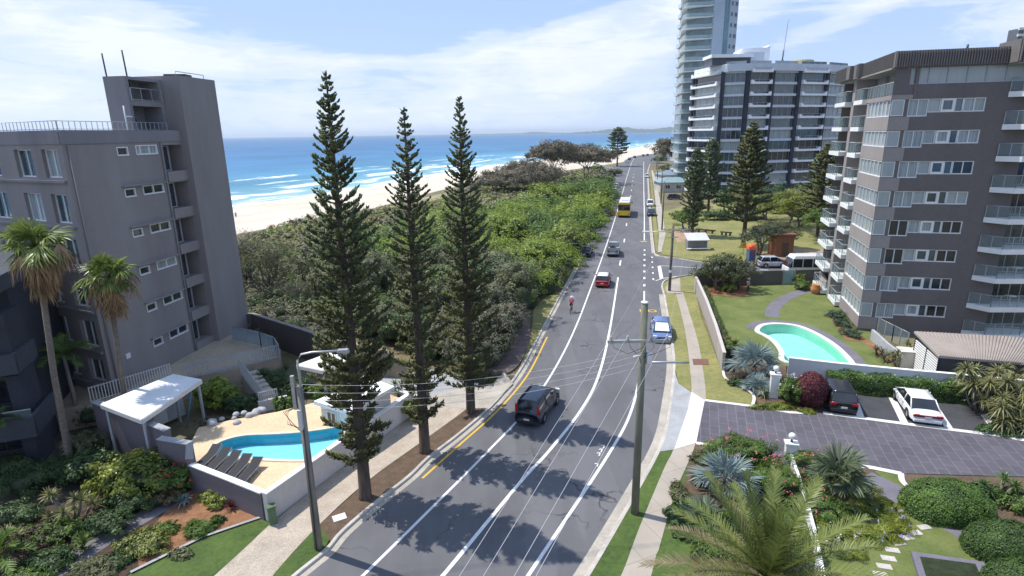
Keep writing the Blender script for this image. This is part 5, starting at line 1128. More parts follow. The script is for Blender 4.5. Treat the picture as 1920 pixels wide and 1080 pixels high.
# ================================================================== VEGETATION
class LB:
    """collects many small foliage faces as numpy arrays and writes one mesh"""
    def __init__(s, seed=0): s.V = []; s.F = []; s.M = []; s.n = 0; s.r = np.random.default_rng(seed)
    def add(s, V, F, m=0):
        s.V.append(V.reshape(-1, 3)); s.F.append((F+s.n).astype(np.int32)); s.M.append(np.full(len(F), m, np.int32)); s.n += len(V.reshape(-1, 3))
    def unit(s, n):
        v = s.r.normal(size=(n, 3)); return v/np.linalg.norm(v, axis=1, keepdims=True)
    def leaves(s, C, N, L, Wd, m=0, T=None):
        """one diamond leaf per centre"""
        n = len(C)
        if n == 0: return
        N = N/np.linalg.norm(N, axis=1, keepdims=True)
        if T is None: T = s.unit(n)
        T = T-N*(T*N).sum(1, keepdims=True); T /= np.linalg.norm(T, axis=1, keepdims=True)+1e-9; B = np.cross(N, T)
        L = np.broadcast_to(L, (n,))[:, None]*s.r.uniform(.7, 1.3, (n, 1)); Wd = np.broadcast_to(Wd, (n,))[:, None]*s.r.uniform(.7, 1.3, (n, 1))
        V = np.stack([C-T*L*.5, C+B*Wd*.5-T*L*.05, C+T*L*.5, C-B*Wd*.5-T*L*.05], 1)
        s.add(V, np.arange(4*n).reshape(n, 4), m)
    def spikes(s, P, D, L, Rr, m=0):
        """short ropy tufts: a double cone of three sides"""
        n = len(P); D = D/np.linalg.norm(D, axis=1, keepdims=True); A = np.cross(D, s.unit(n)); A /= np.linalg.norm(A, axis=1, keepdims=True)+1e-9; B = np.cross(D, A)
        L = np.broadcast_to(L, (n,))[:, None]; Rr = np.broadcast_to(Rr, (n,))[:, None]; M_ = P+D*L*.45
        V = np.stack([P, M_+A*Rr, M_+(-.5*A+.866*B)*Rr, M_+(-.5*A-.866*B)*Rr, P+D*L], 1)
        i = np.arange(n)[:, None]*5
        F = np.concatenate([i+np.array(f) for f in ((0, 2, 1, 1), (0, 3, 2, 2), (0, 1, 3, 3), (4, 1, 2, 2), (4, 2, 3, 3), (4, 3, 1, 1))])
        s.add(V, F, m)
    def blades(s, Pts, Wd, Nrm, m=0):
        """Pts (n,k,3) polylines with widths (k,) across Nrm x direction"""
        n, k, _ = Pts.shape; D = np.diff(Pts, axis=1); D = np.concatenate([D, D[:, -1:]], 1); S = np.cross(D, Nrm[:, None, :]); S /= np.linalg.norm(S, axis=2, keepdims=True)+1e-9
        w = np.asarray(Wd); w = w[None, :, None] if w.ndim == 1 else w[:, :, None]
        V = np.stack([Pts-S*w*.5, Pts+S*w*.5], 2)   # n,k,2,3
        base = (np.arange(n)*k*2)[:, None]; j = np.arange(k-1)[None, :]*2; q = base+j
        F = np.stack([q, q+1, q+3, q+2], 2).reshape(-1, 4); s.add(V, F, m)
    def build(s, name, mats, parent=None):
        V = np.concatenate(s.V); F = np.concatenate(s.F); M_ = np.concatenate(s.M)
        if parent is not None: o_ = LOC.get(parent.name, Vector()); V = V-np.array(o_)
        tri = F[:, 2] == F[:, 3]; q = F[~tri]; t = F[tri][:, :3]; mi = np.concatenate([M_[~tri], M_[tri]])
        me = bpy.data.meshes.new(name); nl = len(q)*4+len(t)*3
        me.vertices.add(len(V)); me.loops.add(nl); me.polygons.add(len(q)+len(t))
        me.vertices.foreach_set('co', V.astype(np.float32).ravel()); me.loops.foreach_set('vertex_index', np.concatenate([q.ravel(), t.ravel()]).astype(np.int32))
        ls = np.concatenate([np.arange(len(q))*4, len(q)*4+np.arange(len(t))*3]); me.polygons.foreach_set('loop_start', ls.astype(np.int32))
        me.polygons.foreach_set('material_index', mi.astype(np.int32)); me.update(calc_edges=True)
        return put(name, me, parent, mats if isinstance(mats, (list, tuple)) else [mats])
    # ---- shapes
    def lobe(s, c, rad, n, L, Wd, m=0, up=.45, lo=-.35, clumps=9, spread=.33, shell=(.72, 1.05), jit=.55):
        """leaf clumps over an ellipsoid lobe"""
        c = np.asarray(c, float); rad = np.asarray(rad, float); K = clumps; d = s.unit(K*3); d = d[d[:, 2] > lo][:K]; K = len(d)
        if K == 0: return
        cc = d*s.r.uniform(shell[0], shell[1], (K, 1)); idx = s.r.integers(0, K, n)
        off = s.unit(n)*(s.r.uniform(0, 1, (n, 1))**.5)*spread; P = cc[idx]+off
        N = P*.8+off/spread*.5+s.unit(n)*jit; N[:, 2] += up
        s.leaves(c+P*rad, N, L, Wd, m)

M_bark = mat('bark_brown', (.20, .145, .105), .95, .25, 6, streak=True, bump=.8, bscale=14)
M_barkg = mat('bark_grey', (.24, .215, .19), .95, .25, 6, streak=True, bump=.8, bscale=14)
L_pine = leaf_mat('pine_foliage', (0.048, 0.076, 0.042), (0.165, 0.20, 0.078), .6, .2)
L_pine2 = leaf_mat('pine_foliage_olive', (.045, .062, .022), (.16, .17, .050), .6, .2)
L_pinelow = leaf_mat('pine_foliage_sunny', (.050, .066, .026), (.185, .190, .062), .6, .25)
L_dead = leaf_mat('dead_frond', (.13, .075, .038), (.46, .32, .18), .8, .15)
L_green = leaf_mat('leaf_green', (.050, .100, .018), (.175, .265, .045), .5, .3)
L_bright = leaf_mat('leaf_bright', (.110, .170, .018), (.315, .395, .045), .45, .3)
L_lime = leaf_mat('leaf_lime', (.07, .12, .014), (.34, .37, .06), .45, .3)
L_dark = leaf_mat('leaf_dark', (0.020, 0.048, 0.017), (0.085, 0.145, 0.037), .5, .2)
L_olive = leaf_mat('leaf_olive', (0.045, 0.063, 0.027), (0.225, 0.225, 0.102), .6, .2)
L_grey = leaf_mat('leaf_greyish', (0.063, 0.070, 0.048), (0.245, 0.231, 0.147), .7, .2)
L_oak = leaf_mat('sheoak_foliage', (0.095, 0.088, 0.062), (0.26, 0.225, 0.15), .8, .15)
L_silver = leaf_mat('leaf_silver', (.10, .15, .155), (.30, .37, .36), .5, .15)
L_purple = leaf_mat('leaf_purple', (.045, .010, .018), (.20, .050, .055), .5, .25)
L_palm = leaf_mat('palm_green', (.060, .105, .018), (.29, .34, .085), .4, .3)
L_date = leaf_mat('date_frond', (.050, .085, .020), (.235, .265, .075), .45, .2)
L_hedge = leaf_mat('hedge_leaf', (0.037, 0.085, 0.017), (0.170, 0.281, 0.051), .5, .25)
L_yucca = leaf_mat('yucca_blade', (.030, .070, .018), (.16, .22, .055), .4, .15)
L_pand = leaf_mat('pandanus_blade', (.07, .085, .030), (.32, .31, .13), .45, .2)
L_dune = leaf_mat('dune_grass', (0.130, 0.130, 0.052), (0.429, 0.377, 0.195), .8, .2)
M_core = mat('foliage_core', (.035, .050, .018), .95, .3, 3)  # dark filler inside foliage, standing in for its inner shade
B_pink = leaf_mat('blossom_pink', (.55, .10, .12), (.80, .35, .33), .6, .3)
B_white = leaf_mat('blossom_white', (.60, .58, .52), (.82, .82, .78), .6, .3)
B_blue = leaf_mat('blossom_blue', (.20, .22, .50), (.45, .48, .75), .6, .3)
B_red = leaf_mat('blossom_red', (.40, .02, .03), (.65, .10, .08), .6, .2)

def limb(mb, a, b, r0, r1, wob=.12, rg=rnd, n=4):
    a = np.array(a, float); b = np.array(b, float); L = np.linalg.norm(b-a); pts = []
    for i in range(n+1):
        t = i/n; p = a+(b-a)*t
        if 0 < i < n: p = p+np.array([rg.uniform(-1, 1), rg.uniform(-1, 1), rg.uniform(-.3, .6)])*wob*L
        pts.append(p)
    mb.tube(pts, [r0+(r1-r0)*i/n for i in range(n+1)], 7); return pts

M_pbark = mat('pine_bark', (.115, .085, .065), .95, .3, 6, streak=True, bump=.9, bscale=12)
# ---- Norfolk pines
def norfolk(name, label, base, h, rmax, crown0, step, group, seed, mat_=None, prof=None, dens=1.0, fr=.055, trunk_r=.30, lenb=.55, up=.5, detail=1.0, trunk_dx=0.0):
    base = np.array(base[:3], float); root = thing(name, label, 'pine tree', base, 0, group); rg = random.Random(seed); lb = LB(seed); mb = MB()
    prof = prof or [(0, .55), (.12, .85), (.3, 1.0), (.5, .86), (.7, .66), (.85, .42), (.95, .2), (1, .05)]
    mb.tube([base+[0, 0, -.1], base+[0, 0, .25], base+[.03, 0, h*.3], base+[-.03, .02, h*.7], base+[0, 0, h]], [trunk_r*1.5, trunk_r*1.05, trunk_r*.8, trunk_r*.42, .025], 10)
    z = crown0; P = []; D = []; L = []; br = MB()
    while z < h-.15:
        t = (z-crown0)/(h-crown0); rr = rmax*np.interp(t, [p[0] for p in prof], [p[1] for p in prof]); nb = rg.choice((5, 6, 6, 7, 8)); az_gap = rg.uniform(0, 6.28); wild = max(0, 1-t*1.7); rr *= 1+wild*rg.uniform(-.18, .12); a0 = rg.uniform(0, 7)
        for k in range(nb):
            a = a0+k*2*math.pi/nb+rg.uniform(-.25, .25); ln = rr*rg.uniform(.86-.2*wild, 1.08+.07*wild)*(rg.uniform(.4, .75) if rg.random() < .20*wild else 1)*(1+.16*wild*math.cos(a-seed))*(.62 if math.cos(a-az_gap) > .86 and wild > .2 else 1); d = np.array([math.cos(a), math.sin(a), 0]); s_ = np.array([-d[1], d[0], 0])
            zb = z+rg.uniform(-.12, .12); kk = rg.uniform(-.22, .0)+.25*t; cu = up*rg.uniform(.7, 1.2)
            pt = lambda u: base+np.array([0, 0, zb])+d*ln*u+np.array([0, 0, ln*(kk*u+cu*u*u)])
            if ln > .5: br.tube([pt(0), pt(.5), pt(.97)], [.035+.012*ln, .03, .012], 4)
            n = max(5, int(ln/.085*dens)); us = np.sort(np.array([rg.uniform(.10, 1)**.62 for _ in range(n)]))
            for u in us:
                p = pt(u); tg = pt(min(1, u+.05))-pt(u-.05); tg /= np.linalg.norm(tg)
                for sd in (-1, 1):
                    dd = tg*rg.uniform(.35, .9)+s_*sd*rg.uniform(.35, 1.0)+np.array([0, 0, rg.uniform(.15, .8)])
                    P.append(p); D.append(dd); L.append(lenb*rg.uniform(.5, 1.05)*(1-.35*u)*min(1, .35+ln*.45))
        z += step*rg.uniform(.9-.15*wild, 1.1+.35*wild)*(1-.48*t)*(1.35 if rg.random() < .14*wild else 1)
    P, D, L = np.array(P), np.array(D), np.array(L); L *= 1.0+.35*np.clip(1-(P[:, 2]-base[2]-crown0)/(h*.55), 0, 1); q_ = np.random.default_rng(seed); low = (P[:, 2]-base[2])/h+q_.normal(0, .10, len(P)) < .52; fq = fr*q_.uniform(.7, 1.3, len(P))
    if mat_ is not None or h < 18.5 or rmax > 3: low[:] = False
    lb.spikes(P[~low], D[~low], L[~low], fq[~low])
    if low.any():
        for rep in range(2): lb.spikes(P[low]+lb.r.normal(0, .06*rep, (low.sum(), 3)), D[low]+lb.r.normal(0, .3*rep, (low.sum(), 3)), L[low]*(1-.2*rep), fq[low]*.8, 1)
    lb.spikes(np.repeat(base[None]+[0, 0, h-.3], 6, 0), lb.unit(6)+[0, 0, 1.5], .4, .03)
    mb.build('trunk', M_pbark, root); br.build('branches', M_bark, root); lb.build('crown', [mat_ or L_pine, L_pinelow], root); return root
FP = 'tall pines on the beach side kerb'
norfolk('norfolk_pine', 'tallest kerbside pine, behind the lamp pole and pool wall', g(686,936), 20.6, 1.95, 2.4, .60, FP, 11, prof=[(0,.65),(.08,.85),(.22,1.0),(.40,.88),(.55,.74),(.62,.80),(.66,.56),(.8,.42),(.9,.26),(.96,.13),(1,.04)], dens=1.4, lenb=.54, fr=.060)
norfolk('norfolk_pine', 'slimmest kerbside pine, standing between its two taller neighbours', g(797,850), 19.3, 1.68, 2.2, .66, FP, 12, prof=[(0,.6),(.1,.9),(.25,1.0),(.42,.82),(.6,.82),(.72,.66),(.84,.42),(.94,.18),(1,.04)], dens=1.15, lenb=.48, fr=.056)
norfolk('norfolk_pine', 'kerbside pine farthest along the footpath, beside the driveway mouth', g(883,775), 20.0, 1.85, 1.9, .60, FP, 13, prof=[(0,.8),(.1,.9),(.25,1.0),(.45,.88),(.62,.68),(.8,.44),(.92,.22),(1,.04)], dens=1.3, lenb=.50, fr=.058)
PP = 'pines in the park'
norfolk('norfolk_pine', 'narrow dark park pine nearest the road', g(1297,443), 15.2, 2.3, 1.6, .62, PP, 21, dens=.75, lenb=.8, fr=.11, trunk_r=.26)
norfolk('norfolk_pine', 'slender park pine in front of the white balcony block', g(1327,402), 16.2, 2.9, 3.2, .75, PP, 22, dens=.65, lenb=.95, fr=.12, trunk_r=.26)
norfolk('norfolk_pine', 'widest and tallest olive park pine behind the yellow sign', g(1393,462), 19.2, 4.0, 4.0, .85, PP, 23, L_pine2, [(0,.8),(.15,1.0),(.35,.85),(.6,.6),(.8,.36),(.95,.12),(1,.03)], dens=.72, lenb=1.1, fr=.13, trunk_r=.34, up=.3)
norfolk('norfolk_pine', 'olive park pine half hidden by the brown block balconies', g(1532,443), 15.6, 4.2, 2.4, .8, PP, 24, L_pine2, [(0,.8),(.2,1.0),(.45,.8),(.7,.5),(.9,.2),(1,.04)], dens=.62, lenb=1.1, fr=.13, trunk_r=.3, up=.3)
norfolk('norfolk_pine', 'lone far pine with open flat tiers at the end of the road', g(1157,312), 19.8, 6.0, 6.5, 1.25, None, 25, None, [(0,.85),(.2,1.0),(.5,.85),(.75,.62),(.92,.3),(1,.05)], dens=.5, lenb=1.5, fr=.26, trunk_r=.42, up=.12)

# ---- fan palms, feather palms, rosettes
def fan(lb, c, d, R_, nseg, span, w, droop, m=0, fold=.25):
    """one palmate leaf: centre c, pointing along d"""
    d = d/np.linalg.norm(d); up = np.array([0, 0, 1.]); s = np.cross(d, up); s /= np.linalg.norm(s)+1e-9; n = np.cross(s, d)
    a = np.linspace(-span/2, span/2, nseg); dirs = np.cos(a)[:, None]*d+np.sin(a)[:, None]*s-np.abs(np.sin(a))[:, None]*n*fold+lb.r.normal(0, .04, (nseg, 3))
    L = R_*(1-.22*np.abs(a/(span/2))**2)*lb.r.uniform(.88, 1.1, nseg); t = np.array([0, .45, .75, 1.0])
    P = c+dirs[:, None, :]*(L[:, None]*t[None])[:, :, None]; P[:, :, 2] -= droop*(L[:, None]*(t[None]**3))
    lb.blades(P, np.array([.01, w, w*.7, .006]), np.repeat(n[None], nseg, 0)+lb.r.normal(0, .25, (nseg, 3)), m)
def fan_palm(label, base, h, lean, nlive, ndead, Rf, seed, group, r0=.24):
    base = np.array(base, float); root = thing('fan_palm', label, 'palm tree', base, 0, group); lb = LB(seed); rg = random.Random(seed); top = base+np.array([lean[0], lean[1], h])
    MB().tube([base+[0, 0, -.1], base+[lean[0]*.1, lean[1]*.1, .5], base+np.array([lean[0]*.35, lean[1]*.35, h*.45]), top], [r0*1.35, r0*1.05, r0*.85, r0*.72], 12).build('trunk', mat('palm_trunk', (.185, .155, .125), .95, .2, 7, bump=.7, bscale=9), root)
    pt = MB(); da = LB(seed+1)
    for k in range(nlive):
        el = R(rg.uniform(-5, 86)); az = k*2.4+rg.uniform(-.4, .4); d = np.array([math.cos(el)*math.cos(az), math.cos(el)*math.sin(az), math.sin(el)]); ln = rg.uniform(.45, 1.0)*Rf; e = top+d*ln+[0, 0, -.10*ln]
        pt.tube([top, top+d*ln*.55, e], [.035, .022, .015], 4); d2 = d*.9+np.array([rg.uniform(-.2, .2), rg.uniform(-.2, .2), -.15-.25*math.cos(el)]); fan(lb, e, d2, Rf*rg.uniform(.6, .85), 20, R(rg.uniform(170, 230)), .085, rg.uniform(.15, .5), 0, rg.uniform(.1, .5))
    for k in range(ndead):
        wide = k % 3 == 0; el = R(rg.uniform(-35, 12) if wide else rg.uniform(-85, -40)); az = rg.uniform(0, 6.28); d = np.array([math.cos(el)*math.cos(az), math.cos(el)*math.sin(az), math.sin(el)]); ln = rg.uniform(.6, 1.15)*Rf if wide else rg.uniform(.3, .75)*Rf; e = top+d*ln+[0, 0, -rg.uniform(0, .9)*(not wide)]
        if wide: pt.tube([top, e], [.025, .012], 4)
        fan(da, e, np.array([d[0]*rg.uniform(.2, .7), d[1]*rg.uniform(.2, .7), -1]), Rf*rg.uniform(.55, .95), 14, R(rg.uniform(70, 150)), .07, .2, 0, .5)
    pt.build('petioles', L_palm, root); lb.build('fronds', L_palm, root); da.build('dead_skirt', L_dead, root); return root
p1 = g(133,884); t1 = at(68, 466, 28.5)-p1; fan_palm('tallest fan palm, with a brown skirt of dead fronds beside the charcoal block', p1, t1[2], (t1[0], t1[1]), 32, 72, 1.28, 31, 'fan palms with dead skirts', .18)
p2 = g(246,822); t2 = at(203, 524, 32.2)-p2; fan_palm('shorter fan palm with dead fronds leaning over the white carport', p2, t2[2], (t2[0], t2[1]), 29, 56, 1.22, 32, 'fan palms with dead skirts', .165)
def low_fan(label, base, h, n, Rf, seed, mt=None, group=None, elr=(0, 80), nseg=26, w=.085):
    base = np.array(base, float); root = thing('silver_palm' if mt is None else 'low_fan_palm', label, 'palm', base, 0, group); lb = LB(seed); rg = random.Random(seed); top = base+[0, 0, h]
    MB().tube([base+[0, 0, -.05], top], [.2, .15], 9).build('trunk', M_bark, root); pt = MB()
    for k in range(n):
        el = R(elr[0]+(elr[1]-elr[0])*((k+.5)/n)**.9); az = k*2.4+rg.uniform(-.2, .2); d = np.array([math.cos(el)*math.cos(az), math.cos(el)*math.sin(az), math.sin(el)]); ln = Rf*rg.uniform(.55, .9); e = top+d*ln
        pt.tube([top, e], [.03, .02], 4); fan(lb, e, d+np.array([0, 0, -.12]), Rf*rg.uniform(.8, 1.05), nseg, R(230), w, .10, 0, .35)
    pt.build('petioles', mt or L_silver, root); lb.build('fronds', mt or L_silver, root); return root
low_fan('large silver fan palm at the corner of the pool lawn', g(1412,712), 1.0, 16, 1.45, 41, None, 'silver palms')
low_fan('small silver fan palm tuft against the first ball lamp pillar', g(1420,738), .3, 9, .85, 42, None, 'silver palms')
low_fan('silver blue fan palm in the near garden bed beside the footpath', g(1357,935), .9, 13, 1.15, 43, None, 'silver palms')
low_fan('green fan palm over the agapanthus in the near garden', g(1563,948), 1.5, 15, 1.15, 44, L_palm if False else leaf_mat('fan_green_grey', (.045, .075, .040), (.17, .20, .11), .45, .2), None, (-5, 80))
low_fan('low grey green fan plant at the near footpath edge', g(1318,985), .3, 9, .8, 45, leaf_mat('fan_grey_green', (.06, .09, .06), (.20, .24, .15), .5, .2))

def frond(lb, base, d, L, arch, nl, ll, w, m=0, rib=None, vee=.55):
    d = d/np.linalg.norm(d); h = np.array([d[0], d[1], 0]); hn = np.linalg.norm(h); h = h/hn if hn > .05 else np.array([1., 0, 0]); s = np.array([-h[1], h[0], 0])
    t = np.linspace(0, 1, 16); P = base+d*(L*t)[:, None]; P[:, 2] -= arch*L*t**2.2
    if rib is not None: rib.tube(P[::3], [.03, .026, .02, .016, .012, .008][:len(P[::3])], 4)
    u = np.repeat(np.linspace(.12, .995, nl), 2); sd = np.tile([-1, 1], nl); pos = np.stack([np.interp(u, t, P[:, i]) for i in range(3)], 1); tg = np.stack([np.interp(np.minimum(u+.03, 1), t, P[:, i]) for i in range(3)], 1)-np.stack([np.interp(u-.03, t, P[:, i]) for i in range(3)], 1); tg /= np.linalg.norm(tg, axis=1, keepdims=True)
    nn = np.cross(np.repeat(s[None], len(u), 0), tg); nn *= np.sign(nn[:, 2:3]+1e-6)
    D = tg*(.45+.5*u[:, None])+s*sd[:, None]*(1-.35*u[:, None])+nn*vee*(.3+.5*lb.r.uniform(size=(len(u), 1)))+lb.r.normal(0, .07, (len(u), 3)); D /= np.linalg.norm(D, axis=1, keepdims=True)
    l_ = ll*np.sin(np.pi*np.clip(.12+.8*u, 0, 1))**.6*lb.r.uniform(.85, 1.1, len(u)); k = np.array([0, .5, 1.0]); Q = pos[:, None]+D[:, None]*(l_[:, None]*k[None])[:, :, None]; Q[:, 2, 2] -= .10*l_
    lb.blades(Q, np.array([w, w*.9, .004]), nn, m)
def date_palm():
    base = np.array(g(1440,1150)); c = np.array(g(1440,1085,4.6)); base = np.array([c[0], c[1], .1]); root = thing('date_palm', 'large feathery date palm filling the near garden at the bottom of the picture', 'palm', base); lb = LB(51); rg = random.Random(51); ds = LB(52)
    MB().tube([base, base+[0, 0, 2.2], base+[0, 0, 4.6]], [.42, .40, .34], 14).build('trunk', mat('palm_boots', (.20, .15, .10), .95, .3, 9, bump=1, bscale=10), root); rib = MB(); top = base+[0, 0, 4.5]
    for k in range(44):
        el = R(86-92*(k/43)**.8); az = k*2.399+rg.uniform(-.15, .15); d = np.array([math.cos(el)*math.cos(az), math.cos(el)*math.sin(az), math.sin(el)]); L = rg.uniform(3.5, 4.2)*(.70 if k < 6 else 1)
        frond(lb if k < 30 else ds, top, d, L, .14+.20*(k/43), 66, .52, .030, 0, rib)
    rib.build('frond_ribs', L_lime, root); lb.build('fronds', L_date, root); ds.build('old_fronds', leaf_mat('date_frond_old', (.09, .075, .035), (.30, .24, .14), .6, .15), root)
date_palm()
def feather_palm(label, base, h, n, L, seed, mt=L_green, group=None, tr=.12, name='feather_palm'):
    base = np.array(base, float); root = thing(name, label, 'palm', base, 0, group); lb = LB(seed); rg = random.Random(seed); MB().tube([base+[0, 0, -.05], base+[.05, 0, h*.5], base+[0, 0, h]], [tr*1.3, tr, tr*.8], 9).build('trunk', M_barkg, root); rib = MB()
    for k in range(n):
        el = R(rg.uniform(5, 75)); az = k*2.4; d = np.array([math.cos(el)*math.cos(az), math.cos(el)*math.sin(az), math.sin(el)]); frond(lb, base+[0, 0, h], d, L*rg.uniform(.85, 1.1), .45, 26, L*.28, .05, 0, rib)
    rib.build('frond_ribs', mt, root); lb.build('fronds', mt, root); return root
feather_palm('thin trunked feather palm between the two fan palms', g(150,800), 5.0, 11, 2.1, 61, L_green)
feather_palm('feather palm half hidden by the trunk of the tallest fan palm', g(98,790), 4.2, 9, 1.8, 62, L_olive)
def rosette(lb, c, n, L, w, seed_el=(5, 85), arch=.25, m=0, rg=rnd):
    k = np.arange(n); el = np.radians(np.interp((k+.5)/n, [0, 1], [seed_el[1], seed_el[0]])+lb.r.normal(0, 6, n)); az = k*2.399+lb.r.normal(0, .2, n); d = np.stack([np.cos(el)*np.cos(az), np.cos(el)*np.sin(az), np.sin(el)], 1); l_ = L*lb.r.uniform(.75, 1.1, n); t = np.array([0, .35, .7, 1.0])
    P = np.asarray(c, float)+d[:, None]*(l_[:, None]*t)[:, :, None]; P[:, :, 2] -= arch*l_[:, None]*t**2.5
    lb.blades(P, np.array([w*.7, w, w*.7, .004]), np.cross(d, np.cross(np.array([0, 0, 1.]), d))+lb.r.normal(0, .15, (n, 3)), m)
def rosette_plant(name, label, base, heads, n, L, w, seed, mt, trunk=True, cat='plant', group=None, spread=(.5, .5), hs=(.3, 1.0), el=(-10, 85), arch=.3, dead=False):
    base = np.array(base, float); root = thing(name, label, cat, base, 0, group); lb = LB(seed); rg = random.Random(seed); st = MB(); dd = LB(seed+5)
    for k in range(heads):
        a = rg.uniform(0, 6.28); rr = math.sqrt((k+.4)/heads); c = base+[spread[0]*rr*math.cos(a+k*2.4), spread[1]*rr*math.sin(a+k*2.4), rg.uniform(*hs)]
        rosette(lb, c, n, L*rg.uniform(.85, 1.1), w, el, arch, 0)
        if trunk: limb(st, base+np.array([c[0]-base[0], c[1]-base[1], 0])*.2, c, .07, .045, .06, rg, 3)
        if dead: rosette(dd, c-[0, 0, .1], n//3, L*.8, w, (-85, -40), .1, 0)
    if trunk: st.build('stem', M_barkg, root)
    lb.build('leaves', mt, root)
    if dead: dd.build('dead_leaves', L_dead, root)
    return root

# ---- shrubs and trees with leaves
def shrub(name, label, base, rad, n, leaf, seed, mt, group=None, lobes=5, cat='shrub', bloom=None, bm=None, up=.5, h0=0.0, asp=.5, core=True, clumps=20, tight=.62, squash=1.0):
    base = np.array(base, float); root = thing(name, label, cat, base, 0, group); lb = LB(seed); rg = random.Random(seed); rx, ry, rz = rad; cs = []
    for k in range(lobes):
        a = k*2.4+rg.uniform(-.3, .3); q = math.sqrt((k+.3)/lobes)*.62 if lobes > 1 else 0
        c = base+[rx*q*math.cos(a), ry*q*math.sin(a), h0+rz*(1.0-.35*q)*rg.uniform(.85, 1.1)]; s = tight*rg.uniform(.85, 1.15) if lobes > 1 else 1; cs.append((c, s))
        lb.lobe(c, (rx*s, ry*s, rz*s*squash), int(n/lobes), leaf, leaf*asp, 0, up, -.6, clumps)
    lb.build('leaves', mt, root)
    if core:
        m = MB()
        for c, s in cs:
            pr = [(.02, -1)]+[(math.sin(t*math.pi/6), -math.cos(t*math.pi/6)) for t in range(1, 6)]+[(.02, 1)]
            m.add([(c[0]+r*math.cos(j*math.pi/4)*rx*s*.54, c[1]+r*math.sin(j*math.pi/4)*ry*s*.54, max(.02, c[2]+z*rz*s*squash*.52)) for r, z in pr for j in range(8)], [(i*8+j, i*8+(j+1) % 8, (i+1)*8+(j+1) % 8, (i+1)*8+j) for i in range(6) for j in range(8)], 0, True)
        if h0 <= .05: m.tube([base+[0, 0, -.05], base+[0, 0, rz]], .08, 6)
        m.build('filler_core', M_core, root)  # added dark filler blobs behind the leaves, plus a short stem
    if bloom:
        fb = LB(seed+9); k = bm or 40; d = fb.unit(k*3); d = d[d[:, 2] > -.1][:k]; cc = base+np.array([0, 0, h0+rz*.9])+d*np.array([rx, ry, rz])*1.0
        cc = np.repeat(cc, 6, 0)+fb.r.normal(0, .05, (len(cc)*6, 3)); fb.leaves(cc, fb.unit(len(cc))+[0, -.3, .6], .09, .08); fb.build('blossoms', bloom, root)
    return root
def tree(name, label, base, h, crad, seed, mt, group=None, trunks=1, bark=None, n=2600, leaf=.3, lobes=9, crown_z=.62, lean=(0, 0), tr=.22, asp=.35, clumps=12, flat=.8, up=.3, spread=.30):
    base = np.array(base, float); root = thing(name, label, 'tree', base, 0, group); rg = random.Random(seed); lb = LB(seed); tm = MB(); cx, cy, cz = crad
    for k in range(trunks):
        a = rg.uniform(0, 6.28); f = base+[.3*math.cos(a)*(trunks > 1), .3*math.sin(a)*(trunks > 1), -.1]; fork = base+[lean[0]*.5+.8*math.cos(a)*(trunks > 1), lean[1]*.5+.8*math.sin(a)*(trunks > 1), h*crown_z*.62]; limb(tm, f, fork, tr, tr*.7, .05, rg)
        for j in range(max(2, lobes//trunks)):
            i = k*max(2, lobes//trunks)+j; b = i*2.4; q = math.sqrt((i+.5)/lobes); c = base+[lean[0]+cx*q*.75*math.cos(b), lean[1]+cy*q*.75*math.sin(b), h*crown_z+(h-h*crown_z-cz*.3)*rg.uniform(.1, .85)*(1-.5*q)]
            limb(tm, fork, c, tr*.5, tr*.16, .07, rg); s = rg.uniform(.46, .64); lb.lobe(c, (cx*s, cy*s, max(.5, cz*s*flat)), int(n*1.7)//lobes, leaf, leaf*asp, 0, up, -.8, clumps, spread)
    tm.build('trunk', bark or M_barkg, root); lb.build('crown', mt, root); return root
# ---- coastal scrub: one canopy nobody could count, in three leaf tones
def inpoly(p, poly):
    x, y = p; c = False; n = len(poly)
    for i in range(n):
        x0, y0 = poly[i]; x1, y1 = poly[(i+1) % n]
        if (y0 > y) != (y1 > y) and x < (x1-x0)*(y-y0)/(y1-y0)+x0: c = not c
    return c
def scatter(poly, kf, seed, maxn=2000):
    rg = random.Random(seed); xs = [p[0] for p in poly]; ys = [p[1] for p in poly]; out = []; fails = 0
    while len(out) < maxn and fails < 2500:
        # denser close to the camera
        y = min(ys)+(max(ys)-min(ys))*rg.random()**1.5; x = rg.uniform(min(xs), max(xs))
        if not inpoly((x, y), poly): continue
        s = kf*math.hypot(x, y)
        if any((x-a)**2+(y-b)**2 < (s*.8)**2 for a, b, _ in out): fails += 1; continue
        fails = 0; out.append((x, y, s))
    return out
ZG = gp([(700,448),(800,402),(880,384),(960,374),(1040,358),(1110,343),(1136,350),(1128,378),(1102,418),(1074,455),(1052,488),(1018,515),(990,535),(985,500),(900,462),(820,480),(760,490)], 2.6)
ZO = gp([(575,500),(640,462),(700,446),(760,488),(820,478),(900,460),(978,498),(988,548),(952,605),(925,640),(888,655),(860,640),(800,620),(740,600),(690,580),(620,560)], 2.6)
ZD = gp([(432,470),(490,440),(560,415),(640,402),(720,392),(800,382),(905,352),(965,352),(965,374),(880,386),(800,404),(700,450),(640,464),(575,505),(470,500)], .5)
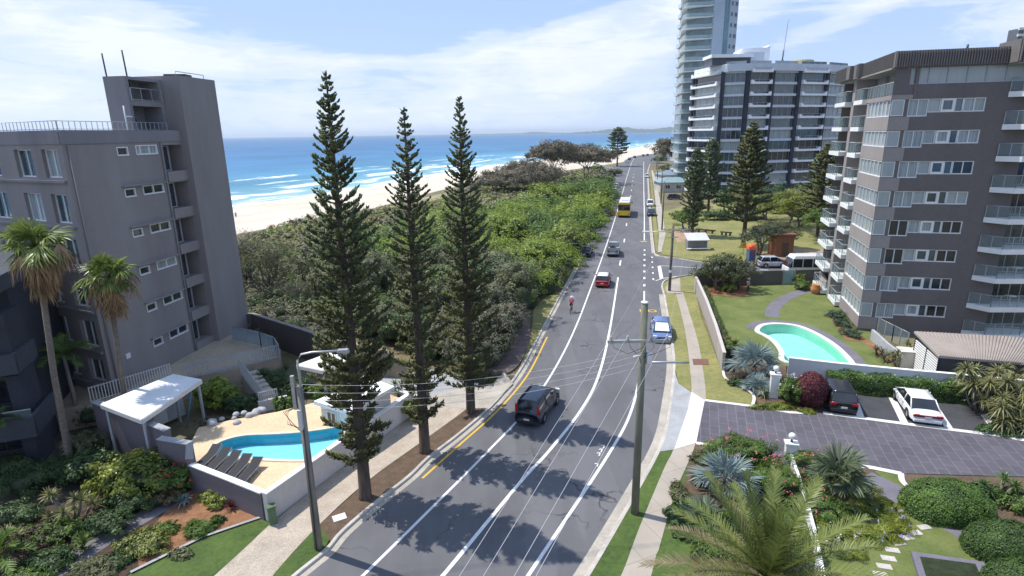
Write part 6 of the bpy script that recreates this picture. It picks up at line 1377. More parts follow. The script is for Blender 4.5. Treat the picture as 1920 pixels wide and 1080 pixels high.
def scrub(name, poly, kf, hs, mats, wts, seed, nl, leafk, up=.5, label='', mound=0.0):
    """mound > 0 gathers the lobes into rounded crowns of one species with shaded hollows between"""
    lb = LB(seed); rg = random.Random(seed); core = MB(); crowns = [(x, y, s*rg.uniform(.55, .8), rg.uniform(*hs), rg.choices(range(len(mats)), wts)[0]) for x, y, s in scatter(poly, mound, seed+500)] if mound else []
    for x, y, s in scatter(poly, kf, seed):
        d = math.hypot(x, y); h = rg.uniform(*hs); r = s*rg.uniform(.72, 1.0); m = rg.choices(range(len(mats)), wts)[0]
        if crowns:
            cx, cy, cr_, ch, cm = min(crowns, key=lambda c: math.hypot(c[0]-x, c[1]-y)/c[2]); q = math.hypot(cx-x, cy-y)/cr_
            h = max(hs[0]*.55, hs[0]*.5+(ch-hs[0]*.5)*math.sqrt(max(0, 1-min(1, q*.95)**2))) + rg.uniform(-.2, .2)
            if rg.random() < .9: m = cm
        lb.lobe((x, y, h-r*.72), (r*1.08, r*1.08, r*.98), nl, leafk*d, leafk*d*.6, m, up, -.15, 22, .30, (.86, 1.04), .34)
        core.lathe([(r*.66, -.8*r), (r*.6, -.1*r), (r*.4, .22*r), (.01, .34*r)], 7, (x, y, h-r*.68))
    o = lb.build(name, mats); tag(o, label, 'scrub', kind='stuff'); co = core.build(name+'_shade', [M_core]); tag(co, 'dark filler cores for the shade inside the '+name.replace('_', ' '), 'scrub', kind='stuff'); return o  # dark cores added to stand for the shade between the leaves
scrub('coastal_scrub', ZG, .030, (1.8, 5.0), [L_bright, L_green, L_olive, L_lime], (6, 3, 1.2, .8), 71, 560, .0040, .8, 'bright green wind clipped coastal scrub along the beach side of the road', .085)
scrub('olive_scrub', ZO, .032, (1.9, 5.6), [L_olive, L_grey, L_green, L_dark], (4, 3, 2.5, 2), 72, 470, .0040, .5, 'olive and grey green scrub in the shade behind the tall pines', .095)
ZL = gp([(432,480),(480,470),(575,500),(620,560),(600,625),(560,620),(500,612),(446,600)], 1.5)
scrub('beach_undergrowth', ZL, .028, (1.0, 2.6), [L_olive, L_grey, L_green, L_dark], (5, 4, 2, 1.5), 74, 300, .0042, .4, 'grey green undergrowth below the beach trees behind the retaining wall')
scrub('dune_scrub', ZD, .015, (.45, 1.3), [L_dune, L_olive, L_bright, L_grey], (4, 3.5, 2, 2.5), 73, 130, .0050, .5, 'low dune grass and grey shrubs at the edge of the sand')
ZD2 = gp([(890,352),(1000,340),(1120,316),(1146,336),(1120,350),(1040,362),(965,378),(880,394),(820,400)], .6)
scrub('dune_scrub', ZD2, .012, (.5, 1.6), [L_dune, L_olive, L_bright, L_grey], (3, 4, 2, 3), 75, 120, .0050, .5, 'patchy dune shrubs below the grey brown coastal trees')
# individual bushes that stand out at its edge
GS = 'rounded bushes along the beach side kerb'
shrub('coastal_bush', 'vivid green rounded bush overhanging the kerb beyond the red car', g(1018,528), (3.2,2.8,2.0), 5200, .26, 81, L_bright, GS, 8, clumps=30)
shrub('coastal_bush', 'green bush at the kerb beside the pale utility truck', g(1068,470), (3.2,3.0,2.0), 4200, .32, 82, L_bright, GS, 7, clumps=28)
shrub('coastal_bush', 'green bush at the kerb level with the yellow bus', g(1096,412), (3.6,4.2,2.0), 3200, .44, 83, L_bright, GS, 7, clumps=28)
shrub('coastal_bush', 'bright green bush where the scrub ends at the far car park', g(1112,364), (4.5,5.2,2.1), 2600, .6, 84, L_bright, GS, 7, clumps=28)
shrub('coastal_bush', 'dull olive bush above the shady path and the walkers', g(925,632), (2.4,2.6,1.9), 4200, .24, 85, L_olive, None, 7, clumps=28)
shrub('coastal_bush', 'tall grey green bush between the slimmest and farthest kerbside pines', g(850,668), (2.5,2.4,2.0), 3800, .22, 86, L_grey, None, 7, clumps=28)
shrub('coastal_bush', 'grey leafed bush behind the farthest kerbside pine', g(905,665), (2.2,2.0,2.0), 3200, .22, 87, L_olive, None, 6, clumps=26)
shrub('coastal_bush', 'yellow green bush showing between the tallest pine and the slim one', g(712,560), (2.6,2.4,1.5), 2600, .24, 88, L_lime, None, 6, clumps=26)
GT = 'beach trees beside the stair tower'
tree('beach_tree', 'spiky topped grey green beach tree nearest the stair tower', g(462,560), 9.4, (3.2,3.2,3.6), 91, L_grey, GT, 2, None, 3400, .26, 11, .42, asp=.28, clumps=30)
tree('beach_tree', 'dusty olive beach tree leaning towards the sand beside the tallest pine', g(520,575), 8.6, (3.0,3.0,3.2), 92, L_olive, GT, 2, None, 3200, .25, 11, .40, asp=.28, clumps=30)
tree('beach_tree', 'bare twigged grey tree standing above the dark retaining wall', g(560,590), 4.6, (2.2,2.2,1.8), 93, L_grey, GT, 3, None, 1500, .18, 9, .42, asp=.25, clumps=14)
GO = 'grey brown coastal trees beyond the scrub'
tree('sheoak', 'broad grey brown sheoak nearest the sand', g(945,366), 9.0, (10,8,4.5), 95, L_oak, GO, 3, None, 7000, .75, 13, .45, asp=.3, flat=.9, clumps=30)
tree('sheoak', 'wide sheoak with visible trunk beside the far car park', g(1000,362), 11.0, (9.5,8,5.5), 96, L_oak, GO, 3, None, 7500, .75, 13, .45, asp=.3, flat=.9, clumps=30)
tree('sheoak', 'round topped sheoak standing tallest against the sea', g(1036,352), 17.0, (8,7,5), 97, L_oak, GO, 2, None, 6500, .8, 11, .55, asp=.3, flat=.9, clumps=30)
tree('sheoak', 'open umbrella shaped coastal tree next to the lone far pine', g(1098,345), 15.5, (11,9,4.5), 98, L_oak, GO, 2, None, 6500, .85, 12, .55, asp=.3, flat=.9, clumps=30)
tree('sheoak', 'brown coastal tree clump at the road bend beside the tall tower', g(1262,312), 17.0, (11,10,7), 99, L_oak, None, 3, None, 7000, 1.1, 12, .4, asp=.3, flat=.95, clumps=16)
for i, (x, y, r, t) in enumerate(((1150,330,3.2,'small green bush at the car park kerb before the lone pine'), (1118,322,3.0,'grey green bush behind the row of parked white cars'), (1250,322,3.6,'green bush in front of the grey blue beach house'), (1236,306,4.5,'long green bush at the bend beside the tall tower'), (1268,352,2.6,'green garden bush in front of the teal beach house'))):
    shrub('roadside_bush', t, g(x, y), (r*1.3, r, r*.6), 900, .7, 101+i, L_green if i % 2 else L_olive, 'bushes beside the far road', 4)
# park
tree('park_tree', 'dome shaped lime green tree in the park', g(1475,428), 8.4, (6.6,5.5,3.6), 111, L_lime, None, 2, None, 4200, .34, 12, .42, asp=.5, clumps=14)
tree('park_tree', 'dark green park tree behind the widest pine', g(1436,412), 8.4, (6.5,5.5,4.0), 112, L_dark, None, 2, None, 3600, .4, 11, .38, asp=.5)
tree('park_tree', 'drooping grey green tree over the brick kiosk', g(1452,474), 5.6, (3.4,3,2.6), 113, L_olive, None, 2, M_bark, 3800, .26, 11, .42, asp=.28, clumps=14, up=.0)
tree('park_tree', 'open forked tree behind the phone booth', g(1422,480), 5.4, (3.3,2.8,2.2), 114, L_green if False else leaf_mat('leaf_blue_green', (.030, .048, .028), (.12, .145, .085), .55, .25), None, 3, M_bark, 2600, .24, 10, .50, asp=.4, clumps=14)
tree('park_tree', 'bushy tree crowding the narrow park pine', g(1285,432), 5.0, (3.2,3,2.4), 115, L_green, None, 2, None, 2600, .3, 9, .35, asp=.5)
tree('park_tree', 'yellow green feathery tree beside the brown block balconies', g(1500,425), 9.6, (5.8,5,4.0), 116, L_olive, None, 2, None, 3400, .36, 11, .38, asp=.4)
tree('park_tree', 'thin trunked tree behind the brick kiosk', g(1545,455), 6.5, (3.8,3.2,2.4), 117, L_green, None, 2, None, 2400, .3, 9, .5, asp=.5)
for i, (x, y, rx, rz, mt, t) in enumerate(((1345,412,3.5,1.3,L_dark,'dark shrub at the foot of the slender park pine'), (1400,408,4.0,1.6,L_green,'green shrub mass below the white balcony block'), (1470,400,4.0,1.8,L_bright,'bright shrub along the base of the white balcony block'), (1510,415,3.0,1.8,L_dark,'dark shrub under the dome shaped tree'), (1312,398,3.0,1.4,L_olive,'olive shrub between the two slim park pines'))):
    shrub('park_shrub', t, g(x, y), (rx, rx*.8, rz), 1500, .36, 121+i, mt, 'shrubs in the park', 5)
# garden corner by the side street
tree('garden_tree', 'big bushy dark leafed tree at the corner of the rear fence', g(1346,545), 5.0, (2.9,2.5,2.3), 131, leaf_mat('leaf_dull_green', (.028, .045, .016), (.13, .15, .06), .55, .25), None, 3, M_bark, 4600, .24, 12, .36, asp=.36, clumps=26)
tree('garden_tree', 'pale flowering spreading tree beside the corner tree', g(1392,545), 4.2, (2.1,2.0,1.5), 132, L_grey, None, 2, M_bark, 2200, .2, 9, .45, asp=.4, clumps=14)
shrub('garden_shrub', 'round green bush on the rear garden mulch', g(1364,549), (.95,.9,.7), 1500, .16, 133, L_bright, None, 4)
shrub('garden_shrub', 'green shrub at the rear fence near the balconies', g(1505,545), (1.3,1.0,.75), 1500, .18, 134, L_green, None, 4)
shrub('garden_shrub', 'yellow flowering shrub beside the glass gate', g(1497,536), (.8,.7,1.0), 900, .16, 135, L_lime, None, 3)
sheet('garden_bed', gp([(1306,552),(1330,543),(1400,538),(1403,556),(1385,560),(1340,556),(1325,560)]), .17, M_omulch)
def hedge(name, label, px, w, h, n, leaf, seed, mt, z=.1, group=None, wob=.12, bloom=None, cat='hedge', taper=.85):
    L = smooth(gp(px), 5); root = thing(name, label, cat, (*L[0], z), 0, group); lb = LB(seed); seg = np.concatenate([[0], np.cumsum([np.linalg.norm(L[i+1]-L[i]) for i in range(len(L)-1)])]); r = lb.r
    def P(s): return np.stack([np.interp(s, seg, [q[0] for q in L]), np.interp(s, seg, [q[1] for q in L])], 1)
    s = r.uniform(0, seg[-1], n); c = P(s); t = P(np.minimum(s+.1, seg[-1]))-P(np.maximum(s-.1, 0)); t /= np.linalg.norm(t, axis=1, keepdims=True); nr = np.stack([t[:, 1], -t[:, 0]], 1)
    a = r.uniform(-.35, math.pi+.35, n); rad = 1+wob*np.sin(s*3.1+a*2)+wob*np.sin(s*7.3+a*3)*.6+r.normal(0, .05, n); ca = np.sign(np.cos(a))*np.abs(np.cos(a))**.5; sa = np.sign(np.sin(a))*np.abs(np.sin(a))**.5
    q = np.stack([c[:, 0]+nr[:, 0]*ca*w/2*rad, c[:, 1]+nr[:, 1]*ca*w/2*rad, z+np.maximum(.05, h*.35+sa*h*.65*rad)], 1); N = np.stack([nr[:, 0]*np.cos(a), nr[:, 1]*np.cos(a), np.sin(a)], 1)+lb.unit(n)*.6; N[:, 2] += .3
    lb.leaves(q, N, leaf, leaf*.55); lb.build('leaves', mt, root); m = MB(); A_, B_ = offset(L, -w*.42), offset(L, w*.42)
    for i in range(len(L)-1): m.hexa([(*A_[i], z-.1), (*B_[i], z-.1), (*B_[i+1], z-.1), (*A_[i+1], z-.1)], [(*A_[i], z+h*.84), (*B_[i], z+h*.84), (*B_[i+1], z+h*.84), (*A_[i+1], z+h*.84)])
    m.build('filler_core', M_core, root)  # added dark filler block inside the hedge leaves
    if bloom:
        fb = LB(seed+3); k = r.integers(0, n, 60); f = np.repeat(q[k], 4, 0)+fb.r.normal(0, .04, (240, 3))+N[np.repeat(k, 4)]*.06; fb.leaves(f, fb.unit(240)+[0, -.2, .6], .08, .07); fb.build('blossoms', bloom, root)
    return root
hedge('clipped_hedge', 'long clipped green hedge in front of the white garden wall', [(1548,732),(1640,741),(1740,750),(1838,761)], 1.0, 1.4, 15000, .12, 141, L_hedge, bloom=B_white)
hedge('wall_hedge', 'narrow dotted hedge along the lawn side of the taupe wall', [(1318,552),(1332,592),(1352,640),(1368,675)], .8, 1.0, 3600, .15, 142, L_green, bloom=B_pink)
for i, (x, y, t) in enumerate(((1572,600,'clipped blue green shrub farthest along the brown block'), (1585,616,'clipped blue green shrub in the middle beside the brown block'), (1600,634,'clipped blue green shrub nearest the pool beside the brown block'))):
    shrub('clipped_shrub', t, g(x-6, y-2), (.9,1.0,.55), 1500, .12, 151+i, leaf_mat('conifer_blue', (.030, .060, .035), (.10, .165, .09), .6, .2), 'clipped shrubs along the brown block', 3)
sheet('garden_bed', gp([(1550,590),(1560,585),(1625,640),(1668,668),(1690,690),(1680,692),(1655,676),(1620,645),(1585,640)]), .162, M_omulch)
for i, (x, y, h, t) in enumerate(((1645,668,.7,'dark spiky plant in the mulch by the ramp wall'), (1662,680,.5,'low spiky plant at the lawn tip by the white wall'), (1682,690,1.5,'yellow green cordyline clump beside the pump housing'), (1700,680,1.7,'tall cordyline beside the garage screen'))):
    rosette_plant('cordyline', t, g(x, y), 3, 22, .8, .08, 161+i, L_olive if i < 2 else L_pand, True, 'plant', 'cordylines by the ramp', (.5, .5), (h*.5, h))
# by the first pillar
shrub('oleander', 'tall pink flowering oleander between the first pillar and the purple shrub', g(1482,758), (.95,.9,1.2), 3800, .2, 172, L_green, None, 5, bloom=B_white, bm=22, asp=.25)
shrub('low_shrub', 'low leafy ground planting behind the first pillar', g(1395,722), (1.3,.8,.35), 1800, .16, 173, L_dark, None, 5)
shrub('low_shrub', 'yellow green strappy border at the driveway edge', g(1455,768), (1.5,.45,.28), 1700, .3, 174, L_lime, None, 5, asp=.16)
shrub('low_shrub', 'yellow green tuft at the corner of the first parking bay', g(1512,776), (.7,.35,.25), 700, .26, 175, L_lime, None, 3, asp=.16)
feather_palm('short yellow green feather palm beside the large silver palm', g(1375,668), .9, 10, 1.1, 176, L_palm, None, .07)
rosette_plant('cycad', 'spiky grey cycad at the foot of the first pillar', g(1432,748), 1, 34, .9, .05, 177, L_pand, False, 'plant', None, (0, 0), (.35, .4))
struct('garden_edging', MB().strip(offset(smooth(gp([(1355,699),(1362,715),(1400,735),(1413,748),(1411,764)]), 4), -.1), offset(smooth(gp([(1355,699),(1362,715),(1400,735),(1413,748),(1411,764)]), 4), .1), .2), M_concw)
sheet('garden_bed', gp([(1356,690),(1366,664),(1474,690),(1474,717),(1545,727),(1545,772),(1480,776),(1424,766),(1412,745),(1364,714)]), .148, M_mulch)
# near garden
GN = 'oleanders in the near garden'
def bl(x, y): return g(x, y)
shrub('oleander', 'wide green oleander with red flowers at the driveway edge', bl(1385,868), (2.3,1.3,1.0), 9000, .2, 181, L_green, GN, 8, bloom=B_pink, bm=26, asp=.22, clumps=14)
shrub('oleander', 'oleander with pink flowers against the thin white wall', bl(1455,925), (1.6,1.5,.95), 7500, .18, 182, L_green, GN, 6, bloom=B_pink, bm=26, asp=.22, clumps=14)
shrub('oleander', 'oleander just beyond the second ball lamp pillar', bl(1525,895), (1.5,1.2,.9), 6000, .18, 183, L_green, GN, 6, bloom=B_pink, bm=16, asp=.22, clumps=14)
shrub('oleander', 'oleander on the lawn side of the thin white wall', bl(1525,965), (1.4,1.4,.8), 6000, .17, 184, L_green, GN, 6, bloom=B_pink, bm=14, asp=.22, clumps=14)
shrub('low_shrub', 'brown leafed low shrub at the apron corner of the near garden', bl(1318,868), (.9,.5,.35), 1400, .2, 185, L_olive, None, 4, asp=.25)
shrub('low_shrub', 'dark low shrubs at the near footpath edge', bl(1287,975), (.9,1.3,.35), 2400, .17, 186, L_dark, None, 6)
shrub('low_shrub', 'dark undergrowth below the date palm', bl(1400,1005), (1.5,1.2,.4), 2600, .18, 187, L_dark, None, 6)
shrub('agapanthus', 'broad yellow green agapanthus bed with pale blue flower heads', bl(1615,990), (2.1,1.3,.36), 9000, .34, 188, L_lime, None, 9, bloom=B_blue, bm=30, asp=.12, clumps=14)
shrub('agapanthus', 'agapanthus with white flower heads beside the thin white wall', bl(1548,1012), (1.2,1.4,.4), 5200, .32, 189, L_lime, None, 6, bloom=B_white, bm=24, asp=.12, clumps=14)
for i, (x, y) in enumerate(((1688,965),(1680,975),(1668,984),(1655,993),(1640,1001),(1624,1008),(1606,1016))):
    p = g(x, y); tag(MB().lathe([(.01, .16), (.10, .13), (.15, .05), (.14, -.02), (.01, -.03)], 8, (p[0], p[1], .15)).build('edging_stone', M_concg), 'rounded grey edging stone round the agapanthus bed', 'edging stone', 'edging stones of the agapanthus bed')
def mound(label, base, rad, n, leaf, seed, mt):
    base = np.array(base, float); base[2] = .15; root = thing('clipped_mound', label, 'hedge', base, 0, 'clipped mounds by the driveway'); lb = LB(seed); d = lb.unit(n*2); d = d[d[:, 2] > -.12][:n]; d[:, 2] = np.maximum(d[:, 2], 0); p = np.sign(d)*np.abs(d)**.82; r_ = 1+.035*np.sin(d[:, 0]*9+seed)*np.cos(d[:, 1]*8)+lb.r.normal(0, .022, len(d))
    N = d/np.array(rad)+lb.unit(len(d))*.42; N[:, 2] += .15; lb.leaves(base+p*np.array(rad)*r_[:, None]+[0, 0, .06], N, leaf, leaf*.6); lb.build('leaves', mt, root); m = MB(); m.lathe([(.94, 0), (.90, .35), (.74, .66), (.45, .86), (.02, .94)], 20, (0, 0, 0)); m.v = [(base[0]+x*rad[0], base[1]+y*rad[1], base[2]+z*rad[2]) for x, y, z in m.v]; m.build('filler_core', M_core, root)  # includes an added dark filler dome under the leaf shell
def egg():
    base = np.array(g(1517,763), float); root = thing('purple_shrub', 'egg shaped deep purple shrub beside the parked black hatchback', 'shrub', base); lb = LB(171); n = 9000; d = lb.unit(n); rad = np.array([.98, .95, 1.2]); c = base+[0, 0, 1.22]
    lb.leaves(c+d*rad*(1+lb.r.normal(0, .045, n)[:, None]), d+lb.unit(n)*.6+[0, 0, .2], .12, .07); lb.build('leaves', L_purple, root); m = MB().lathe([(.02, -1.0), (.5, -.8), (.82, -.4), (.9, 0), (.8, .45), (.45, .8), (.02, .92)], 12, (0, 0, 0)); m.v = [(c[0]+x*rad[0]*.95, c[1]+y*rad[1]*.95, c[2]+z*rad[2]) for x, y, z in m.v]; m.build('filler_core', mat('purple_core', (.05, .015, .02), .95, .2, 3), root)  # includes an added dark filler body inside the purple leaves
egg()
mound('largest clipped mound hedge beside the paved driveway', bl(1770,962), (1.95,1.35,1.35), 15000, .085, 191, L_hedge)
mound('dark clipped mound between the largest mound and the picture edge', bl(1885,1040), (1.7,1.15,1.2), 13000, .085, 192, leaf_mat('hedge_deep', (.030, .062, .014), (.105, .185, .040), .5, .25))
mound('clipped mound nearest the bottom corner of the picture', bl(1915,1112), (1.45,1.0,1.05), 11000, .085, 193, MATS['hedge_deep'])
shrub('low_shrub', 'thin yellow border plants under the largest clipped mound', bl(1735,950), (1.2,.3,.16), 900, .2, 194, L_lime, None, 5, asp=.16)
rosette_plant('yucca', 'many headed yucca behind the largest clipped mound', bl(1872,940), 8, 30, .62, .055, 195, L_yucca, True, 'plant', None, (.9, .7), (.5, 1.1))
# pandanus grove by the parking bays
GPD = 'pandanus beside the parking bays'
for i, (x, y, n, h, sp, t) in enumerate(((1838,775,18,3.0,1.6,'pandanus crown reaching over the white wall end'), (1880,790,16,2.7,1.5,'pandanus in the middle of the grove by the last bay'), (1925,770,18,3.7,1.7,'tallest pandanus at the picture edge beside the garage'), (1898,815,8,1.7,1.0,'lowest pandanus with dead hanging leaves by the bay line'))):
    rosette_plant('pandanus', t, g(x, y), n, 44, .95, .075, 201+i, L_pand, True, 'tree', GPD, (sp, sp*.8), (h*.45, h), (-25, 80), .45, i == 3)
rosette_plant('agave', 'pale yellow striped agave at the end of the hedge', g(1850,778), 1, 26, .95, .13, 206, L_lime, False, 'plant', None, (0, 0), (.1, .15), (5, 80), .15)
shrub('low_shrub', 'dark planting under the pandanus grove', g(1890,812), (1.8,.9,.35), 1800, .2, 207, L_dark, None, 6)
sheet('garden_bed', gp([(1838,764),(1873,800),(1876,819),(1960,834),(2060,850),(2060,770),(1960,771),(1840,757)]), .149, M_mulch)
# ---- left gardens
shrub('leafy_shrub', 'big glossy yellow green shrub beside the stepped mauve wall', g(262,925), (2.1,1.7,1.35), 9500, .21, 211, L_lime if False else leaf_mat('leaf_glossy', (.045, .075, .010), (.27, .31, .045), .35, .3), None, 9, clumps=30)
shrub('leafy_shrub', 'dark green shrub in the shade of the shorter fan palm', g(178,905), (1.5,1.3,1.2), 4200, .18, 212, L_dark, None, 6)
shrub('leafy_shrub', 'grey green oleander near the trunk of the tallest fan palm', g(170,868), (1.1,1.0,1.3), 3600, .2, 213, L_olive, None, 5, asp=.22)
shrub('flowering_shrub', 'bush with red and pink flowers against the mauve wall end', g(335,930), (1.0,.9,1.05), 3400, .17, 214, L_green, None, 5, bloom=B_red, bm=26)
shrub('leafy_shrub', 'brown tinged bush below the glossy shrub', g(300,948), (1.3,.7,.55), 1900, .16, 215, leaf_mat('leaf_rust', (.06, .04, .02), (.20, .15, .07), .6, .2), None, 5)
shrub('leafy_shrub', 'dark bush below the charcoal balconies', g(65,925), (1.6,1.2,.95), 3200, .16, 216, L_dark, None, 5, asp=.3)
rosette_plant('dragon_tree', 'many headed spiky dragon tree in front of the charcoal block', g(140,985), 9, 46, .55, .045, 217, L_pand, True, 'plant', None, (1.0, .9), (.7, 1.9), (-20, 85), .2)
rosette_plant('dragon_tree', 'smaller spiky dragon tree at the picture edge', g(18,1040), 4, 40, .55, .045, 218, L_pand, True, 'plant', None, (.6, .6), (.8, 1.7), (-20, 85), .2)
rosette_plant('yucca', 'bright green yucca cluster in the shady garden', g(143,1045), 5, 30, .6, .06, 219, L_yucca, False, 'plant', None, (.55, .5), (.3, .6), (0, 85), .15)
shrub('garden_shrub', 'yellow tipped rounded shrub on the orange mulch', g(272,1032), (1.15,.9,.5), 4200, .13, 220, leaf_mat('leaf_variegated', (.06, .085, .02), (.34, .36, .09), .45, .25), None, 7)
shrub('garden_shrub', 'strappy green clump near the lawn strip edging', g(376,1000), (.75,.6,.38), 1700, .3, 221, L_green, None, 4, asp=.14)
shrub('garden_shrub', 'pale green croton at the foot of the dark mauve wall', g(408,950), (.75,.55,.4), 1500, .16, 222, L_lime, None, 4)
shrub('garden_shrub', 'small dark tuft on the orange mulch', g(412,982), (.4,.35,.25), 700, .12, 223, L_dark, None, 2)
rosette_plant('cordyline', 'purple red cordyline at the dark mauve wall', g(430,958), 2, 22, .55, .06, 224, L_purple, False, 'plant', None, (.2, .2), (.2, .5), (10, 85), .15)
feather_palm('leafy green palm clump at the bottom corner of the shady garden', g(5,1075), .9, 12, 1.6, 225, L_green, None, .08)
shrub('garden_shrub', 'dark reddish shrub mass in the shade by the shady path', g(75,1015), (1.3,1.0,.5), 2200, .15, 226, leaf_mat('leaf_maroon', (.03, .015, .012), (.10, .06, .04), .6, .15), None, 6)
shrub('garden_shrub', 'low dark ferns at the lawn strip', g(215,1062), (.9,.6,.3), 1600, .16, 227, L_dark, None, 5)
rosette_plant('grey_succulent', 'grey spiky plant by the mauve wall corner', g(350,948), 2, 24, .5, .06, 228, L_silver, False, 'plant', None, (.2, .2), (.2, .5))
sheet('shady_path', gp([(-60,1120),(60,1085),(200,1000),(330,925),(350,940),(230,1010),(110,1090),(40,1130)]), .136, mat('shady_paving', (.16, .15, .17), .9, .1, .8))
sheet('garden_bed', gp([(-260,1000),(-60,860),(60,800),(180,756),(300,812),(360,880),(366,918),(300,872),(40,1000),(-120,1150)]), .10, mat('shade_dark_soil', (.07, .055, .04), .95, .2, 1.2, bump=.6, bscale=12))  # soil tone set dark in place of the shade lying here
shrub('leafy_shrub', 'bright green shrub against the plaza fence beside the carport', g(408,765), (1.6,1.3,1.25), 5200, .2, 231, L_bright, None, 7)
shrub('leafy_shrub', 'slim green bush below the pool gate fence', g(532,785), (.8,.7,1.1), 2600, .18, 232, L_green, None, 4)
shrub('leafy_shrub', 'dark shrubs under the plaza corner', g(500,725), (1.6,1.0,.9), 2600, .18, 233, L_dark, None, 6)
rosette_plant('cycad', 'dark spiky cycad beside the garden shelter', g(538,705), 1, 40, 1.0, .05, 234, L_dark, False, 'plant', None, (0, 0), (.4, .5), (0, 80))
shrub('rockery_plants', 'grey succulents among pale rocks behind the pool', g(440,800,.6), (2.2,.7,.35), 1800, .2, 235, L_grey, None, 7, asp=.3)
rgk = random.Random(9)
for i in range(16):
    x = rgk.uniform(385,505); y = 806-(x-385)*.20+rgk.uniform(-9,9); p = g(x, y, 1.0); s = rgk.uniform(.14,.34)
    tag(MB().lathe([(.01, s*.8), (s*.6, s*.65), (s, s*.1), (s*.8, -s*.3), (.01, -s*.35)], 7, (p[0], p[1], DZ+.02)).build('rockery_rock', mat('pale_rock', (.48, .47, .48), .9, .2, 4)), 'pale grey rock of the rockery behind the kidney shaped pool', 'rock', 'rocks along the pool rockery')
rosette_plant('yucca', 'bright green yucca beside the grey driveway and the slim pine', g(752,770), 4, 26, .7, .07, 236, L_yucca, True, 'plant', None, (.5, .4), (.8, 2.0), (0, 85), .15)
shrub('leafy_shrub', 'bright shrub hugging the slim pine trunk at the wall end', g(765,785), (.9,.8,.9), 2400, .18, 237, L_bright, None, 4)
feather_palm('fern like plant on the charcoal block balcony', (-27.4, 27.55, 3.5), .3, 12, 1.1, 238, L_dark, None, .06, 'balcony_plant')

# more planting so the beds read as full
for i, (x, y, rx, ry, rz, n, lf, mt, asp, t) in enumerate((
    (1312,905,.55,.8,.3,1300,.16,L_olive,.25,'olive low planting along the near footpath beside the silver fan palm'), (1345,985,.9,.8,.4,1700,.17,L_green,.4,'green low planting below the silver blue fan palm'),
    (1425,985,1.1,.9,.45,2400,.17,L_dark,.4,'dark green planting between the silver blue fan palm and the date palm'), (1470,985,.8,.9,.5,2200,.16,L_green,.3,'leafy clump against the near half of the thin white wall'),
    (1590,920,1.2,.9,.4,2600,.26,L_lime,.14,'yellow green strappy planting below the green fan palm'), (1645,955,.9,.7,.28,2200,.26,L_lime,.14,'yellow green strappy tip of the agapanthus bed'),
    (1560,885,.9,.5,.45,2000,.17,L_green,.3,'leafy border where the near garden meets the paved driveway'), (1500,1045,.9,.9,.4,2200,.17,L_green,.3,'leafy planting beside the date palm and thin white wall'),
    (1850,935,1.3,.8,.45,2600,.15,L_dark,.5,'dark planting round the many headed yucca'), (1935,960,1.6,.9,.6,3200,.15,L_green,.5,'green planting behind the dark clipped mound at the picture edge'),
    (1415,905,1.0,.8,.5,2600,.18,L_green,.22,'leafy oleander clump behind the silver blue fan palm'), (1340,858,.9,.45,.32,1500,.18,L_olive,.25,'reddish green low border at the driveway corner'))):
    shrub('bed_planting', t, g(x, y), (rx, ry, rz), n, lf, 301+i, mt, 'bed planting in the near garden', 6, asp=asp)
for i, (x, y, rx, ry, rz, n, mt, t) in enumerate((
    (30,985,1.3,1.0,.7,2600,L_dark,'dark shrub beside the smaller dragon tree'), (105,1010,1.2,.9,.6,2400,L_green,'green shrub under the many headed dragon tree'), (205,1000,1.3,.8,.7,2600,L_dark,'dark shrub between the dragon tree and the shady path'),
    (95,1065,1.1,.8,.5,2200,L_dark,'dark fern clump beside the bright yucca cluster'), (180,1078,1.0,.7,.45,2000,L_olive,'olive fern clump at the lawn strip corner'), (240,960,1.2,.7,.7,2400,L_dark,'dark shrub below the big glossy shrub'),
    (45,1100,1.2,.8,.5,2200,L_green,'green fern clump at the bottom edge of the picture'), (130,900,1.4,1.0,.9,3000,L_dark,'dark shrub at the base of the tallest fan palm'), (20,905,1.6,1.2,.9,2800,L_dark,'dark shrub under the lowest charcoal balcony'),
    (110,760,1.3,1.0,1.3,2800,L_green,'green shrub beside the trunk of the tallest fan palm near the plaza'), (190,800,1.2,1.0,1.0,2600,L_dark,'dark shrub behind the stepped mauve wall'), (310,1000,.6,.5,.3,1200,L_green,'small green clump on the orange mulch beside the yellow tipped shrub'),
    (395,940,.6,.5,.35,1300,L_lime,'pale tipped clump at the middle of the dark mauve wall'), (340,1045,.5,.4,.25,900,L_olive,'small olive tuft at the garden edging'))):
    shrub('garden_shrub', t, g(x, y), (rx, ry, rz), n, .17, 331+i, mt, 'shrubs in the shady garden', 6, asp=.35)
for i, (x, y, rx, rz, mt, t) in enumerate(((455,770,1.1,.7,L_dark,'dark shrub beside the foot of the plaza steps'), (470,790,1.0,.45,L_olive,'olive shrub among the rockery rocks'), (560,740,1.2,.8,L_dark,'dark shrub in front of the white garden shelter'), (600,745,1.0,.6,L_green,'green shrub below the white garden shelter'))):
    shrub('leafy_shrub', t, g(x, y), (rx, rx*.8, rz), 2000, .18, 351+i, mt, 'shrubs behind the kidney pool', 5)

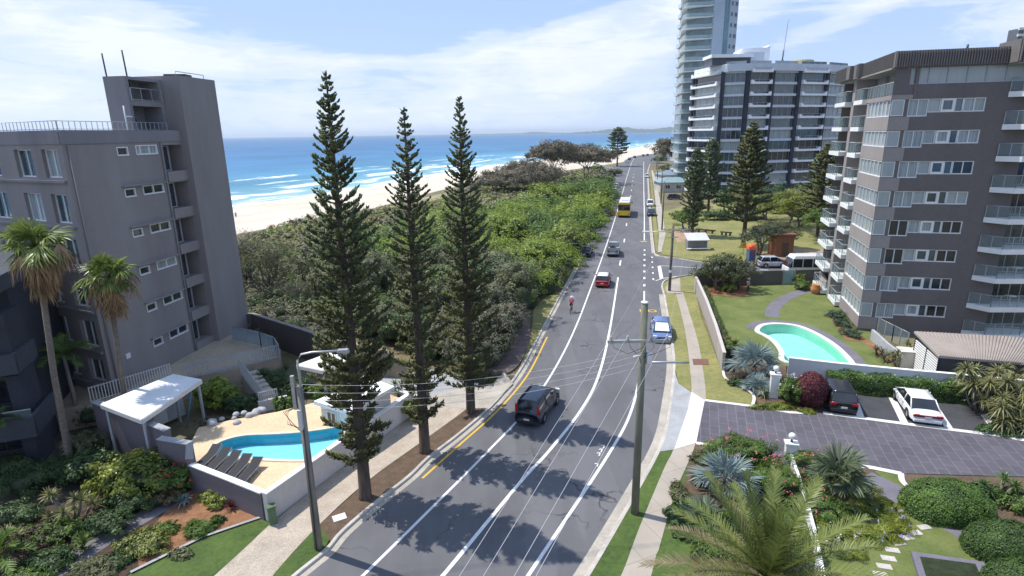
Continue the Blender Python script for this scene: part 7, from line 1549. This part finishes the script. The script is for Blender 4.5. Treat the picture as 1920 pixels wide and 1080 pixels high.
tree('park_tree', 'dark broad tree between the slender and widest park pines', g(1362,404), 7.6, (5.0,4.5,3.2), 361, L_dark, None, 2, None, 3600, .38, 11, .40, asp=.5)
tree('park_tree', 'green tree at the foot of the navy and grey block behind the lime dome', g(1560,410), 10.0, (6.0,5,4.2), 362, L_green, None, 2, None, 3600, .42, 11, .42, asp=.5)
for i, (x, y, rx, ry, rz, t) in enumerate(((1300,1010,.9,.7,.32,'low leafy clump at the near edge of the footpath bed'), (1345,1045,1.1,.9,.4,'low leafy clump below the date palm fronds'), (1275,935,.5,1.0,.28,'narrow olive border beside the footpath'))):
    shrub('bed_planting', t, g(x, y), (rx, ry, rz), 2200, .17, 371+i, (L_dark, L_green, L_olive)[i], 'bed planting in the near garden', 6, asp=.35)
# ================================================================== VEHICLES AND PEOPLE
M_tyre = mat('tyre_rubber', (.018, .018, .019), .9, .1, 6); M_rim = mat('alloy_rim', (.45, .46, .47), .35, .05, 4, metal=.7); M_cgl = glass_mat('car_glass', (.018, .022, .026), .04, .9)
M_red = mat('tail_lamp_red', (.42, .012, .012), .25, .05, 4); M_lamp = mat('head_lamp_clear', (.62, .64, .66), .15, .05, 4); M_plate = mat('number_plate', (.62, .62, .58), .5, .05, 4); M_trim = mat('trim_black', (.02, .02, .022), .6, .1, 4); M_chrome = mat('chrome_trim', (.6, .6, .62), .15, .02, 4, metal=.9)
def heading(a, b):
    p, q = g(*a), g(*b); return math.atan2(q[1]-p[1], q[0]-p[0])
def car(label, loc, rz, paint, L=4.4, Wd=1.78, H=1.46, kind='sedan', roof=None, group=None, cat='car', parts=True, screen=None, tail='side', plate='123'):
    """local axes: +x forward; body lofted through stations, glasshouse, pillars, roof, wheels, lamps"""
    root = thing('parked_car' if group else 'car', label, cat, (0, 0, 0), 0, group); h = L/2; w = Wd/2; zl = .20; belt = H*.62; hood = belt-.06 if kind != 'sedan' else belt-.08; deck = belt-.02
    if kind == 'suv': belt = H*.60; hood = belt-.02; deck = belt
    wb = L*.295; wr = .315 if kind != 'suv' else .35
    st = [(-h, .82, .34, deck-.20), (-h+.06, .92, .24, deck-.05), (-h+.28, .985, zl, deck), (-wb-.1, 1.0, zl, belt), (0, 1.0, zl, belt), (wb*.7, 1.0, zl, belt-.01), (wb+.05, .99, zl, hood), (h-.30, .95, zl, hood-.09), (h-.07, .86, .24, hood-.20), (h, .74, .34, hood-.30)]
    if kind in ('hatch', 'suv', 'ute'): st[0] = (-h, .86, .30, deck-.12); st[1] = (-h+.05, .94, .24, deck-.02); st[2] = (-h+.2, .985, zl, deck)
    ring = []
    for x, k, z0, z1 in st:
        ww = w*k; hh = z1-z0; half = [(0, z1+.025), (ww*.62, z1+.012), (ww*.90, z1-.05*hh), (ww*.985, z0+hh*.70), (ww, z0+hh*.45), (ww*.96, z0+hh*.12), (ww*.86, z0), (0, z0)]
        ring.append([(x, y, z) for y, z in half]+[(x, -y, z) for y, z in half[-2:0:-1]])
    n = len(ring[0]); m = MB(); vs = [p for r_ in ring for p in r_]; m.add(vs, [(i*n+j, i*n+(j+1) % n, (i+1)*n+(j+1) % n, (i+1)*n+j) for i in range(len(st)-1) for j in range(n)]+[tuple(range(n)), tuple(range((len(st))*n-1, (len(st)-1)*n-1, -1))], 0, True)
    m.build('body', paint, root, subsurf=1 if parts else 0)
    # glasshouse
    if kind == 'sedan': xb0, xb1, xr0, xr1 = -h+.62, wb+.28, -h+1.25, .38
    elif kind == 'hatch': xb0, xb1, xr0, xr1 = -h+.10, wb+.34, -h+.42, .32
    elif kind == 'suv': xb0, xb1, xr0, xr1 = -h+.08, wb+.22, -h+.38, .42
    else: xb0, xb1, xr0, xr1 = .15, wb+.25, .32, wb-.35
    wbm, wrm = w*.94, w*.74; zr = H-.055; zb = belt-.02
    Bp = [(xb0, -wbm*.94, zb), (xb1, -wbm*.93, zb-.03), (xb1, wbm*.93, zb-.03), (xb0, wbm*.94, zb)]; Tp = [(xr0, -wrm, zr), (xr1, -wrm, zr), (xr1, wrm, zr), (xr0, wrm, zr)]
    m = MB().hexa(Bp, Tp); gh = m.build('windows', M_cgl, root)
    if screen:
        s_ = MB(); a = np.array(Bp[1]), np.array(Bp[2]), np.array(Tp[2]), np.array(Tp[1]); c = sum(a)/4; s_.face([tuple(c+(p-c)*.8+np.array([.03, 0, .03])) for p in a]); s_.build('sun_shade', screen, gh)
    pm_ = paint if kind != 'hatch' or roof is None else M_trim
    for b, t in zip(Bp, Tp): MB().tube([(b[0], b[1]*1.005, b[2]), (t[0], t[1]*1.01, t[2]+.01)], .042, 5).build('pillar', pm_, root)
    for sy in (-1, 1):
        xx = (xr0+xr1)/2+.03; MB().tube([(xx, sy*wbm*.95, zb), (xx-.03, sy*wrm*1.01, zr)], .038, 5).build('pillar', pm_, root)
    m = MB(); X = [xr0-.06, xr0+.12, (xr0+xr1)/2, xr1-.12, xr1+.05]; vs = []; Y = [-1.03, -.6, 0, .6, 1.03]
    for i, x in enumerate(X):
        for y in Y: vs.append((x, y*wrm*(1 if 0 < i < 4 else .97), zr+.012+.045*(1-abs(y)**2)*(1 if 0 < i < 4 else .55)))
    k = len(vs); m.add(vs+[(x, y, zr-.01) for x, y, z in vs], [(i*5+j, (i+1)*5+j, (i+1)*5+j+1, i*5+j+1) for i in range(4) for j in range(4)]+[(j, j+1, k+j+1, k+j) for j in range(4)]+[(20+j+1, 20+j, k+20+j, k+20+j+1) for j in range(4)]+[((i+1)*5, i*5, k+i*5, k+(i+1)*5) for i in range(4)]+[(i*5+4, (i+1)*5+4, k+(i+1)*5+4, k+i*5+4) for i in range(4)], 0, True); m.build('roof', roof or paint, root)
    if kind == 'ute':
        m = MB(); m.box((-h*.52, 0, belt+.02), (h*.92, Wd*1.0, .06)); [m.box((-h*.52, sy*w*.99, belt+.17), (h*.92, .04, .30)) for sy in (-1, 1)]; m.box((-h*.98, 0, belt+.17), (.04, Wd, .30)); m.box((-.02, 0, belt+.42), (.05, Wd*.9, .6)); m.build('tray', mat('tray_alloy', (.42, .43, .43), .5, .1, 4, metal=.4), root)
        m = MB(); m.box((-h*.4, .1, belt+.2), (.8, .7, .3), .2); m.box((-h*.75, -.3, belt+.17), (.5, .4, .22)); m.build('load', M_trim, root)
    # wheels
    for sx in (-1, 1):
        for sy in (-1, 1):
            m = MB(); c = (sx*wb, sy*(w-.10), wr); prof = [(.6*wr, -.10), (.92*wr, -.10), (wr, -.06), (wr, .06), (.92*wr, .10), (.6*wr, .10)]
            ring_ = [(c[0]+r_*math.cos(t*math.pi/9), c[1]+o_*1.05, c[2]+r_*math.sin(t*math.pi/9)) for r_, o_ in prof for t in range(18)]
            m.add(ring_, [(i*18+j, i*18+(j+1) % 18, (i+1)*18+(j+1) % 18, (i+1)*18+j) for i in range(5) for j in range(18)], 0, True); wo = m.build('wheel', M_tyre, root)
            m = MB(); yy = c[1]+sy*.085; m.face([(c[0]+.62*wr*math.cos(t*math.pi/9), yy, c[2]+.62*wr*math.sin(t*math.pi/9)) for t in range(18)])
            for t in range(5): a = t*2*math.pi/5; m.box((c[0]+.33*wr*math.cos(a), yy+sy*.012, c[2]+.33*wr*math.sin(a)), (.10*wr, .02, .10*wr))
            m.build('rim', M_rim, wo)
            m = MB(); m.add([(c[0]+(wr+.075)*math.cos(t*math.pi/9), sy*(w+.004), max(.2, c[2]+(wr+.075)*math.sin(t*math.pi/9))) for t in range(10)]+[(c[0]+(wr-.01)*math.cos(t*math.pi/9), sy*(w+.006), max(.2, c[2]+(wr-.01)*math.sin(t*math.pi/9))) for t in range(10)], [(t, t+1, 10+t+1, 10+t) for t in range(9)]); m.build('wheel_arch', M_trim, root)
    # lamps, bumpers, plate, mirrors, door lines
    for sy in (-1, 1):
        if tail == 'high': m = MB().box((-h+.10, sy*w*.80, belt+.20), (.14, .15, .55))
        else: m = MB().box((-h+.045, sy*w*.70, deck-.16), (.10, .36, .16))
        m.build('tail_light', M_red, root, bevel=.02)
        m = MB().box((h-.16, sy*w*.68, hood-.20), (.22, .34, .12)); m.build('headlight', M_lamp, root, bevel=.03)
        m = MB().box((wb*.72, sy*(w+.09), belt+.06), (.12, .20, .13)); m.build('wing_mirror', paint, root, bevel=.03)
    if tail == 'band': m = MB().box((-h+.03, 0, deck-.17), (.10, Wd*.74, .13)); m.build('tail_light_bar', mat('tail_bar', (.16, .03, .03), .3, .05, 3), root, bevel=.02)
    m = MB(); m.box((-h+.03, 0, .36), (.16, Wd*.86, .20)); m.box((h-.06, 0, .36), (.14, Wd*.80, .18)); m.build('bumpers', paint if kind in ('sedan', 'hatch') else M_trim, root, bevel=.04)
    m = MB(); m.box((-h-.035 if kind != 'ute' else -h-.06, 0, .55 if kind != 'sedan' else .58), (.03, .37, .12)); m.build('number_plate', M_plate, root)
    m = MB(); m.box((h-.005, 0, .54), (.05, Wd*.44, .12)); m.build('grille', M_trim, root)
    m = MB()
    for sy in (-1, 1):
        for xx in (.52, -.38): m.box((xx, sy*(w+.002), belt*.68), (.012, .012, belt*.55))
        m.box((.42-.9*.5, sy*(w+.006), belt*.86), (.14, .02, .025)); m.box((.30-.9*.9, sy*(w+.006), belt*.86), (.14, .02, .025))
    m.build('door_seams', M_trim, root)
    if kind == 'suv': m = MB(); [m.tube([(xr0+.15, sy*wrm*.95, zr+.03), (xr0+.2, sy*wrm*.95, zr+.08), (xr1-.2, sy*wrm*.95, zr+.08), (xr1-.12, sy*wrm*.95, zr+.03)], .02, 5) for sy in (-1, 1)]; m.build('roof_rails', M_trim, root)
    root.location = (loc[0], loc[1], loc[2] if len(loc) > 2 else .015); root.rotation_euler.z = rz; return root
P_black = paint_mat('paint_black', (.012, .013, .018)); P_navy = paint_mat('paint_dark_navy', (.014, .020, .038)); P_red = paint_mat('paint_red', (.42, .012, .018)); P_white = paint_mat('paint_white_gloss', (.78, .78, .77)); P_blue = paint_mat('paint_pale_blue', (.15, .22, .42), rough=.3, metal=.25); P_silver = paint_mat('paint_silver', (.56, .58, .62), rough=.3, metal=.3); P_dgrey = paint_mat('paint_dark_grey', (.05, .052, .058)); P_maroon = paint_mat('paint_maroon', (.13, .02, .025))
rh = lambda x, y, z=0: tuple(g(x, y, z)[:2])
car('black four wheel drive wagon driving away in the near lane', rh(1010,772), heading((960,842),(1062,706)), P_navy, 4.55, 1.82, 1.70, 'suv', tail='high')
car('small red hatchback with a white roof driving away past the scrub', rh(1131,533), heading((1118,575),(1144,492)), P_red, 3.7, 1.70, 1.44, 'hatch', roof=P_white)
car('pale utility truck with an open tray driving away ahead of the red hatchback', rh(1150,476), heading((1141,510),(1158,440)), P_silver, 5.0, 1.80, 1.70, 'ute', cat='utility truck')
car('pale blue sedan parked nose to the camera with a white sunshade behind its windscreen', rh(1239,628), heading((1236,600),(1243,650))+0.0, P_blue, 4.7, 1.80, 1.44, 'sedan', screen=mat('sunshade_white', (.75, .76, .72), .6, .05, 3))
car('black hatchback parked in the first bay next to the purple shrub', (*rh(1567,757), .155), heading((1580,778),(1560,738)), P_black, 4.1, 1.76, 1.52, 'hatch')
car('white older sedan parked in the third bay below the clipped hedge', (*rh(1714,773), .155), heading((1735,797),(1702,752)), P_white, 4.55, 1.74, 1.36, 'sedan', tail='band')
car('silver hatchback driving along the side street past the phone booth', rh(1447,500.5), heading((1400,501.5),(1480,501.5)), P_silver, 3.75, 1.70, 1.52, 'hatch')
KC = 'cars parked along the kerb'
proto = car('dark navy sedan parked facing the camera at the far footpath', rh(1221,404), heading((1219,385),(1223,420)), P_black, 4.5, 1.78, 1.45, 'sedan', group=KC)
protow = car('white hatchback parked behind the dark navy sedan', rh(1219,386), heading((1222,420),(1219,385))+math.pi, P_white, 4.2, 1.76, 1.5, 'hatch', group=KC)
d_ = lambda o, px, a, b, lab, grp=KC, z=.015: dup(o, (*rh(*px), z), heading(a, b), label=lab, group=grp)
d_(protow, (1213,333), (1214,330), (1213,345), 'white hatchback parked alone at the far footpath near the beach houses')
d_(proto, (1098,478), (1090,495), (1110,455), 'dark sedan parked in deep shade at the scrub beside the pale utility truck')
d_(proto, (1137,404), (1131,425), (1142,380), 'dark sedan parked in shade at the scrub beside the yellow bus')
d_(proto, (1149,379), (1145,395), (1152,360), 'dark sedan parked at the scrub just beyond the bus')
d_(protow, (1152,362), (1148,380), (1155,345), 'white hatchback parked where the scrub ends')
d_(protow, (1155,352), (1150,370), (1157,338), 'white hatchback parked at the mouth of the far car park')
LC = 'cars in the far beach car park'
cl = ['nearest the road', 'second from the road', 'third from the road', 'fourth from the road', 'fifth from the road', 'farthest from the road']
for i, (x, y) in enumerate(((1146,321),(1139,319.5),(1133,317),(1127,314.5),(1121,312.5),(1116,310))): d_(protow, (x, y), (1120,320), (1135,308), 'white car in the beach car park row, '+cl[i], LC)
tl = car('dark red van at the beach car park entry below the lone pine', rh(1141,305), heading((1130,306),(1160,304)), P_maroon, 4.6, 1.8, 1.9, 'suv', group=LC)
for i, (o, x, y, t) in enumerate(((protow,1176,305,'white car at the kerb near the foot of the lone far pine'), (proto,1180,300,'dark car just beyond the lone far pine'), (proto,1190,296,'dark car at the bend of the road by the sand'), (proto,1206,293,'dark car facing the sand at the road bend'), (proto,1214,292,'second dark car facing the sand at the road bend'), (proto,1228,290,'dark car at the sand before the brown tree clump'), (proto,1242,289,'dark car parked under the brown tree clump'))): d_(o, (x, y), (1180,300), (1192,290), t, LC)
car('black car in the driveway of the teal roofed beach house', rh(1266,374), heading((1250,374),(1280,374)), P_black, 4.4, 1.78, 1.5, 'hatch')
def bus(label, loc, rz, body, roofm, L, Wd, H, name, cat, stripe=None, big=True):
    root = thing(name, label, cat, (0, 0, 0)); h = L/2; w = Wd/2
    m = MB(); m.hexa([(-h, -w, .35), (h, -w, .35), (h, w, .35), (-h, w, .35)], [(-h, -w, H*.46), (h, -w, H*.46), (h, w, H*.46), (-h, w, H*.46)]); m.build('body', body, root, bevel=.12)
    m = MB(); m.hexa([(-h+.03, -w+.02, H*.46), (h-.04, -w+.02, H*.46), (h-.04, w-.02, H*.46), (-h+.03, w-.02, H*.46)], [(-h+.08, -w+.08, H*.84), (h-(.55 if not big else .2), -w+.08, H*.84), (h-(.55 if not big else .2), w-.08, H*.84), (-h+.08, w-.08, H*.84)]); m.build('windows', M_cgl, root)
    m = MB(); m.hexa([(-h+.06, -w+.06, H*.84), (h-(.5 if not big else .18), -w+.06, H*.84), (h-(.5 if not big else .18), w-.06, H*.84), (-h+.06, w-.06, H*.84)], [(-h+.16, -w+.2, H), (h-.75, -w+.2, H), (h-.75, w-.2, H), (-h+.16, w-.2, H)]); m.build('roof', roofm, root, bevel=.08)
    m = MB()
    for sy in (-1, 1):
        for i in range(6): x = -h+.4+(L-.9)*i/5; m.hexa([(x-.05, sy*(w-.01), H*.46), (x+.05, sy*(w-.01), H*.46), (x+.05, sy*(w-.07), H*.46), (x-.05, sy*(w-.07), H*.46)], [(x-.05, sy*(w-.06), H*.85), (x+.05, sy*(w-.06), H*.85), (x+.05, sy*(w-.12), H*.85), (x-.05, sy*(w-.12), H*.85)])
    m.build('window_pillars', body, root)
    if big:
        m = MB(); m.box((-h-.01, 0, H*.90), (.06, Wd*.94, .42)); m.box((-h-.01, 0, .95), (.06, Wd*.98, 1.15)); m.build('rear_panel', body, root, bevel=.02); m = MB(); m.box((-h*.3, 0, H+.12), (2.6, 1.5, .26)); m.box((h*.4, 0, H+.08), (1.2, 1.2, .18)); m.build('roof_unit', roofm, root, bevel=.05)
        m = MB(); m.box((-h-.02, 0, .42), (.12, Wd*.9, .16)); m.build('rear_bumper', M_trim, root)
    for sy in (-1, 1): m = MB().box((-h-.02, sy*w*.82, .85), (.06, .2, .34)); m.build('tail_light', M_red, root); m = MB().box((h-.01, sy*w*.74, .72), (.06, .3, .2)); m.build('headlight', M_lamp, root); m = MB(); m.tube([(h-.3, sy*w, H*.6), (h+.05, sy*(w+.18), H*.66)], .02, 5); m.box((h+.05, sy*(w+.2), H*.6), (.06, .16, .3)); m.build('wing_mirror', M_trim, root)
    m = MB(); m.box((-h-.05, .0, .62), (.03, .37, .12)); m.build('number_plate', M_plate, root)
    for sx in (-.62, .62):
        for sy in (-1, 1):
            m = MB(); wr = .46 if big else .36; c = (sx*h, sy*(w-.13), wr); pr = [(.55*wr, -.14), (wr, -.12), (wr, .12), (.55*wr, .14)]; m.add([(c[0]+r_*math.cos(t*math.pi/9), c[1]+o_, c[2]+r_*math.sin(t*math.pi/9)) for r_, o_ in pr for t in range(18)], [(i*18+j, i*18+(j+1) % 18, (i+1)*18+(j+1) % 18, (i+1)*18+j) for i in range(3) for j in range(18)], 0, True); wo = m.build('wheel', M_tyre, root)
            m = MB(); m.face([(c[0]+.55*wr*math.cos(t*math.pi/9), c[1]+sy*.139, c[2]+.55*wr*math.sin(t*math.pi/9)) for t in range(18)]); m.build('rim', M_rim, wo)
    root.location = (loc[0], loc[1], .015); root.rotation_euler.z = rz; return root
P_yel = paint_mat('paint_yellow', (.80, .52, .010), rough=.4)
b_ = bus('yellow city bus with a white roof driving away along the scrub', rh(1171,402), heading((1165,425),(1178,375)), P_yel, P_white, 10.8, 2.6, 3.35, 'bus', 'bus')
bus('white minibus waiting behind the dark panel fence in the side street', rh(1523,515.5), math.pi+heading((1400,515),(1500,514.5)), P_white, P_white, 7.0, 2.05, 2.65, 'minibus', 'minibus', None, False)

# ---- people
def skinned(name, mt, joints, edges, parent, root_i=0, sub=2):
    me = bpy.data.meshes.new(name); off = LOC.get(parent.name, Vector()); me.from_pydata([tuple(j[0]) for j in joints], edges, []); o = put(name, me, parent, [mt])
    o.modifiers.new('skin', 'SKIN'); o.modifiers['skin'].use_smooth_shade = True
    sv_ = me.skin_vertices[0].data
    for i, (p, r_) in enumerate(joints): sv_[i].radius = (r_, r_) if not isinstance(r_, tuple) else r_; sv_[i].use_root = (i == root_i)
    s_ = o.modifiers.new('sub', 'SUBSURF'); s_.levels = s_.render_levels = sub; return o
def person(label, loc, rz, pose, skin, shirt, shorts, hair, hat=None, sleeve=.5, long_pants=False):
    """pose: joints by name in local axes (facing +x)"""
    root = thing('person', label, 'person', (0, 0, 0)); J = dict(pelvis=(0, 0, .95), waist=(0, 0, 1.10), chest=(.0, 0, 1.32), neck=(.0, 0, 1.48), head0=(.015, 0, 1.56), head1=(.02, 0, 1.66), crown=(.01, 0, 1.73))
    for s, y in (('l', 1), ('r', -1)):
        J['sh'+s] = (0, y*.17, 1.41); J['el'+s] = (-.03, y*.23, 1.13); J['wr'+s] = (.05, y*.22, .89); J['hp'+s] = (0, y*.09, .92); J['kn'+s] = (.02, y*.10, .50); J['an'+s] = (-.02, y*.10, .09); J['toe'+s] = (.14, y*.11, .04)
    J.update(pose); V = {k: np.array(v, float) for k, v in J.items()}
    order = ['pelvis', 'waist', 'chest', 'neck', 'head0', 'head1', 'crown']+[k+s for s in 'lr' for k in ('sh', 'el', 'wr')]+[k+s for s in 'lr' for k in ('hp', 'kn', 'an', 'toe')]
    rad = dict(pelvis=(.13, .10), waist=(.12, .09), chest=(.145, .10), neck=.05, head0=.065, head1=.085, crown=.06, sh=.055, el=.042, wr=.028, hp=.085, kn=.055, an=.038, toe=.03)
    R_ = lambda k: rad[k] if k in rad else rad[k[:-1]]
    nose = V['head0']*.55+V['head1']*.45+np.array([.095, 0, 0]); idx = {k: i for i, k in enumerate(order)}
    E_ = [('pelvis', 'waist'), ('waist', 'chest'), ('chest', 'neck'), ('neck', 'head0'), ('head0', 'head1'), ('head1', 'crown')]
    for s in 'lr': E_ += [('chest', 'sh'+s), ('sh'+s, 'el'+s), ('el'+s, 'wr'+s), ('pelvis', 'hp'+s), ('hp'+s, 'kn'+s), ('kn'+s, 'an'+s), ('an'+s, 'toe'+s)]
    body = skinned('body', skin, [(V[k], R_(k)) for k in order], [(idx[a], idx[b]) for a, b in E_], root)
    # hands: palm, four fingers of unequal length and a thumb from the side
    for s, y in (('l', 1), ('r', -1)):
        d = V['wr'+s]-V['el'+s]; d /= np.linalg.norm(d); si = np.cross(d, [0, y, 0]); si /= np.linalg.norm(si)+1e-9; pm = MB(); w0 = V['wr'+s]; pm.tube([w0-d*.01, w0+d*.045, w0+d*.09], [.026, .036, .032], 8)
        for q, ln in zip((-.027, -.009, .009, .027), (.062, .075, .080, .066)): a = w0+d*.085+si*q; pm.tube([a, a+d*ln*.55+np.array([.008, -y*.006, 0]), a+d*ln+np.array([.012, -y*.022, 0])], [.0095, .0085, .006], 6)
        a = w0+d*.03+si*.03; pm.tube([a, a+d*.03+si*.028, a+d*.065+si*.036+np.array([0, -y*.01, 0])], [.011, .010, .007], 6); pm.build('hand', skin, root)
    fm = MB(); hd = V['head1']; fm.tube([hd+np.array([.075, 0, .0]), hd+np.array([.105, 0, -.035]), hd+np.array([.08, 0, -.045])], [.008, .016, .012], 6)
    for y in (-1, 1): fm.lathe([(.001, .012), (.011, 0), (.001, -.012)], 6, tuple(hd+np.array([.083, y*.032, .005]))); fm.lathe([(.001, .03), (.018, 0), (.001, -.03)], 6, tuple(hd+np.array([0, y*.086, -.01])))
    fm.tube([hd+np.array([.078, -.022, -.075]), hd+np.array([.086, 0, -.076]), hd+np.array([.078, .022, -.075])], .006, 5); fm.build('face', skin, root)
    T = [('pelvis', (.142, .112)), ('waist', (.138, .106)), ('chest', (.162, .118)), ('shl', .072), ('shr', .072)]; JJ = [(V[k], r_) for k, r_ in T]; EE = [(0, 1), (1, 2), (2, 3), (2, 4)]
    for i, s in ((3, 'l'), (4, 'r')): JJ.append((V['sh'+s]+(V['el'+s]-V['sh'+s])*sleeve, .062)); EE.append((i, len(JJ)-1))
    skinned('shirt', shirt, JJ, EE, root)
    JJ = [(V['pelvis']+[0, 0, .04], (.146, .118)), (V['pelvis'], (.15, .12))]; EE = [(0, 1)]
    for s in 'lr':
        JJ.append((V['hp'+s], .10)); EE.append((1, len(JJ)-1)); JJ.append((V['hp'+s]+(V['kn'+s]-V['hp'+s])*.75, .085)); EE.append((len(JJ)-2, len(JJ)-1))
        if long_pants: JJ.append((V['kn'+s], .07)); JJ.append((V['an'+s]+[0, 0, .04], .055)); EE += [(len(JJ)-3, len(JJ)-2), (len(JJ)-2, len(JJ)-1)]
    skinned('trousers' if long_pants else 'shorts', shorts, JJ, EE, root)
    m = MB(); c = V['crown']; cc = V['head1']
    if hat: m.lathe([(.19, .02), (.17, .035), (.10, .04), (.098, .11), (.06, .14), (.005, .145)], 12, tuple(cc+np.array([0, 0, .02]))); m.build('hat', hat, root)
    m = MB(); m.lathe([(.075, -.06), (.098, -.01), (.099, .04), (.08, .085), (.04, .108), (.004, .112)], 12, tuple(cc-np.array([.018, 0, 0]))); m.build('hair', hair, root)
    sh_ = MB()
    for s in 'lr': a = V['an'+s]; t = V['toe'+s]; sh_.tube([a*.9+t*.1+np.array([-.05, 0, -.045]), a*.5+t*.5+np.array([0, 0, -.02]), t+np.array([.03, 0, -.005])], [.04, .048, .036], 8)
    sh_.build('shoes', M_trim, root); root.location = tuple(map(float, loc)); root.rotation_euler.z = rz; return root
S1 = mat('skin_tan', (.45, .26, .18), .6, .05, 8); H1 = mat('hair_brown', (.06, .035, .02), .7, .1, 20); C_w = mat('cotton_white', (.68, .68, .70), .85, .05, 8); C_k = mat('cloth_black', (.02, .02, .025), .85, .1, 8); C_b = mat('cloth_blue', (.10, .30, .50), .85, .1, 8); C_r = mat('jersey_red', (.32, .03, .05), .8, .1, 8); C_g = mat('shirt_grey_blue', (.35, .38, .44), .85, .08, 8); C_p = mat('trousers_dark', (.04, .045, .06), .85, .1, 8); C_h = mat('hat_straw', (.62, .55, .42), .85, .1, 12)
walk = dict(knl=(.17, .10, .52), anl=(.24, .10, .10), toel=(.40, .11, .06), knr=(-.03, -.10, .49), anr=(-.24, -.10, .13), toer=(-.12, -.11, .05), ell=(-.12, .22, 1.14), wrl=(-.14, .21, .90), elr=(.06, -.23, 1.14), wrr=(.20, -.21, .96))
person('person in white top and black shorts walking beside the farthest kerbside pine', (*rh(918,690), .12), heading((918,690),(945,640)), walk, S1, C_w, C_k, H1, sleeve=.75)
person('person in pale blue top walking at the far end of the shady path', (*rh(977,598), .12), heading((978,598),(975,620)), walk, S1, C_b, C_k, H1)
person('person in a grey blue shirt and straw hat standing in the rear pool garden', (*rh(1401,553), .16), R(-60), dict(ell=(.02, .24, 1.14), wrl=(.22, .16, 1.02), elr=(.02, -.24, 1.14), wrr=(.23, -.14, 1.0)), S1, C_g, C_p, H1, C_h, .8, True)
person('person standing on the open sand near the water beyond the stair tower', tuple(g(443,410,-2.6)), R(120), {}, S1, C_k, C_k, H1)
def cyclist():
    p = rh(1071,586); rz = heading((1064,600),(1085,560)); root = thing('bicycle', 'dark road bicycle ridden away along the edge line', 'bicycle', (0, 0, 0)); r_ = .335
    for x in (-.5, .5):
        m = MB(); N_ = 24; c = [(x+r_*math.cos(t*2*math.pi/N_), 0, r_+r_*math.sin(t*2*math.pi/N_)) for t in range(N_+1)]; m.tube(c, .018, 6); wo = m.build('wheel', M_tyre, root); m = MB(); [m.tube([(x, 0, r_), (x+r_*.97*math.cos(t*math.pi/6), 0, r_+r_*.97*math.sin(t*math.pi/6))], .004, 3) for t in range(12)]; m.build('spokes', M_rim, wo)
    m = MB(); bb = (-.06, 0, .28); st_ = (-.17, 0, .86); hd = (.36, 0, .82)
    for a, b in ((bb, st_), (st_, hd), (bb, hd), (bb, (-.5, 0, r_)), ((-.15, 0, .78), (-.5, 0, r_)), (hd, (.5, 0, r_)), (hd, (.34, 0, .95))): m.tube([a, b], .018, 6)
    m.build('frame', P_black, root); m = MB(); m.tube([(.36, -.22, .93), (.42, -.2, .98), (.36, 0, .96), (.42, .2, .98), (.36, .22, .93)], .014, 6); m.build('handlebar', M_trim, root); m = MB(); m.hexa([(-.30, -.07, .93), (-.02, -.02, .93), (-.02, .02, .93), (-.30, .07, .93)], [(-.30, -.07, .97), (-.02, -.02, .96), (-.02, .02, .96), (-.30, .07, .97)]); m.build('saddle', M_trim, root)
    m = MB(); m.tube([(-.06, -.14, .45), (-.06, -.1, .45), (-.06, .1, .11), (-.06, .14, .11)], .012, 5); m.build('pedals', M_trim, root); root.location = (*p, .02); root.rotation_euler.z = rz
    person('person in a dark red jersey and white helmet riding the bicycle', (*p, .02), rz, dict(pelvis=(-.16, 0, 1.02), waist=(-.07, 0, 1.14), chest=(.12, 0, 1.29), neck=(.26, 0, 1.36), head0=(.32, 0, 1.43), head1=(.35, 0, 1.52), crown=(.34, 0, 1.59), shl=(.15, .17, 1.33), shr=(.15, -.17, 1.33), ell=(.26, .22, 1.12), elr=(.26, -.22, 1.12), wrl=(.35, .19, 1.0), wrr=(.35, -.19, 1.0),
        hpl=(-.14, .09, .98), hpr=(-.14, -.09, .98), knl=(.16, .10, .62), knr=(.22, -.10, .80), anl=(-.08, .11, .20), anr=(-.06, -.11, .54), toel=(.06, .12, .13), toer=(.08, -.12, .48)), S1, C_r, C_k, H1, C_w, .6)
cyclist()
# ---- sea air: one even volume round everything below the sky
def haze():
    m = bpy.data.materials.new('haze'); m.use_nodes = True; nt = m.node_tree; nt.nodes.remove(nt.nodes['Principled BSDF'])
    v = nt.nodes.new('ShaderNodeVolumePrincipled'); v.inputs['Density'].default_value = .00009; v.inputs['Color'].default_value = (.80, .90, 1.0, 1); v.inputs['Anisotropy'].default_value = .3
    nt.links.new(v.outputs[0], nt.nodes['Material Output'].inputs['Volume'])
    b = MB().hexa([(-27500, -3500, -9), (17500, -3500, -9), (17500, 27500, -9), (-27500, 27500, -9)], [(-27500, -3500, 105), (17500, -3500, 105), (17500, 27500, 105), (-27500, 27500, 105)])
    tag(b.build('haze', m), 'thin even sea haze over the whole coast', 'haze', kind='stuff')
haze()
